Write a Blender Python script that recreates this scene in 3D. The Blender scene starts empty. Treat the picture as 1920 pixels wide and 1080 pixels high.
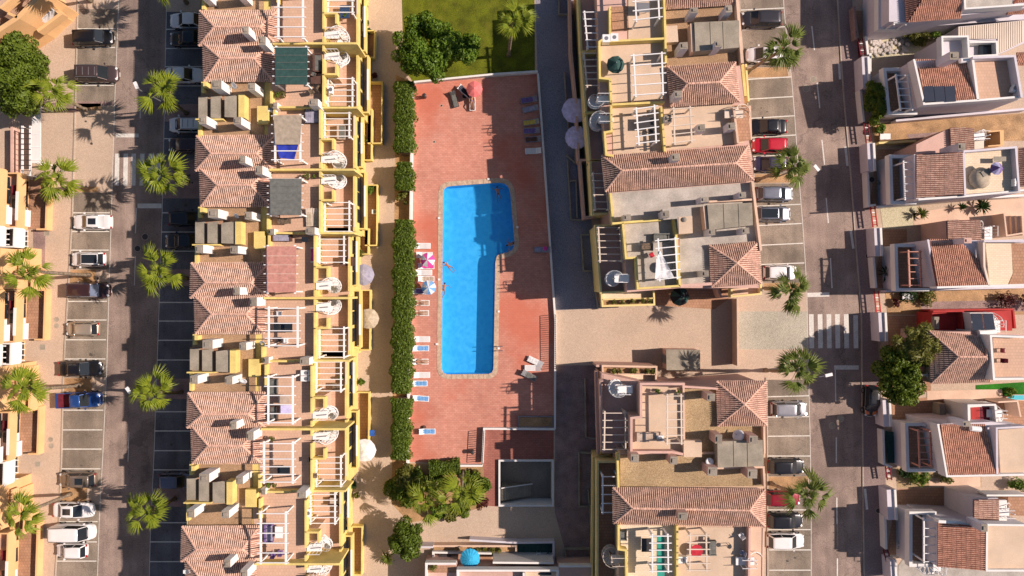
import bpy, math, random
import numpy as np
from mathutils import Vector, Matrix
random.seed(7); rng = np.random.default_rng(7)
SC = bpy.context.scene; COL = SC.collection
R_ = math.radians
# ------------------------------------------------------------ camera, sky, sun
CAM_H = 80.0; PXM = 16.0
cam_d = bpy.data.cameras.new("camera"); cam = bpy.data.objects.new("camera", cam_d); COL.objects.link(cam)
cam.location = (0, 0, CAM_H); cam.rotation_euler = (0, 0, 0)
cam_d.sensor_width = 36; cam_d.lens = 36 * CAM_H / (1920 / PXM); cam_d.clip_end = 2000; cam_d.clip_start = 1
SC.camera = cam
SUN_EL, SUN_AZ = 37.3, 5.0            # azimuth counted from +X (right of picture) towards +Y
w = bpy.data.worlds.new("World"); SC.world = w; w.use_nodes = True
nt = w.node_tree; nt.nodes.clear()
sky = nt.nodes.new("ShaderNodeTexSky"); sky.sky_type = 'NISHITA'; sky.sun_disc = False
sky.ozone_density = 3.0; sky.sun_elevation = R_(SUN_EL); sky.sun_rotation = R_(90 - SUN_AZ)
bg = nt.nodes.new("ShaderNodeBackground"); bg.inputs[1].default_value = 0.066
wo = nt.nodes.new("ShaderNodeOutputWorld")
nt.links.new(sky.outputs[0], bg.inputs[0]); nt.links.new(bg.outputs[0], wo.inputs[0])
sd = bpy.data.lights.new("sun", 'SUN'); sd.energy = 5.0; sd.angle = R_(0.5); sd.color = (1.0, 0.85, 0.765)
sun = bpy.data.objects.new("sun", sd); COL.objects.link(sun); sun.location = (60, 5, 60)
sv = Vector((math.cos(R_(SUN_EL)) * math.cos(R_(SUN_AZ)), math.cos(R_(SUN_EL)) * math.sin(R_(SUN_AZ)), math.sin(R_(SUN_EL))))
sun.rotation_euler = sv.to_track_quat('Z', 'Y').to_euler()
vs = SC.view_settings; vs.view_transform = 'Standard'; vs.look = 'None'; vs.exposure = 0.30; vs.gamma = 1; vs.use_curve_mapping = False
SC.render.engine = 'CYCLES'; SC.cycles.max_bounces = 6; SC.cycles.diffuse_bounces = 2; SC.cycles.glossy_bounces = 2
SC.cycles.transparent_max_bounces = 6; SC.cycles.use_denoising = True
# ------------------------------------------------------------ materials
MATS = {}
def mat(name, col, rough=0.8, var=0.12, scale=3.0, bump=0.0, bscale=None, metal=0.0, coat=0.0, fine=0.0, dirt=0.0, dirtcol=(0.12, 0.08, 0.06), spec=0.3, col2=None, alpha=1.0):
    """principled with large and fine noise variation of the base colour"""
    if name in MATS: return MATS[name]
    m = bpy.data.materials.new(name); m.use_nodes = True; t = m.node_tree; N = t.nodes; L = t.links
    b = N["Principled BSDF"]; b.inputs["Roughness"].default_value = rough; b.inputs["Metallic"].default_value = metal
    b.inputs["Specular IOR Level"].default_value = spec; b.inputs["Coat Weight"].default_value = coat; b.inputs["Coat Roughness"].default_value = 0.066
    g = N.new("ShaderNodeNewGeometry")
    no = N.new("ShaderNodeTexNoise"); no.inputs["Scale"].default_value = 1.0 / max(scale, .01); no.inputs["Detail"].default_value = 5
    L.new(g.outputs["Position"], no.inputs["Vector"])
    mx = N.new("ShaderNodeMix"); mx.data_type = 'RGBA'
    c2 = col2 if col2 else tuple(max(0, c * (1 - 2 * var)) for c in col)
    mx.inputs[6].default_value = (*[min(1, c * (1 + (0 if col2 else var))) for c in col], 1); mx.inputs[7].default_value = (*c2, 1)
    cr = N.new("ShaderNodeMapRange"); cr.inputs[1].default_value = .3; cr.inputs[2].default_value = .7
    L.new(no.outputs[0], cr.inputs[0]); L.new(cr.outputs[0], mx.inputs[0]); out = mx.outputs[2]
    if fine:
        nf = N.new("ShaderNodeTexNoise"); nf.inputs["Scale"].default_value = 9.0; nf.inputs["Detail"].default_value = 3
        L.new(g.outputs["Position"], nf.inputs["Vector"])
        mf = N.new("ShaderNodeMix"); mf.data_type = 'RGBA'; mf.blend_type = 'MULTIPLY'; mf.inputs[0].default_value = 1
        r2 = N.new("ShaderNodeMapRange"); r2.inputs[1].default_value = .35; r2.inputs[2].default_value = .65; r2.inputs[3].default_value = 1 - fine; r2.inputs[4].default_value = 1 + fine * .4
        L.new(nf.outputs[0], r2.inputs[0]); L.new(out, mf.inputs[6]); L.new(r2.outputs[0], mf.inputs[7]); out = mf.outputs[2]
    if dirt:
        nd = N.new("ShaderNodeTexNoise"); nd.inputs["Scale"].default_value = .8; nd.inputs["Detail"].default_value = 8; nd.inputs["Roughness"].default_value = .7
        L.new(g.outputs["Position"], nd.inputs["Vector"])
        r3 = N.new("ShaderNodeMapRange"); r3.inputs[1].default_value = .52; r3.inputs[2].default_value = .72; r3.inputs[3].default_value = 0; r3.inputs[4].default_value = dirt
        md = N.new("ShaderNodeMix"); md.data_type = 'RGBA'; md.inputs[7].default_value = (*dirtcol, 1)
        L.new(nd.outputs[0], r3.inputs[0]); L.new(r3.outputs[0], md.inputs[0]); L.new(out, md.inputs[6]); out = md.outputs[2]
    L.new(out, b.inputs["Base Color"])
    if bump:
        nb = N.new("ShaderNodeTexNoise"); nb.inputs["Scale"].default_value = 1 / (bscale or .1); nb.inputs["Detail"].default_value = 3
        L.new(g.outputs["Position"], nb.inputs["Vector"]); bp = N.new("ShaderNodeBump"); bp.inputs["Strength"].default_value = bump; bp.inputs["Distance"].default_value = .03
        L.new(nb.outputs[0], bp.inputs["Height"]); L.new(bp.outputs[0], b.inputs["Normal"])
    MATS[name] = m; return m
def cell_mat(name, cols, size, joint, jw=.1, rough=.85, bump=.6, big=.12, stretch=(1, 1)):
    """small stones: voronoi cells with a colour each and darker joints"""
    m = bpy.data.materials.new(name); m.use_nodes = True; t = m.node_tree; N = t.nodes; L = t.links
    b = N["Principled BSDF"]; b.inputs["Roughness"].default_value = rough; b.inputs["Specular IOR Level"].default_value = .2
    g = N.new("ShaderNodeNewGeometry"); mp = N.new("ShaderNodeMapping"); mp.inputs["Scale"].default_value = (stretch[0] / size, stretch[1] / size, 1 / size)
    L.new(g.outputs["Position"], mp.inputs["Vector"])
    v = N.new("ShaderNodeTexVoronoi"); v.inputs["Scale"].default_value = 1; v2 = N.new("ShaderNodeTexVoronoi"); v2.feature = 'DISTANCE_TO_EDGE'; v2.inputs["Scale"].default_value = 1
    L.new(mp.outputs[0], v.inputs["Vector"]); L.new(mp.outputs[0], v2.inputs["Vector"])
    sp = N.new("ShaderNodeSeparateColor"); L.new(v.outputs["Color"], sp.inputs[0])
    ra = N.new("ShaderNodeValToRGB"); e = ra.color_ramp.elements
    e[0].color = (*cols[0], 1); e[1].color = (*cols[-1], 1)
    for i, c in enumerate(cols[1:-1]): x = e.new((i + 1) / (len(cols) - 1)); x.color = (*c, 1)
    L.new(sp.outputs[0], ra.inputs[0])
    mj = N.new("ShaderNodeMix"); mj.data_type = 'RGBA'; mj.inputs[6].default_value = (*joint, 1)
    st = N.new("ShaderNodeMapRange"); st.inputs[1].default_value = jw * .3; st.inputs[2].default_value = jw
    L.new(v2.outputs["Distance"], st.inputs[0]); L.new(st.outputs[0], mj.inputs[0]); L.new(ra.outputs[0], mj.inputs[7])
    no = N.new("ShaderNodeTexNoise"); no.inputs["Scale"].default_value = .25; no.inputs["Detail"].default_value = 6
    L.new(g.outputs["Position"], no.inputs["Vector"])
    rr = N.new("ShaderNodeMapRange"); rr.inputs[1].default_value = .3; rr.inputs[2].default_value = .7; rr.inputs[3].default_value = 1 - big; rr.inputs[4].default_value = 1 + big
    mm = N.new("ShaderNodeMix"); mm.data_type = 'RGBA'; mm.blend_type = 'MULTIPLY'; mm.inputs[0].default_value = 1
    L.new(no.outputs[0], rr.inputs[0]); L.new(mj.outputs[2], mm.inputs[6]); L.new(rr.outputs[0], mm.inputs[7]); L.new(mm.outputs[2], b.inputs["Base Color"])
    bp = N.new("ShaderNodeBump"); bp.inputs["Strength"].default_value = bump; bp.inputs["Distance"].default_value = .02
    L.new(v2.outputs["Distance"], bp.inputs["Height"]); L.new(bp.outputs[0], b.inputs["Normal"])
    MATS[name] = m; return m
def brick_mat(name, c1, c2, mortar, w_, h_, rough=.85, rot=0, big=.15, stain=None):
    m = bpy.data.materials.new(name); m.use_nodes = True; t = m.node_tree; N = t.nodes; L = t.links
    b = N["Principled BSDF"]; b.inputs["Roughness"].default_value = rough; b.inputs["Specular IOR Level"].default_value = .2
    g = N.new("ShaderNodeNewGeometry"); mp = N.new("ShaderNodeMapping"); mp.inputs["Rotation"].default_value = (0, 0, R_(rot))
    L.new(g.outputs["Position"], mp.inputs["Vector"])
    br = N.new("ShaderNodeTexBrick"); br.inputs["Scale"].default_value = 1; br.inputs["Color1"].default_value = (*c1, 1); br.inputs["Color2"].default_value = (*c2, 1)
    br.inputs["Mortar"].default_value = (*mortar, 1); br.inputs["Mortar Size"].default_value = .018; br.inputs["Brick Width"].default_value = w_; br.inputs["Row Height"].default_value = h_
    L.new(mp.outputs[0], br.inputs["Vector"]); out = br.outputs[0]
    for sc_, lo, hi in ((.16, 1 - big, 1 + big), (1.7, 1 - big * .6, 1 + big * .6)):
        no = N.new("ShaderNodeTexNoise"); no.inputs["Scale"].default_value = sc_; no.inputs["Detail"].default_value = 6
        L.new(g.outputs["Position"], no.inputs["Vector"])
        rr = N.new("ShaderNodeMapRange"); rr.inputs[1].default_value = .3; rr.inputs[2].default_value = .7; rr.inputs[3].default_value = lo; rr.inputs[4].default_value = hi
        mm = N.new("ShaderNodeMix"); mm.data_type = 'RGBA'; mm.blend_type = 'MULTIPLY'; mm.inputs[0].default_value = 1
        L.new(no.outputs[0], rr.inputs[0]); L.new(out, mm.inputs[6]); L.new(rr.outputs[0], mm.inputs[7]); out = mm.outputs[2]
    if stain:
        nd = N.new("ShaderNodeTexNoise"); nd.inputs["Scale"].default_value = .11; nd.inputs["Detail"].default_value = 4
        L.new(g.outputs["Position"], nd.inputs["Vector"])
        r3 = N.new("ShaderNodeMapRange"); r3.inputs[1].default_value = .48; r3.inputs[2].default_value = .62; r3.inputs[4].default_value = .75
        md = N.new("ShaderNodeMix"); md.data_type = 'RGBA'; md.inputs[7].default_value = (*stain, 1)
        L.new(nd.outputs[0], r3.inputs[0]); L.new(r3.outputs[0], md.inputs[0]); L.new(out, md.inputs[6]); out = md.outputs[2]
    L.new(out, b.inputs["Base Color"])
    bp = N.new("ShaderNodeBump"); bp.inputs["Strength"].default_value = .4; bp.inputs["Distance"].default_value = .01; bp.invert = True
    L.new(br.outputs["Fac"], bp.inputs["Height"]); L.new(bp.outputs[0], b.inputs["Normal"])
    MATS[name] = m; return m
def asphalt(name, col, mark=.25):
    m = mat(name, col, rough=.9, var=.13, scale=2.6, fine=.28, dirt=mark, dirtcol=tuple(c * .55 for c in col), bump=.3, bscale=.04)
    t = m.node_tree; N = t.nodes; L = t.links; b = N["Principled BSDF"]; src = b.inputs["Base Color"].links[0].from_socket; g = N.new("ShaderNodeNewGeometry"); out = src
    for sx, sy, lo, hi, a0, a1 in ((1.1, .05, .86, 1.06, .35, .65), (.28, .2, .84, 1.07, .42, .58)):
        mp = N.new("ShaderNodeMapping"); mp.inputs["Scale"].default_value = (sx, sy, 1); no = N.new("ShaderNodeTexNoise"); no.inputs["Scale"].default_value = 1; no.inputs["Detail"].default_value = 4; no.inputs["Distortion"].default_value = .6
        L.new(g.outputs["Position"], mp.inputs["Vector"]); L.new(mp.outputs[0], no.inputs["Vector"]); r = N.new("ShaderNodeMapRange"); r.inputs[1].default_value = a0; r.inputs[2].default_value = a1; r.inputs[3].default_value = lo; r.inputs[4].default_value = hi
        mm = N.new("ShaderNodeMix"); mm.data_type = 'RGBA'; mm.blend_type = 'MULTIPLY'; mm.inputs[0].default_value = 1; L.new(no.outputs[0], r.inputs[0]); L.new(out, mm.inputs[6]); L.new(r.outputs[0], mm.inputs[7]); out = mm.outputs[2]
    cv = N.new("ShaderNodeTexVoronoi"); cv.feature = 'DISTANCE_TO_EDGE'; cv.inputs["Scale"].default_value = .22; nz = N.new("ShaderNodeTexNoise"); nz.inputs["Scale"].default_value = 1.3; nz.inputs["Detail"].default_value = 5; ad = N.new("ShaderNodeMix"); ad.data_type = 'VECTOR'; ad.inputs[0].default_value = .35
    L.new(g.outputs["Position"], nz.inputs["Vector"]); va = N.new("ShaderNodeVectorMath"); va.operation = 'MULTIPLY_ADD'; va.inputs[1].default_value = (2.2, 2.2, 0); L.new(nz.outputs["Color"], va.inputs[0]); L.new(g.outputs["Position"], va.inputs[2]); L.new(va.outputs[0], cv.inputs["Vector"])
    r = N.new("ShaderNodeMapRange"); r.inputs[1].default_value = .002; r.inputs[2].default_value = .012; r.inputs[3].default_value = .72; r.inputs[4].default_value = 1; mm = N.new("ShaderNodeMix"); mm.data_type = 'RGBA'; mm.blend_type = 'MULTIPLY'; mm.inputs[0].default_value = 1
    L.new(cv.outputs["Distance"], r.inputs[0]); L.new(out, mm.inputs[6]); L.new(r.outputs[0], mm.inputs[7]); L.new(mm.outputs[2], b.inputs["Base Color"]); return m
# ------------------------------------------------------------ pixel -> world for a point known to be at height h
OFF = Vector((0, 0, 0))
def P(px, py, h=0.0):
    k = (1 - h / CAM_H) / PXM
    return Vector(((px - 960) * k + OFF.x, -(py - 540) * k + OFF.y, h))
def area2(p):
    return sum(p[i][0] * p[(i + 1) % len(p)][1] - p[(i + 1) % len(p)][0] * p[i][1] for i in range(len(p)))
class MB:
    """collects geometry; build() links it as one mesh object"""
    def __init__(s): s.v = []; s.f = []
    def prism(s, pts, z0, z1, tops=None):
        pts = [(p[0], p[1]) for p in pts]
        if area2(pts) < 0: pts = pts[::-1]; tops = tops[::-1] if tops else None
        n = len(pts); o = len(s.v)
        s.v += [(p[0], p[1], z0) for p in pts]
        s.v += [(p[0], p[1], (tops[i] if tops else z1)) for i, p in enumerate(pts)]
        s.f.append(tuple(range(o + n - 1, o - 1, -1))); s.f.append(tuple(range(o + n, o + 2 * n)))
        for i in range(n): j = (i + 1) % n; s.f.append((o + i, o + j, o + n + j, o + n + i))
        return s
    def sheet(s, pts, z):
        pts = [(p[0], p[1]) for p in pts]
        if area2(pts) < 0: pts = pts[::-1]
        o = len(s.v); s.v += [(p[0], p[1], z) for p in pts]; s.f.append(tuple(range(o, o + len(pts)))); return s
    def poly(s, pts): o = len(s.v); s.v += [tuple(p) for p in pts]; s.f.append(tuple(range(o, o + len(pts)))); return s
    def box(s, c, d, rz=0, rx=0, ry=0):
        M = Matrix.Translation(c) @ Matrix.Rotation(rz, 4, 'Z') @ Matrix.Rotation(ry, 4, 'Y') @ Matrix.Rotation(rx, 4, 'X')
        o = len(s.v); x, y, z = d[0] / 2, d[1] / 2, d[2] / 2
        for q in ((-x, -y, -z), (x, -y, -z), (x, y, -z), (-x, y, -z), (-x, -y, z), (x, -y, z), (x, y, z), (-x, y, z)): s.v.append(tuple(M @ Vector(q)))
        for q in ((3, 2, 1, 0), (4, 5, 6, 7), (0, 1, 5, 4), (1, 2, 6, 5), (2, 3, 7, 6), (3, 0, 4, 7)): s.f.append(tuple(o + i for i in q))
        return s
    def beam(s, a, b, w_, h_):
        a = Vector(a); b = Vector(b); d = b - a; L = d.length
        if L < 1e-5: return s
        d.normalize(); up = Vector((0, 0, 1)) if abs(d.z) < .95 else Vector((0, 1, 0))
        x = d.cross(up).normalized() * w_ / 2; y = x.cross(d).normalized() * h_ / 2; o = len(s.v)
        for e in (a, b):
            for q in (-x - y, x - y, x + y, -x + y): s.v.append(tuple(e + q))
        s.f += [(o + 3, o + 2, o + 1, o), (o + 4, o + 5, o + 6, o + 7)] + [(o + i, o + (i + 1) % 4, o + 4 + (i + 1) % 4, o + 4 + i) for i in range(4)]
        return s
    def tube(s, path, rad, n=8, cap=True):
        path = [Vector(p) for p in path]; rad = rad if hasattr(rad, '__len__') else [rad] * len(path); o = len(s.v)
        for i, p in enumerate(path):
            d = (path[min(i + 1, len(path) - 1)] - path[max(i - 1, 0)]).normalized(); up = Vector((0, 0, 1)) if abs(d.z) < .9 else Vector((1, 0, 0))
            x = d.cross(up).normalized(); y = d.cross(x)
            for k in range(n): a = 2 * math.pi * k / n; s.v.append(tuple(p + (x * math.cos(a) + y * math.sin(a)) * rad[i]))
        for i in range(len(path) - 1):
            for k in range(n): a = o + i * n + k; b = o + i * n + (k + 1) % n; s.f.append((a, a + n, b + n, b))
        if cap: s.f.append(tuple(o + k for k in range(n))); s.f.append(tuple(o + (len(path) - 1) * n + k for k in range(n - 1, -1, -1)))
        return s
    def lathe(s, prof, n=16, c=(0, 0, 0)):
        o = len(s.v)
        for r, z in prof:
            for k in range(n): a = 2 * math.pi * k / n; s.v.append((c[0] + r * math.cos(a), c[1] + r * math.sin(a), c[2] + z))
        for i in range(len(prof) - 1):
            for k in range(n): a = o + i * n + k; b = o + i * n + (k + 1) % n; s.f.append((a, b, b + n, a + n))
        s.f.append(tuple(o + k for k in range(n - 1, -1, -1))); s.f.append(tuple(o + (len(prof) - 1) * n + k for k in range(n))); return s
    def loft(s, rings, cap=True):
        n = len(rings[0]); o = len(s.v)
        for r in rings: s.v += [tuple(p) for p in r]
        for i in range(len(rings) - 1):
            for k in range(n): a = o + i * n + k; b = o + i * n + (k + 1) % n; s.f.append((a, b, b + n, a + n))
        if cap: s.f.append(tuple(o + k for k in range(n - 1, -1, -1))); s.f.append(tuple(o + (len(rings) - 1) * n + k for k in range(n)))
        return s
    def strip(s, pts, t, z0, z1, closed=False):
        """a wall of thickness t along world points, mitred"""
        p = [Vector((q[0], q[1])) for q in pts]; n = len(p); Ls = []; Rs = []
        for i in range(n):
            a = p[i - 1] if (i > 0 or closed) else None; b = p[(i + 1) % n] if (i < n - 1 or closed) else None
            d1 = (p[i] - a).normalized() if a is not None else None; d2 = (b - p[i]).normalized() if b is not None else None
            if d1 is None: d1 = d2
            if d2 is None: d2 = d1
            n1 = Vector((-d1.y, d1.x)); n2 = Vector((-d2.y, d2.x)); m = (n1 + n2)
            if m.length < .2: m = n1
            m.normalize(); k = t / 2 / max(.35, m.dot(n1)); Ls.append(p[i] + m * k); Rs.append(p[i] - m * k)
        o = len(s.v)
        for i in range(n):
            for q, z in ((Ls[i], z0), (Rs[i], z0), (Rs[i], z1), (Ls[i], z1)): s.v.append((q.x, q.y, z))
        for i in range(n if closed else n - 1):
            a = o + 4 * i; b = o + 4 * ((i + 1) % n)
            for k in range(4): s.f.append((a + k, b + k, b + (k + 1) % 4, a + (k + 1) % 4))
        if not closed: s.f.append((o, o + 1, o + 2, o + 3)); e = o + 4 * (n - 1); s.f.append((e + 3, e + 2, e + 1, e))
        return s
    def mesh(s, name, m=None, origin=None, smooth=False):
        me = bpy.data.meshes.new(name); v = s.v
        if origin is not None: v = [(a[0] - origin[0], a[1] - origin[1], a[2] - origin[2]) for a in v]
        me.from_pydata(v, [], s.f)
        if m is not None: me.materials.append(MATS[m] if isinstance(m, str) else m)
        if smooth: me.polygons.foreach_set("use_smooth", [True] * len(me.polygons))
        me.update(); return me
    def build(s, name, m, parent=None, smooth=False, local=False):
        org = None
        if parent is not None and not local:
            org = Vector((0, 0, 0)); q = parent
            while q is not None: org += q.location; q = q.parent
        return link(name, s.mesh(name, m, org, smooth), parent)
def link(name, me, parent=None):
    o = bpy.data.objects.new(name, me); COL.objects.link(o)
    if parent is not None: o.parent = parent
    return o
def thing(name, loc, label, cat, group=None, rz=0):
    o = bpy.data.objects.new(name, None); COL.objects.link(o); o.location = loc; o.rotation_euler = (0, 0, rz); o.empty_display_size = .3
    return tag(o, label, cat, group)
def tag(o, label=None, cat=None, group=None, kind=None):
    if label: o["label"] = label
    if cat: o["category"] = cat
    if group: o["group"] = group
    if kind: o["kind"] = kind
    return o
KIDS = {}
def copy_tree(o, parent=None):
    c = o.copy(); COL.objects.link(c)
    if parent is not None: c.parent = parent
    for ch in list(o.children): copy_tree(ch, c)
    return c
def place(proto, loc, rz=0, label=None, first=None, sc=None):
    """first use moves the prototype itself, later uses copy it with its parts"""
    if not proto.get("_used"): o = proto; proto["_used"] = 1
    else: o = copy_tree(proto)
    o.location = loc; o.rotation_euler = (0, 0, rz)
    if sc: o.scale = (sc, sc, sc)
    if label: o["label"] = label
    return o
def Rc(x0, y0, x1, y1, th=0.0):
    """rectangle in photo pixels, rotated by th degrees (clockwise on the picture) about its centre"""
    cx, cy = (x0 + x1) / 2, (y0 + y1) / 2; a = R_(th); c, s_ = math.cos(a), math.sin(a)
    return [(cx + dx * c - dy * s_, cy + dx * s_ + dy * c) for dx, dy in ((x0 - cx, y0 - cy), (x1 - cx, y0 - cy), (x1 - cx, y1 - cy), (x0 - cx, y1 - cy))]
def PP(pts, h): return [P(x, y, h) for x, y in pts]
def prism(name, m, parent, pts, z0, z1, zr=None): return MB().prism(PP(pts, z1 if zr is None else zr), z0, z1).build(name, m, parent)
def walls(name, m, parent, pts, z0, z1, t=.2, closed=False, zr=None): return MB().strip(PP(pts, z1 if zr is None else zr), t, z0, z1, closed).build(name, m, parent)
def ground(name, m, pts, z, kind="structure"): o = MB().sheet(PP(pts, 0), z).build(name, m); return tag(o, kind=kind)
# ------------------------------------------------------------ palette
cell_mat("cobble", [(.50, .37, .265), (.57, .43, .31), (.64, .49, .36), (.44, .325, .235)], 0.075, (.45, .335, .25), big=.07, bump=.45)
cell_mat("cobble_shade_tint", [(.32, .30, .335), (.36, .335, .37), (.28, .265, .30), (.41, .38, .41)], 0.075, (.14, .13, .14), big=.12)  # bluish tint of the shade on the unlit path put into the stone colour
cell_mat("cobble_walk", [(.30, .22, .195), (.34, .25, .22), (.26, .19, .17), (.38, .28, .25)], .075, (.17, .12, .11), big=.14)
cell_mat("cobble_grey", [(.48, .43, .34), (.54, .49, .38), (.60, .55, .43), (.42, .38, .30)], 0.08, (.24, .21, .16))
cell_mat("gravel_roof", [(.42, .26, .14), (.52, .34, .19), (.33, .20, .11), (.60, .42, .26)], 0.055, (.24, .14, .08), big=.16)
cell_mat("gravel_yellow", [(.47, .32, .17), (.56, .40, .22), (.35, .23, .12), (.62, .47, .29)], 0.07, (.20, .14, .07), big=.22)
cell_mat("gravel_pale", [(.62, .55, .36), (.72, .65, .44), (.50, .44, .28)], 0.08, (.34, .30, .2), big=.1)
mat("soil", (.50, .30, .145), var=.2, scale=1.5, fine=.3, dirt=.5, dirtcol=(.36, .22, .11), bump=.6, bscale=.1)
brick_mat("deck_brick", (.56, .236, .168), (.625, .295, .215), (.46, .20, .145), .42, .21, big=.14, stain=(.55, .145, .085))
brick_mat("court_brick", (.33, .12, .09), (.38, .15, .11), (.22, .09, .07), .42, .21)
brick_mat("terrace_tile", (.58, .375, .26), (.63, .41, .285), (.50, .32, .225), .33, .33, big=.05)
brick_mat("cream_tile", (.74, .60, .42), (.80, .66, .48), (.64, .50, .35), .4, .2, big=.04)
brick_mat("brown_tile", (.40, .22, .13), (.46, .26, .16), (.28, .15, .09), .33, .33, big=.12)
asphalt("asphalt_road", (.37, .275, .222)); asphalt("asphalt_bay", (.31, .25, .19), .7); asphalt("asphalt_shade_tint", (.17, .165, .175), .4)  # the last, darker one has the building's shade put into its colour
mat("pink_walk", (.36, .24, .21), var=.15, scale=1.2, fine=.3, bump=.3)
mat("line_paint", (.74, .70, .62), var=.06, scale=.6, fine=.15, dirt=.4, dirtcol=(.4, .33, .27))
mat("kerb", (.50, .41, .32), var=.1, fine=.2)
mat("sunk_floor", (.30, .25, .20), var=.12, fine=.2)
mat("yellow", (.78, .60, .20), var=.09, scale=1.2, fine=.1, dirt=.45, dirtcol=(.62, .44, .16))
mat("yellow_pale", (.84, .66, .28), var=.05, scale=1.5, fine=.06, dirt=.2, dirtcol=(.6, .42, .2))
mat("orange_wall", (.78, .47, .22), var=.05, scale=2, fine=.06, dirt=.15, dirtcol=(.6, .36, .15))
mat("pink_wall", (.66, .42, .34), var=.06, scale=2, fine=.08, dirt=.25, dirtcol=(.42, .25, .2))
mat("peach_wall", (.72, .50, .36), var=.06, scale=2, fine=.08, dirt=.25, dirtcol=(.5, .33, .24))
mat("white_wall", (.80, .77, .72), var=.03, scale=1.5, fine=.05, dirt=.14, dirtcol=(.55, .47, .4))
mat("lilac_wall", (.66, .61, .64), var=.04, scale=2, fine=.06, dirt=.2, dirtcol=(.45, .38, .38))
mat("red_wall", (.46, .04, .035), var=.1, scale=1)
mat("chimney_cap", (.33, .28, .22), var=.12, fine=.2)
mat("concrete", (.36, .31, .235), var=.12, scale=1.2, fine=.15, dirt=.55, dirtcol=(.2, .17, .12))
mat("screed", (.50, .445, .38), var=.14, scale=1.6, fine=.15, dirt=.5, dirtcol=(.33, .28, .24))
mat("beige_floor", (.66, .49, .345), var=.06, scale=2, fine=.07, dirt=.15, dirtcol=(.5, .36, .25))
mat("pink_floor", (.62, .40, .32), var=.07, scale=2, fine=.1, dirt=.2, dirtcol=(.42, .25, .2))
def tile_mat(name, col, dark):
    """clay pantiles: colour differs from course to course and tile to tile"""
    m = mat(name, col, rough=.8, var=.16, scale=.5, fine=.34, dirt=.38, dirtcol=dark, bump=.2, bscale=.05); return m
tile_mat("roof_tile", (.80, .54, .41), (.62, .32, .2)); tile_mat("roof_tile_under", (.36, .165, .115), (.20, .08, .05)); tile_mat("ridge_tile", (.80, .48, .35), (.6, .33, .22))
tile_mat("roof_tile_red", (.76, .42, .29), (.48, .25, .17)); tile_mat("roof_tile_red_under", (.33, .10, .055), (.2, .06, .04))
mat("white_paint", (.84, .82, .79), rough=.5, var=.03, dirt=.1, dirtcol=(.6, .5, .42))
mat("cream_paint", (.72, .60, .48), rough=.6, var=.06)
mat("salmon_paint", (.60, .28, .2), rough=.6, var=.06)
mat("grey_metal", (.30, .30, .31), rough=.45, metal=.6, var=.05); mat("dark_metal", (.05, .045, .045), rough=.5, var=.05)
mat("solar", (.045, .05, .07), rough=.25, var=.1, spec=.5); mat("glass_dark", (.02, .025, .03), rough=.08, var=.02, spec=.6); mat("glass_blue", (.03, .06, .13), rough=.1, var=.02, spec=.7)
mat("tyre", (.02, .02, .02), rough=.9, var=.05); mat("rim", (.4, .4, .42), rough=.35, metal=.8, var=.03)
mat("lamp_clear", (.75, .75, .72), rough=.15, var=.02, spec=.7); mat("lamp_red", (.4, .02, .02), rough=.2, var=.02)
mat("plate", (.75, .75, .72), rough=.5, var=.02)
mat("skin", (.42, .20, .12), rough=.6, var=.08); mat("hair", (.035, .02, .015), rough=.7, var=.1)
for n, c in dict(red=(.55, .03, .05), blue=(.03, .12, .45), black=(.02, .02, .025), white=(.8, .78, .76), pink=(.75, .08, .35), green=(.03, .24, .17), bluecloth=(.03, .05, .40),
                 beige=(.52, .42, .30), greycloth=(.17, .17, .15), tealdark=(.035, .085, .075), salmon=(.58, .27, .21), lilac=(.66, .60, .86), lilacgrey=(.36, .34, .42), cyan=(.04, .42, .70),
                 coral=(.80, .20, .19), brown=(.12, .06, .045), skyblue=(.18, .40, .72), orange=(.70, .20, .03), yellowcloth=(.7, .5, .1), maroon=(.18, .02, .03), purple=(.20, .12, .30), sand=(.55, .42, .32)).items():
    mat("cloth_" + n, c, rough=.85, var=.12, scale=.4, fine=.1, bump=.3, bscale=.25)
def carpaint(n, c, metal=.0): return mat("paint_" + n, c, rough=.32, var=.03, scale=.8, metal=metal, coat=.8, spec=.5)
for n, c, me in (("white", (.78, .76, .74), 0), ("black", (.012, .011, .013), .2), ("darkgrey", (.05, .045, .05), .4), ("silver", (.42, .41, .42), .6), ("champagne", (.46, .38, .29), .5), ("blue", (.02, .075, .27), .3),
                 ("red", (.50, .012, .03), .1), ("darkred", (.26, .01, .02), .2), ("purple", (.07, .055, .10), .4), ("brown", (.10, .065, .062), .4), ("orange", (.70, .16, .02), .1), ("greybrown", (.22, .17, .13), .4), ("maroon", (.05, .02, .02), .2), ("bluegrey", (.17, .17, .22), .4), ("steel", (.21, .22, .26), .5)): carpaint(n, c, me)
mat("bark", (.20, .14, .09), var=.3, scale=.2, fine=.4, bump=.8, bscale=.08); mat("palm_bark", (.30, .23, .16), var=.25, scale=.3, fine=.4, bump=1, bscale=.08)
mat("dead_frond", (.26, .19, .10), var=.3, scale=.3, fine=.2)
def leafmat(name, c1, c2, tr=.3):
    m = mat(name, c1, rough=.55, var=.3, scale=.35, fine=.15, spec=.35, col2=c2); t = m.node_tree; N = t.nodes; L = t.links
    b = N["Principled BSDF"]; src = b.inputs["Base Color"].links[0].from_socket
    tl = N.new("ShaderNodeBsdfTranslucent"); L.new(src, tl.inputs[0]); mx = N.new("ShaderNodeMixShader"); mx.inputs[0].default_value = tr
    L.new(b.outputs[0], mx.inputs[1]); L.new(tl.outputs[0], mx.inputs[2]); L.new(mx.outputs[0], N["Material Output"].inputs[0])
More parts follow.
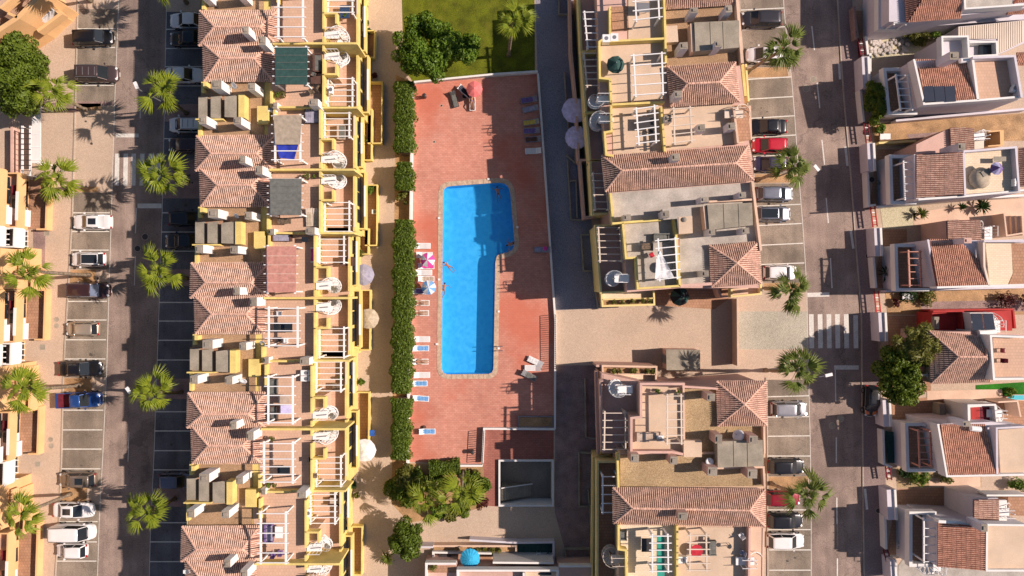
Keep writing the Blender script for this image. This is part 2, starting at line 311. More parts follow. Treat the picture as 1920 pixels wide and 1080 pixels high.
leafmat("leaf_dark", (.10, .16, .014), (.20, .26, .024)); leafmat("leaf_mid", (.20, .30, .022), (.08, .16, .014)); leafmat("leaf_palm", (.34, .38, .03), (.18, .25, .02), .35)
leafmat("leaf_palm2", (.22, .26, .045), (.12, .17, .025), .3); leafmat("leaf_hedge", (.18, .25, .025), (.08, .13, .012)); leafmat("leaf_olive", (.24, .24, .045), (.13, .14, .025)); leafmat("leaf_feather", (.30, .30, .05), (.16, .15, .04)); leafmat("leaf_yucca", (.06, .12, .03), (.035, .07, .02)); leafmat("leaf_red", (.18, .04, .03), (.09, .02, .02))
mat("grass_lawn", (.135, .155, .006), var=.25, scale=1.6, fine=.45, bump=.9, bscale=.07, dirt=.5, dirtcol=(.20, .17, .02), rough=.95)
mat("turf", (.03, .20, .01), var=.2, fine=.3, rough=.95)
# water: sees the basin through a tinted, rippled surface
m = bpy.data.materials.new("pool_water"); m.use_nodes = True; t = m.node_tree; N = t.nodes; L = t.links; N.clear()
o_ = N.new("ShaderNodeOutputMaterial"); tr = N.new("ShaderNodeBsdfTransparent"); tr.inputs[0].default_value = (.80, .98, 1, 1); gl = N.new("ShaderNodeBsdfGlossy"); gl.inputs["Roughness"].default_value = .06
lw = N.new("ShaderNodeLayerWeight"); pw5 = N.new("ShaderNodeMath"); pw5.operation = "POWER"; pw5.inputs[1].default_value = 5; fr = N.new("ShaderNodeMath"); fr.operation = "MULTIPLY_ADD"; fr.inputs[1].default_value = .9; fr.inputs[2].default_value = .025; L.new(lw.outputs["Facing"], pw5.inputs[0]); L.new(pw5.outputs[0], fr.inputs[0]); mx = N.new("ShaderNodeMixShader"); nb = N.new("ShaderNodeTexNoise"); nb.inputs["Scale"].default_value = 1.5; nb.inputs["Detail"].default_value = 5; nb.inputs["Distortion"].default_value = 1.2
g = N.new("ShaderNodeNewGeometry"); L.new(g.outputs["Position"], nb.inputs["Vector"]); bp = N.new("ShaderNodeBump"); bp.inputs["Strength"].default_value = 1; bp.inputs["Distance"].default_value = .04
L.new(nb.outputs[0], bp.inputs["Height"]); L.new(bp.outputs[0], gl.inputs["Normal"]); L.new(fr.outputs[0], mx.inputs[0]); df = N.new("ShaderNodeBsdfDiffuse"); df.inputs[0].default_value = (.03, .50, .95, 1); m2 = N.new("ShaderNodeMixShader"); m2.inputs[0].default_value = .12; L.new(tr.outputs[0], m2.inputs[1]); L.new(df.outputs[0], m2.inputs[2]); L.new(m2.outputs[0], mx.inputs[1]); L.new(gl.outputs[0], mx.inputs[2]); L.new(mx.outputs[0], o_.inputs[0]); MATS["pool_water"] = m
def pool_mat():
    m = bpy.data.materials.new("pool_tile"); m.use_nodes = True; t = m.node_tree; N = t.nodes; L = t.links; b = N["Principled BSDF"]; b.inputs["Roughness"].default_value = .5
    g = N.new("ShaderNodeNewGeometry"); no = N.new("ShaderNodeTexVoronoi"); no.feature = 'SMOOTH_F1'; no.inputs["Scale"].default_value = 1.9
    nz = N.new("ShaderNodeTexNoise"); nz.inputs["Scale"].default_value = 1.2; ad = N.new("ShaderNodeVectorMath"); ad.operation = 'ADD'
    L.new(g.outputs["Position"], nz.inputs["Vector"]); L.new(g.outputs["Position"], ad.inputs[0]); L.new(nz.outputs["Color"], ad.inputs[1]); L.new(ad.outputs[0], no.inputs["Vector"])
    r = N.new("ShaderNodeValToRGB"); r.color_ramp.elements[0].color = (.05, .42, .86, 1); r.color_ramp.elements[1].color = (.09, .52, .93, 1); r.color_ramp.elements[0].position = .2; r.color_ramp.elements[1].position = .75
    L.new(no.outputs["Distance"], r.inputs[0]); L.new(r.outputs[0], b.inputs["Base Color"]); MATS["pool_tile"] = m
pool_mat()
# ------------------------------------------------------------ builders
def leaf_mesh(name, C, Nn, S, m, asp=.55):
    n = len(C); Nn = Nn / np.linalg.norm(Nn, axis=1, keepdims=True); r = rng.normal(size=(n, 3)); u = np.cross(Nn, r); u /= np.linalg.norm(u, axis=1, keepdims=True); v = np.cross(Nn, u)
    S = S[:, None]; u = u * S; v = v * S * asp; bend = Nn * S * .25
    V = np.stack([C - u - bend, C - v * .9 + bend * .3, C + u - bend, C + v * .9 + bend * .3], 1).reshape(-1, 3).astype(np.float32)
    me = bpy.data.meshes.new(name); me.vertices.add(4 * n); me.vertices.foreach_set("co", V.ravel()); me.loops.add(4 * n); me.loops.foreach_set("vertex_index", np.arange(4 * n, dtype=np.int32))
    me.polygons.add(n); me.polygons.foreach_set("loop_start", np.arange(0, 4 * n, 4, dtype=np.int32)); me.materials.append(MATS[m]); me.update(calc_edges=True); return me
def lumps(R, nb, br, flat=.75, power=.55):
    """centres and radii of the leaf clumps that fill a crown of radii R"""
    out = []
    for i in range(nb):
        d = rng.normal(size=3); d[2] = abs(d[2]) * .9 - .15; d /= np.linalg.norm(d); k = rng.uniform(.25, 1) ** power
        out.append((d * np.array(R) * k * rng.uniform(.72, .95), br * rng.uniform(.6, 1.25)))
    return out
def crown_points(bl, n, size):
    w_ = np.array([b[1] ** 2 for b in bl]); idx = rng.choice(len(bl), n, p=w_ / w_.sum()); c = np.array([b[0] for b in bl])[idx]; r = np.array([b[1] for b in bl])[idx]
    d = rng.normal(size=(n, 3)); d[:, 2] += .25; d /= np.linalg.norm(d, axis=1, keepdims=True)
    C = c + d * (r * rng.uniform(.72, 1.08, n))[:, None]; Nn = d + rng.normal(size=(n, 3)) * .55; return C, Nn, rng.uniform(.6, 1.3, n) * size
def tree(name, px, py, h, R, label, cat, n=9000, leaf="leaf_dark", size=.2, nb=60, br=.75, trunk=None, group=None, base=None, asp=.55):
    """px,py: picture position of the crown's centre at height h; R: crown radii in metres"""
    c = P(px, py, h); b = Vector((c.x, c.y, 0)) if base is None else P(base[0], base[1], 0)
    t = thing(name, b, label, cat, group)
    C, Nn, S = crown_points(lumps(R, nb, br), n, size); C = C + np.array([c.x - b.x, c.y - b.y, c.z])
    link("crown", leaf_mesh("crown", C, Nn, S, leaf, asp), t)
    mb = MB(); r0 = trunk or .16; top = Vector((c.x - b.x, c.y - b.y, h))
    mb.tube([(0, 0, -.1), tuple(top * .45 + Vector((.1, .06, 0))), tuple(top)], [r0 * 1.3, r0, r0 * .6], 9)
    for k in range(6):
        a = k * 1.05 + rng.uniform(0, .5); e = top + Vector((math.cos(a) * R[0] * .6, math.sin(a) * R[1] * .6, R[2] * rng.uniform(.0, .5))); mb.tube([tuple(top * .62), tuple(top * .3 + e * .7), tuple(e)], [r0 * .5, r0 * .3, r0 * .1], 6)
    mb.build("trunk", "bark", t, local=True, smooth=True); return t
def hedge(name, pts, z1, label, n, width=None, leaf="leaf_hedge", size=.15, group=None):
    """clipped hedge along picture points given at its top height: leaves over a lumpy box"""
    W = PP(pts, z1); o = Vector((W[0].x, W[0].y, 0)); seg = [(W[i], W[i + 1]) for i in range(len(W) - 1)]; Ls = np.array([(b - a).length for a, b in seg]); t = thing(name, o, label, "hedge", group)
    idx = rng.choice(len(seg), n, p=Ls / Ls.sum()); A = np.array([tuple(s[0]) for s in seg])[idx]; Bv = np.array([tuple(s[1]) for s in seg])[idx]; u = rng.uniform(0, 1, (n, 1)); C = A + (Bv - A) * u
    d = (Bv - A); d /= np.linalg.norm(d, axis=1, keepdims=True); nr = np.stack([-d[:, 1], d[:, 0], 0 * d[:, 0]], 1)
    a = rng.uniform(-.35, math.pi + .35, n); hw = width / 2; co = np.cos(a); si = np.sin(a); sg = lambda x: np.sign(x) * np.abs(x) ** .45
    lum = 1 + .13 * np.sin(C[:, 0] * 2.1 + C[:, 1] * 1.7) + .12 * np.sin(C[:, 1] * 3.9 + 1) + rng.normal(size=n) * .07
    X = sg(co) * hw * lum; Z = z1 * .5 + sg(si) * z1 * .5 * (lum * .5 + .5); tp = rng.random(n) < .62; X[tp] = rng.uniform(-1, 1, tp.sum()) * hw * lum[tp]; Z[tp] = z1 * (.9 + .1 * lum[tp]) * (1 - .12 * np.abs(X[tp] / hw) ** 3) + rng.normal(size=tp.sum()) * .06; co = np.where(tp, X / hw * .4, co); si = np.where(tp, 1, si)
    C = C * np.array([1, 1, 0]) + nr * X[:, None]; C[:, 2] = np.clip(Z, .05, None); C -= np.array([o.x, o.y, 0])
    Nn = nr * co[:, None] + np.array([0, 0, 1]) * si[:, None] + rng.normal(size=(n, 3)) * .6; link("foliage", leaf_mesh("foliage", C, Nn, rng.uniform(.6, 1.3, n) * size, leaf), t)
    MB().strip(W, width * .55, .02, z1 * .72).build("stems", "bark", t); return t
# --- fan palm
def frond_mesh(i, leaf):
    mb = MB(); rr = random.Random(i); pet = rr.uniform(.75, 1.25) if i < 5 else rr.uniform(.12, .4); bl = rr.uniform(1.05, 1.5); pts = [(pet * k / 4, 0, .12 * math.sin(k / 4 * 2.2)) for k in range(5)]
    mb.tube(pts, [.035, .03, .025, .02, .015], 4); b = Vector(pts[-1]); nl = 12
    for k in range(nl):
        a = R_(-50 + 100 * k / (nl - 1)) + rr.uniform(-.05, .05); L = bl * (1 - .32 * abs(a / 1.5) ** 2) * rr.uniform(.85, 1.08); d = Vector((math.cos(a), math.sin(a), 0)); s_ = Vector((-d.y, d.x, 0)); wd = .052 * bl
        z = .05 if k % 2 else -.03; p1 = b + d * .08; p2 = b + d * L * .45 + Vector((0, 0, z + .04)); p3 = b + d * L + Vector((0, 0, -.22 * L - rr.uniform(0, .18)))
        up = Vector((0, 0, .035))
        mb.v += [tuple(p1 - s_ * .02), tuple(p1 + s_ * .02), tuple(p2 + s_ * wd - up), tuple(p2 + up), tuple(p2 - s_ * wd - up), tuple(p3)]; o = len(mb.v) - 6
        mb.f += [(o, o + 1, o + 2, o + 3), (o, o + 3, o + 4), (o + 3, o + 2, o + 5), (o + 4, o + 3, o + 5)]
    return mb.mesh("frond", leaf)
FR = {lf: [frond_mesh(i, lf) for i in range(8)] for lf in ("leaf_palm", "leaf_palm2")}
def palm(crown, h, base, label, group, leaf="leaf_palm", sc=1.0, n=20, rt=.2, rz=None):
    c = P(crown[0], crown[1], h); b = P(base[0], base[1], 0); t = thing("fan_palm", b, label, "palm tree", group); d = c - b
    path = []; rad = []
    for k in range(15): s = k / 14; path.append((d.x * s ** 1.35, d.y * s ** 1.35, -.05 + (h + .05) * s)); rad.append((rt * (1.5 - 1.1 * min(1, s * 5)) if s < .18 else rt * (1 - .2 * s)) * (1.07 if k % 2 else .97))
    MB().tube(path, rad, 10).build("trunk", "palm_bark", t, local=True, smooth=True)
    rr = random.Random(int(crown[0] * 7 + crown[1]))
    for k in range(n):
        f = k / n; el = R_((34 if f < .3 else 50) - 74 * f ** .9 + rr.uniform(-13, 13)); az = k * 2.39996 + rr.uniform(-.5, .5)
        o = link("frond", rr.choice(FR[leaf][5:] if f < .3 else FR[leaf][:5]), t); o.location = d; o.rotation_euler = (rr.uniform(-.8, .8), -el, az); s = sc * rr.uniform(.72, 1.22) * (.8 if f < .3 else 1.0); o.scale = (s, s, s)
    mb = MB()
    for k in range(14): a = k * .45; q = Vector((math.cos(a), math.sin(a), 0)); mb.beam(d + Vector((0, 0, -.1)), d + q * .42 + Vector((0, 0, -.9 - (k % 3) * .2)), .09, .02)
    mb.build("dead_fronds", "dead_frond", t, local=True); return t
def bushy_plant(name, px, py, h, r, label, cat, leaf="leaf_mid", n=700, size=.13, z=0, group=None, nb=14):
    c = P(px, py, z); t = thing(name, c, label, cat, group); C, Nn, S = crown_points(lumps((r, r, h * .5), nb, r * .42), n, size); C[:, 2] += h * .55
    link("foliage", leaf_mesh("foliage", C, Nn, S, leaf), t); MB().tube([(0, 0, 0), (0, 0, h * .55)], [.05, .03], 6).build("stem", "bark", t, local=True); return t
def spiky_plant(px, py, r, label, leaf="leaf_yucca", n=46, z=0, group=None, name="yucca", hh=.5, trunk=.5):
    c = P(px, py, z); t = thing(name, c, label, "plant", group); mb = MB(); rr = random.Random(int(px * 3 + py))
    for k in range(n):
        a = k * 2.4 + rr.uniform(-.2, .2); e = R_(rr.uniform(8, 75)); L = r * rr.uniform(.8, 1.1); d = Vector((math.cos(a) * math.cos(e), math.sin(a) * math.cos(e), math.sin(e))); s_ = Vector((-math.sin(a), math.cos(a), 0)) * r * .055
        b = Vector((0, 0, trunk)); q = b + d * L * .6; e3 = b + d * L - Vector((0, 0, .25 * L * math.cos(e))); mb.poly([b - s_ * .6, b + s_ * .6, q + s_, e3, q - s_])
    mb.build("leaves", leaf, t, local=True); MB().tube([(0, 0, 0), (0, 0, trunk + .1)], [.09, .07], 7).build("stem", "bark", t, local=True); return t
# --- cars (x forward), parts: body, windows, roof_panel, bonnet line, wheels, lights, mirrors
def car(paint, L=4.3, W=1.78, H=1.48, kind="hatch", extra=None):
    t = thing({"van": "van", "pickup": "pickup_truck"}.get(kind, "parked_car"), (0, 0, 0), "", "van" if kind == "van" else "pickup" if kind == "pickup" else "car", "cars parked in the street bays")
    pm = "paint_" + paint; hl = L / 2; hw = W / 2; belt = {"suv": .98, "van": 1.05, "pickup": 1.05}.get(kind, .9)
    hood = {"hatch": .72, "sedan": .74, "suv": .86, "van": .9, "pickup": .98}[kind]
    ws0, ws1, rf1, rf0 = {"hatch": (hl - L * .25, hl - L * .40, -hl + L * .10, -hl + L * .035), "suv": (hl - L * .235, hl - L * .375, -hl + L * .08, -hl + L * .03), "sedan": (hl - L * .28, hl - L * .43, -hl + L * .27, -hl + L * .165),
                          "van": (hl - L * .16, hl - L * .27, -hl + L * .025, -hl + L * .005), "pickup": (hl - L * .27, hl - L * .38, hl - L * .60, hl - L * .645)}[kind]
    tr = {"sedan": .9, "pickup": .62}.get(kind, belt)
    st = [(-hl, .60, .38, tr - .22), (-hl + .06, .80, .27, tr - .08), (-hl + .25, .95, .2, tr), (-hl + L * .17, .99, .2, tr), (-L * .2, 1, .2, belt if kind != "pickup" else .64), (-.05 * L, 1, .2, belt), (ws0 - .1, .99, .2, belt - .01), (ws0 + .12, .985, .2, hood + .09), (hl - L * .13, .95, .2, hood + .03), (hl - .24, .86, .22, hood - .06), (hl - .07, .68, .28, hood - .2), (hl, .46, .36, hood - .34)]
    if kind == "pickup": st = [(x, a, b, (.64 if x < rf0 - .05 else c)) for x, a, b, c in st]
    rings = []
    for x, k, zb, zt in st:
        w_ = hw * k; rings.append([(x, -w_ * .9, zb), (x, -w_, zb + .12), (x, -w_, (zb + zt) / 2), (x, -w_ * .975, zt - .08), (x, -w_ * .87, zt), (x, -w_ * .4, zt + .025), (x, w_ * .4, zt + .025), (x, w_ * .87, zt), (x, w_ * .975, zt - .08), (x, w_, (zb + zt) / 2), (x, w_, zb + .12), (x, w_ * .9, zb)])
    b = MB().loft(rings).build("body", pm, t, smooth=True, local=True); md = b.modifiers.new("s", 'SUBSURF'); md.levels = 1; md.render_levels = 1
    if kind == "pickup":
        bed = MB().prism([(-hl + .12, -hw * .84), (rf0 - .1, -hw * .84), (rf0 - .1, hw * .84), (-hl + .12, hw * .84)], .66, .70).build("cargo_bed", "cloth_maroon", t, local=True)
        MB().strip([(rf0 - .06, -hw * .9), (-hl + .07, -hw * .9), (-hl + .07, hw * .9), (rf0 - .06, hw * .9)], .09, .6, 1.04).build("bed_side", pm, t, local=True)
    # greenhouse
    rw = hw * (.80 if kind != "van" else .86); bw = hw * .92; zr = H - .05; x5 = (ws1 + rf1) / 2
    def gr(x, w_, z): return [(x, -w_, z), (x, -w_ * .6, z + .02), (x, w_ * .6, z + .02), (x, w_, z)]
    g = MB(); lo = [(ws0 + .05, -bw * .80), (ws0 - .12, -bw * .95), (x5, -bw), (rf0 + .12, -bw * .95), (rf0, -bw * .8), (rf0, bw * .8), (rf0 + .12, bw * .95), (x5, bw), (ws0 - .12, bw * .95), (ws0 + .05, bw * .80)]
    hi = [(ws1 + .03, -rw * .82), (ws1 - .08, -rw * .95), (x5, -rw), (rf1 + .08, -rw * .95), (rf1, -rw * .8), (rf1, rw * .8), (rf1 + .08, rw * .95), (x5, rw), (ws1 - .08, rw * .95), (ws1 + .03, rw * .82)]
    bz = belt - .03; g.loft([[(x, y, bz) for x, y in lo], [(x, y, zr) for x, y in hi]]); g.build("windows", "glass_blue" if extra == "blueglass" else "glass_dark", t, local=True)
    rp = [(x * 1.0 if True else x, y * 1.01, zr - .015) for x, y in hi]; r2 = [((x - x5) * .94 + x5, y * .86, zr + .045) for x, y in hi]; r3 = [((x - x5) * .7 + x5, y * .5, zr + .06) for x, y in hi]
    MB().loft([rp, r2, r3]).build("roof_panel", pm, t, smooth=True, local=True)
    pl = MB()
    for s in (-1, 1):
        pl.beam((ws0 - .03, s * bw * .86, bz + .02), (ws1, s * rw * .9, zr), .06, .05); pl.beam((rf0 + .04, s * bw * .88, bz + .02), (rf1 + .03, s * rw * .9, zr), .12, .06); pl.beam((x5, s * bw * 1.0, bz), (x5, s * rw * 1.0, zr), .07, .03)
        if kind == "van": pl.poly([(x5 - .1, s * bw * 1.012, bz), (rf0 + .1, s * bw * .97, bz), (rf1 + .08, s * rw * .97, zr), (x5 - .1, s * rw * 1.015, zr)])
    if kind == "van": pl.poly([(rf0 - .012, -bw * .8, bz), (rf0 - .012, bw * .8, bz), (rf1 - .012, rw * .8, zr), (rf1 - .012, -rw * .8, zr)])
    pl.build("pillars", pm, t, local=True)
    if extra == "sunroof": MB().prism([(x5 - .45, -rw * .5), (x5 + .45, -rw * .5), (x5 + .45, rw * .5), (x5 - .45, rw * .5)], zr + .03, zr + .072).build("sunroof", "glass_dark", t, local=True)
    if extra == "darkroof": MB().prism([(rf1 + .12, -rw * .72), (ws1 - .12, -rw * .72), (ws1 - .12, rw * .72), (rf1 + .12, rw * .72)], zr + .03, zr + .074).build("sunroof", "glass_dark", t, local=True)
    if extra == "rails":
        for s in (-1, 1): MB().beam((rf1 + .15, s * rw * .86, zr + .09), (ws1 - .15, s * rw * .86, zr + .09), .05, .05).build("roof_rail", "grey_metal", t, local=True)
        for k in range(4): x = rf1 + .3 + k * (ws1 - rf1 - .6) / 3; MB().beam((x, -rw * .6, zr + .08), (x, rw * .6, zr + .08), .05, .03).build("roof_bar", "grey_metal", t, local=True)
    for x in (hl - L * .19, -hl + L * .19):
        for s in (-1, 1):
            o = MB().tube([(0, -.11, 0), (0, .11, 0)], .32, 16).build("wheel", "tyre", t, local=True); o.location = (x, s * (hw - .09), .32); MB().tube([(0, s * .1, 0), (0, s * .125, 0)], .2, 10).build("rim", "rim", o, local=True)
    for s in (-1, 1):
        MB().box((hl - .22, s * hw * .62, hood - .11), (.22, .26, .09), rz=-s * .5, ry=.3).build("headlight", "lamp_clear", t, local=True)
        MB().box((-hl + .07, s * hw * .72, tr - .15), (.12, .26, .16), rz=s * .3).build("tail_light", "lamp_red", t, local=True)
        MB().box((ws0 - .28, s * (hw + .09), belt + .06), (.16, .2, .12), rz=s * .2).build("wing_mirror", pm, t, local=True)
    if extra == "orange":
        for s in (-1, 1): MB().prism([(ws0 + .2, s * hw * .3), (hl - .3, s * hw * .22), (hl - .3, s * hw * .74), (ws0 + .15, s * hw * .84)], hood - .1, hood + .075).build("bonnet_panel", "paint_orange", t, local=True)
    MB().box((ws0 + .1, 0, hood + .10), (.12, W * .66, .02)).build("wiper_cowl", "dark_metal", t, local=True)
    MB().box((hl - .02, 0, .42), (.05, .5, .11)).build("number_plate", "plate", t, local=True)
    return t
# --- sun lounger, parasol, person
def lounger(name="sun_lounger", m="white_paint", cl=None, cat="sun lounger", g="sun loungers round the pool", back=.5):
    t = thing(name, (0, 0, 0), "", cat, g); L = 1.9; W = .62
    f = MB(); [f.beam((-.95, s * W / 2, .3), (.35, s * W / 2, .3), .05, .06) for s in (-1, 1)]; [f.beam((x, -W / 2, .3), (x, W / 2, .3), .05, .05) for x in (-.93, .35)]; f.build("frame", m, t, local=True)
    mb = MB()
    for k in range(9): mb.box((-.86 + k * .14, 0, .335), (.11, W - .05, .02))
    mb.build("seat", m, t, local=True); mb = MB()
    for k in range(4): x = .42 + k * .14; mb.box((x * 1.0, 0, .36 + (x - .38) * back), (.12, W - .05, .02), ry=-math.atan(back))
    for s in (-1, 1): mb.beam((.36, s * W / 2, .33), (.95, s * W / 2, .33 + .6 * back), .05, .05)
    mb.build("backrest", m, t, local=True)
    for x in (-.8, .3):
        for s in (-1, 1): MB().beam((x, s * W / 2, 0), (x, s * W / 2, .3), .05, .05).build("leg", m, t, local=True)
    if cl:
        q = MB(); n = 12
        for k in range(n):
            x0 = -.9 + k * .15; x1 = x0 + .15; z = lambda x: .362 + max(0, (x - .38) * back) + .012 * math.sin(x * 17); a = .25 + .02 * math.sin(k * 1.3)
            for s in range(4): y0 = -a + s * a / 2; y1 = y0 + a / 2; q.poly([(x0, y0, z(x0)), (x1, y0, z(x1)), (x1, y1, z(x1) + .008 * (-1) ** s), (x0, y1, z(x0) + .008 * (-1) ** s)])
        q.build("towel" if cl != "cloth_sand" else "cushion", cl, t, local=True)
    return t
def parasol(px, py, label, mats, r=1.25, z=2.2, n=8, base=0, tilt=0, h=.45, group="parasols", closed=False):
    c = P(px, py, z + base); t = thing("parasol", (c.x, c.y, base), label, "parasol", group)
    for k in range(n):
        a0 = 2 * math.pi * k / n; a1 = 2 * math.pi * (k + 1) / n; M = Matrix.Translation((0, 0, z)) @ Matrix.Rotation(tilt, 4, 'Y'); mb = MB(); rows = 3; pr = None
        for i in range(rows + 1):
            s = i / rows; rr = r * s; zz = -h * s ** 1.3; mid = (a0 + a1) / 2; row = [M @ Vector((rr * math.cos(a0), rr * math.sin(a0), zz)), M @ Vector((rr * math.cos(mid) * .955, rr * math.sin(mid) * .955, zz - .02 * s)), M @ Vector((rr * math.cos(a1), rr * math.sin(a1), zz))]
            if pr:
                mb.poly([pr[0], row[0], row[1], pr[1]]); mb.poly([pr[1], row[1], row[2], pr[2]])
            pr = row
        mb.build("panel", mats[k % len(mats)], t, local=True)
    MB().tube([(0, 0, 0), (0, 0, z + .08)], .025, 8).build("pole", "white_paint", t, local=True); MB().lathe([(.26, 0), (.26, .06), (.05, .12)], 14).build("stand", "concrete", t, local=True)
    rb = MB()
    for k in range(n): a = 2 * math.pi * k / n; rb.beam(Matrix.Translation((0, 0, z)) @ Matrix.Rotation(tilt, 4, 'Y') @ Vector((0, 0, -.03)), Matrix.Translation((0, 0, z)) @ Matrix.Rotation(tilt, 4, 'Y') @ Vector((r * math.cos(a), r * math.sin(a), -h - .03)), .015, .02)
    rb.build("ribs", "grey_metal", t, local=True); return t
def person(loc, rz, label, pose, suit=None, hair="hair", top=None):
    """one skinned body; x = towards the head. poses: swim, lie, stand"""
    t = thing("person", loc, label, "person"); t.rotation_euler = (0, 0, rz)
    if pose == "lie":
        J = dict(pel=(0, 0, .1), wai=(.22, 0, .11), che=(.42, 0, .14), nec=(.56, 0, .2), hd=(.68, 0, .28), ht=(.80, 0, .34)); arms = [[(.48, s * .17, .14), (.28, s * .28, .1), (.08, s * .3, .08)] for s in (-1, 1)]; legs = [[(-.04, s * .1, .1), (-.45, s * .11, .12 + (.18 if s > 0 else 0)), (-.86, s * .12, .06)] for s in (-1, 1)]; ft = [(-.9, s * .13, .14) for s in (-1, 1)]
    elif pose == "swim":
        J = dict(pel=(0, 0, -.06), wai=(.22, 0, -.03), che=(.42, 0, -.02), nec=(.56, 0, .02), hd=(.68, 0, .06), ht=(.80, 0, .08)); arms = [[(.46, s * .18, -.02), (.60, s * .42, -.05), (.78 if s > 0 else .45, s * .62, -.04)] for s in (-1, 1)]; legs = [[(-.05, s * .1, -.07), (-.42, s * .2, -.1), (-.80, s * .12 + .1, -.08)] for s in (-1, 1)]; ft = [(-.96, s * .14 + .1, -.08) for s in (-1, 1)]
    else:
        J = dict(pel=(0, 0, .92), wai=(0, 0, 1.1), che=(.02, 0, 1.32), nec=(.02, 0, 1.47), hd=(.03, 0, 1.58), ht=(.03, 0, 1.7)); arms = [[(0, s * .18, 1.4), (.02, s * .28, 1.15), (.18, s * .3, .98)] for s in (-1, 1)]; legs = [[(0, s * .1, .88), (.03, s * .11, .48), (0, s * .12, .08)] for s in (-1, 1)]; ft = [(.16, s * .13, .04) for s in (-1, 1)]
    V = [J['pel'], J['wai'], J['che'], J['nec'], J['hd'], J['ht']]; Rr = [.14, .12, .15, .055, .09, .07]; E = [(0, 1), (1, 2), (2, 3), (3, 4), (4, 5)]
    for a in arms:
        o = len(V); V += a; Rr += [.06, .045, .032]; E += [(2, o), (o, o + 1), (o + 1, o + 2)]; d = (Vector(a[2]) - Vector(a[1])).normalized(); V.append(tuple(Vector(a[2]) + d * .09)); Rr.append(.035); E.append((o + 2, o + 3))
        sd = Vector((-d.y, d.x, 0));
        if sd.length < .1: sd = Vector((0, 1, 0))
        for k in range(4): V.append(tuple(Vector(a[2]) + d * (.17 - .01 * abs(k - 1)) + sd * (k - 1.5) * .022)); Rr.append(.009); E.append((o + 3, len(V) - 1))
        V.append(tuple(Vector(a[2]) + d * .09 + sd * .06)); Rr.append(.01); E.append((o + 2, len(V) - 1))
    for l, f in zip(legs, ft): o = len(V); V += l + [f]; Rr += [.095, .062, .042, .035]; E += [(0, o), (o, o + 1), (o + 1, o + 2), (o + 2, o + 3)]
    def skin(name, V, E, Rr, m):
        me = bpy.data.meshes.new(name); me.from_pydata(V, E, []); o = bpy.data.objects.new(name, me); COL.objects.link(o); md = o.modifiers.new("skin", 'SKIN'); sv_ = me.skin_vertices[0].data
        for i, r in enumerate(Rr): sv_[i].radius = (r, r)
        sv_[0].use_root = True; s = o.modifiers.new("s", 'SUBSURF'); s.levels = 2; s.render_levels = 2; me.materials.append(MATS[m]); me.update(); o.parent = t; return o
    skin("body", V, E, Rr, "skin")
    h = Vector(J['hd']); k = Vector(J['ht']); d = (k - h).normalized(); c = h + (k - h) * .55
    hm = MB().lathe([(.02, .10), (.075, .075), (.105, .01), (.10, -.05), (.07, -.09)], 12).mesh("hair", hair, smooth=True); ho = link("hair", hm, t); ho.location = tuple(c + d * .02); ho.rotation_euler = d.to_track_quat('Z', 'Y').to_euler()
    fc = MB(); q = d.cross(Vector((0, 1, 0))); q = q if (q.z > 0 or pose == "stand") else -q; q = Vector((1, 0, 0)) if pose == "stand" else q.normalized()
    if suit:
        p = Vector(J['pel']); wv = Vector(J['wai']); skin("swimwear", [tuple(p + (p - wv) * .35), tuple(p), tuple(p + (wv - p) * .35)], [(0, 1), (1, 2)], [.135, .155, .14], suit)
    if top: wv = Vector(J['wai']); p = Vector(J['che']); skin("swim_top", [tuple(p + (wv - p) * .3), tuple(p + (p - wv) * .1)], [(0, 1)], [.16, .155], top)
    return t
# --- architecture
def clip_line(poly, s):
    ts = []
    for i in range(len(poly)):
        (a, b), (c, d) = poly[i], poly[(i + 1) % len(poly)]
        if (a - s) * (c - s) < 0: ts.append(b + (d - b) * (s - a) / (c - a))
    return (min(ts), max(ts)) if len(ts) >= 2 else None
def tile_rows(mb, poly, pitch=.212, course=.45):
    """half-round clay tile rows on a sloping plane; first two points of poly are its eave"""
    a, b = poly[0], poly[1]; e = (b - a).normalized(); n = (b - a).cross(poly[2] - a).normalized()
    if n.z < 0: n = -n
    d = n.cross(e); d = d if d.z >= 0 else -d
    if abs(d.z) < 1e-6: d = (poly[2] - b) - e * (poly[2] - b).dot(e); d.normalize()
    q = [((p - a).dot(e), (p - a).dot(d)) for p in poly]; smin = min(x for x, _ in q); smax = max(x for x, _ in q); s = smin + pitch * .5
    while s < smax:
        r = clip_line(q, s)
        if r and r[1] - r[0] > .08:
            t0, t1 = r; t0 -= .05; t = t0
            while t < t1 - .03:
                u = min(t + course, t1); ww = .066; w2 = .062; L0 = a + e * s + d * t; L1 = a + e * s + d * u; h0 = .118; h1 = .105; o = len(mb.v)
                for L_, w__, h_ in ((L0, ww, h0), (L1, w2, h1)): mb.v += [tuple(L_ - e * w__), tuple(L_ - e * w__ * .55 + n * h_), tuple(L_ + e * w__ * .55 + n * h_), tuple(L_ + e * w__)]
                mb.f += [(o, o + 1, o + 5, o + 4), (o + 1, o + 2, o + 6, o + 5), (o + 2, o + 3, o + 7, o + 6), (o + 3, o + 2, o + 1, o)]
                t = u
        s += pitch
def ridge_caps(mb, a, b):
    L = (b - a).length; n = max(1, int(L / .38)); d = (b - a) / n
    for i in range(n):
        p = a + d * i; q = a + d * (i + 1); mb.tube([p + Vector((0, 0, .03)), q + Vector((0, 0, .02))], [.13, .11], 6, cap=True)
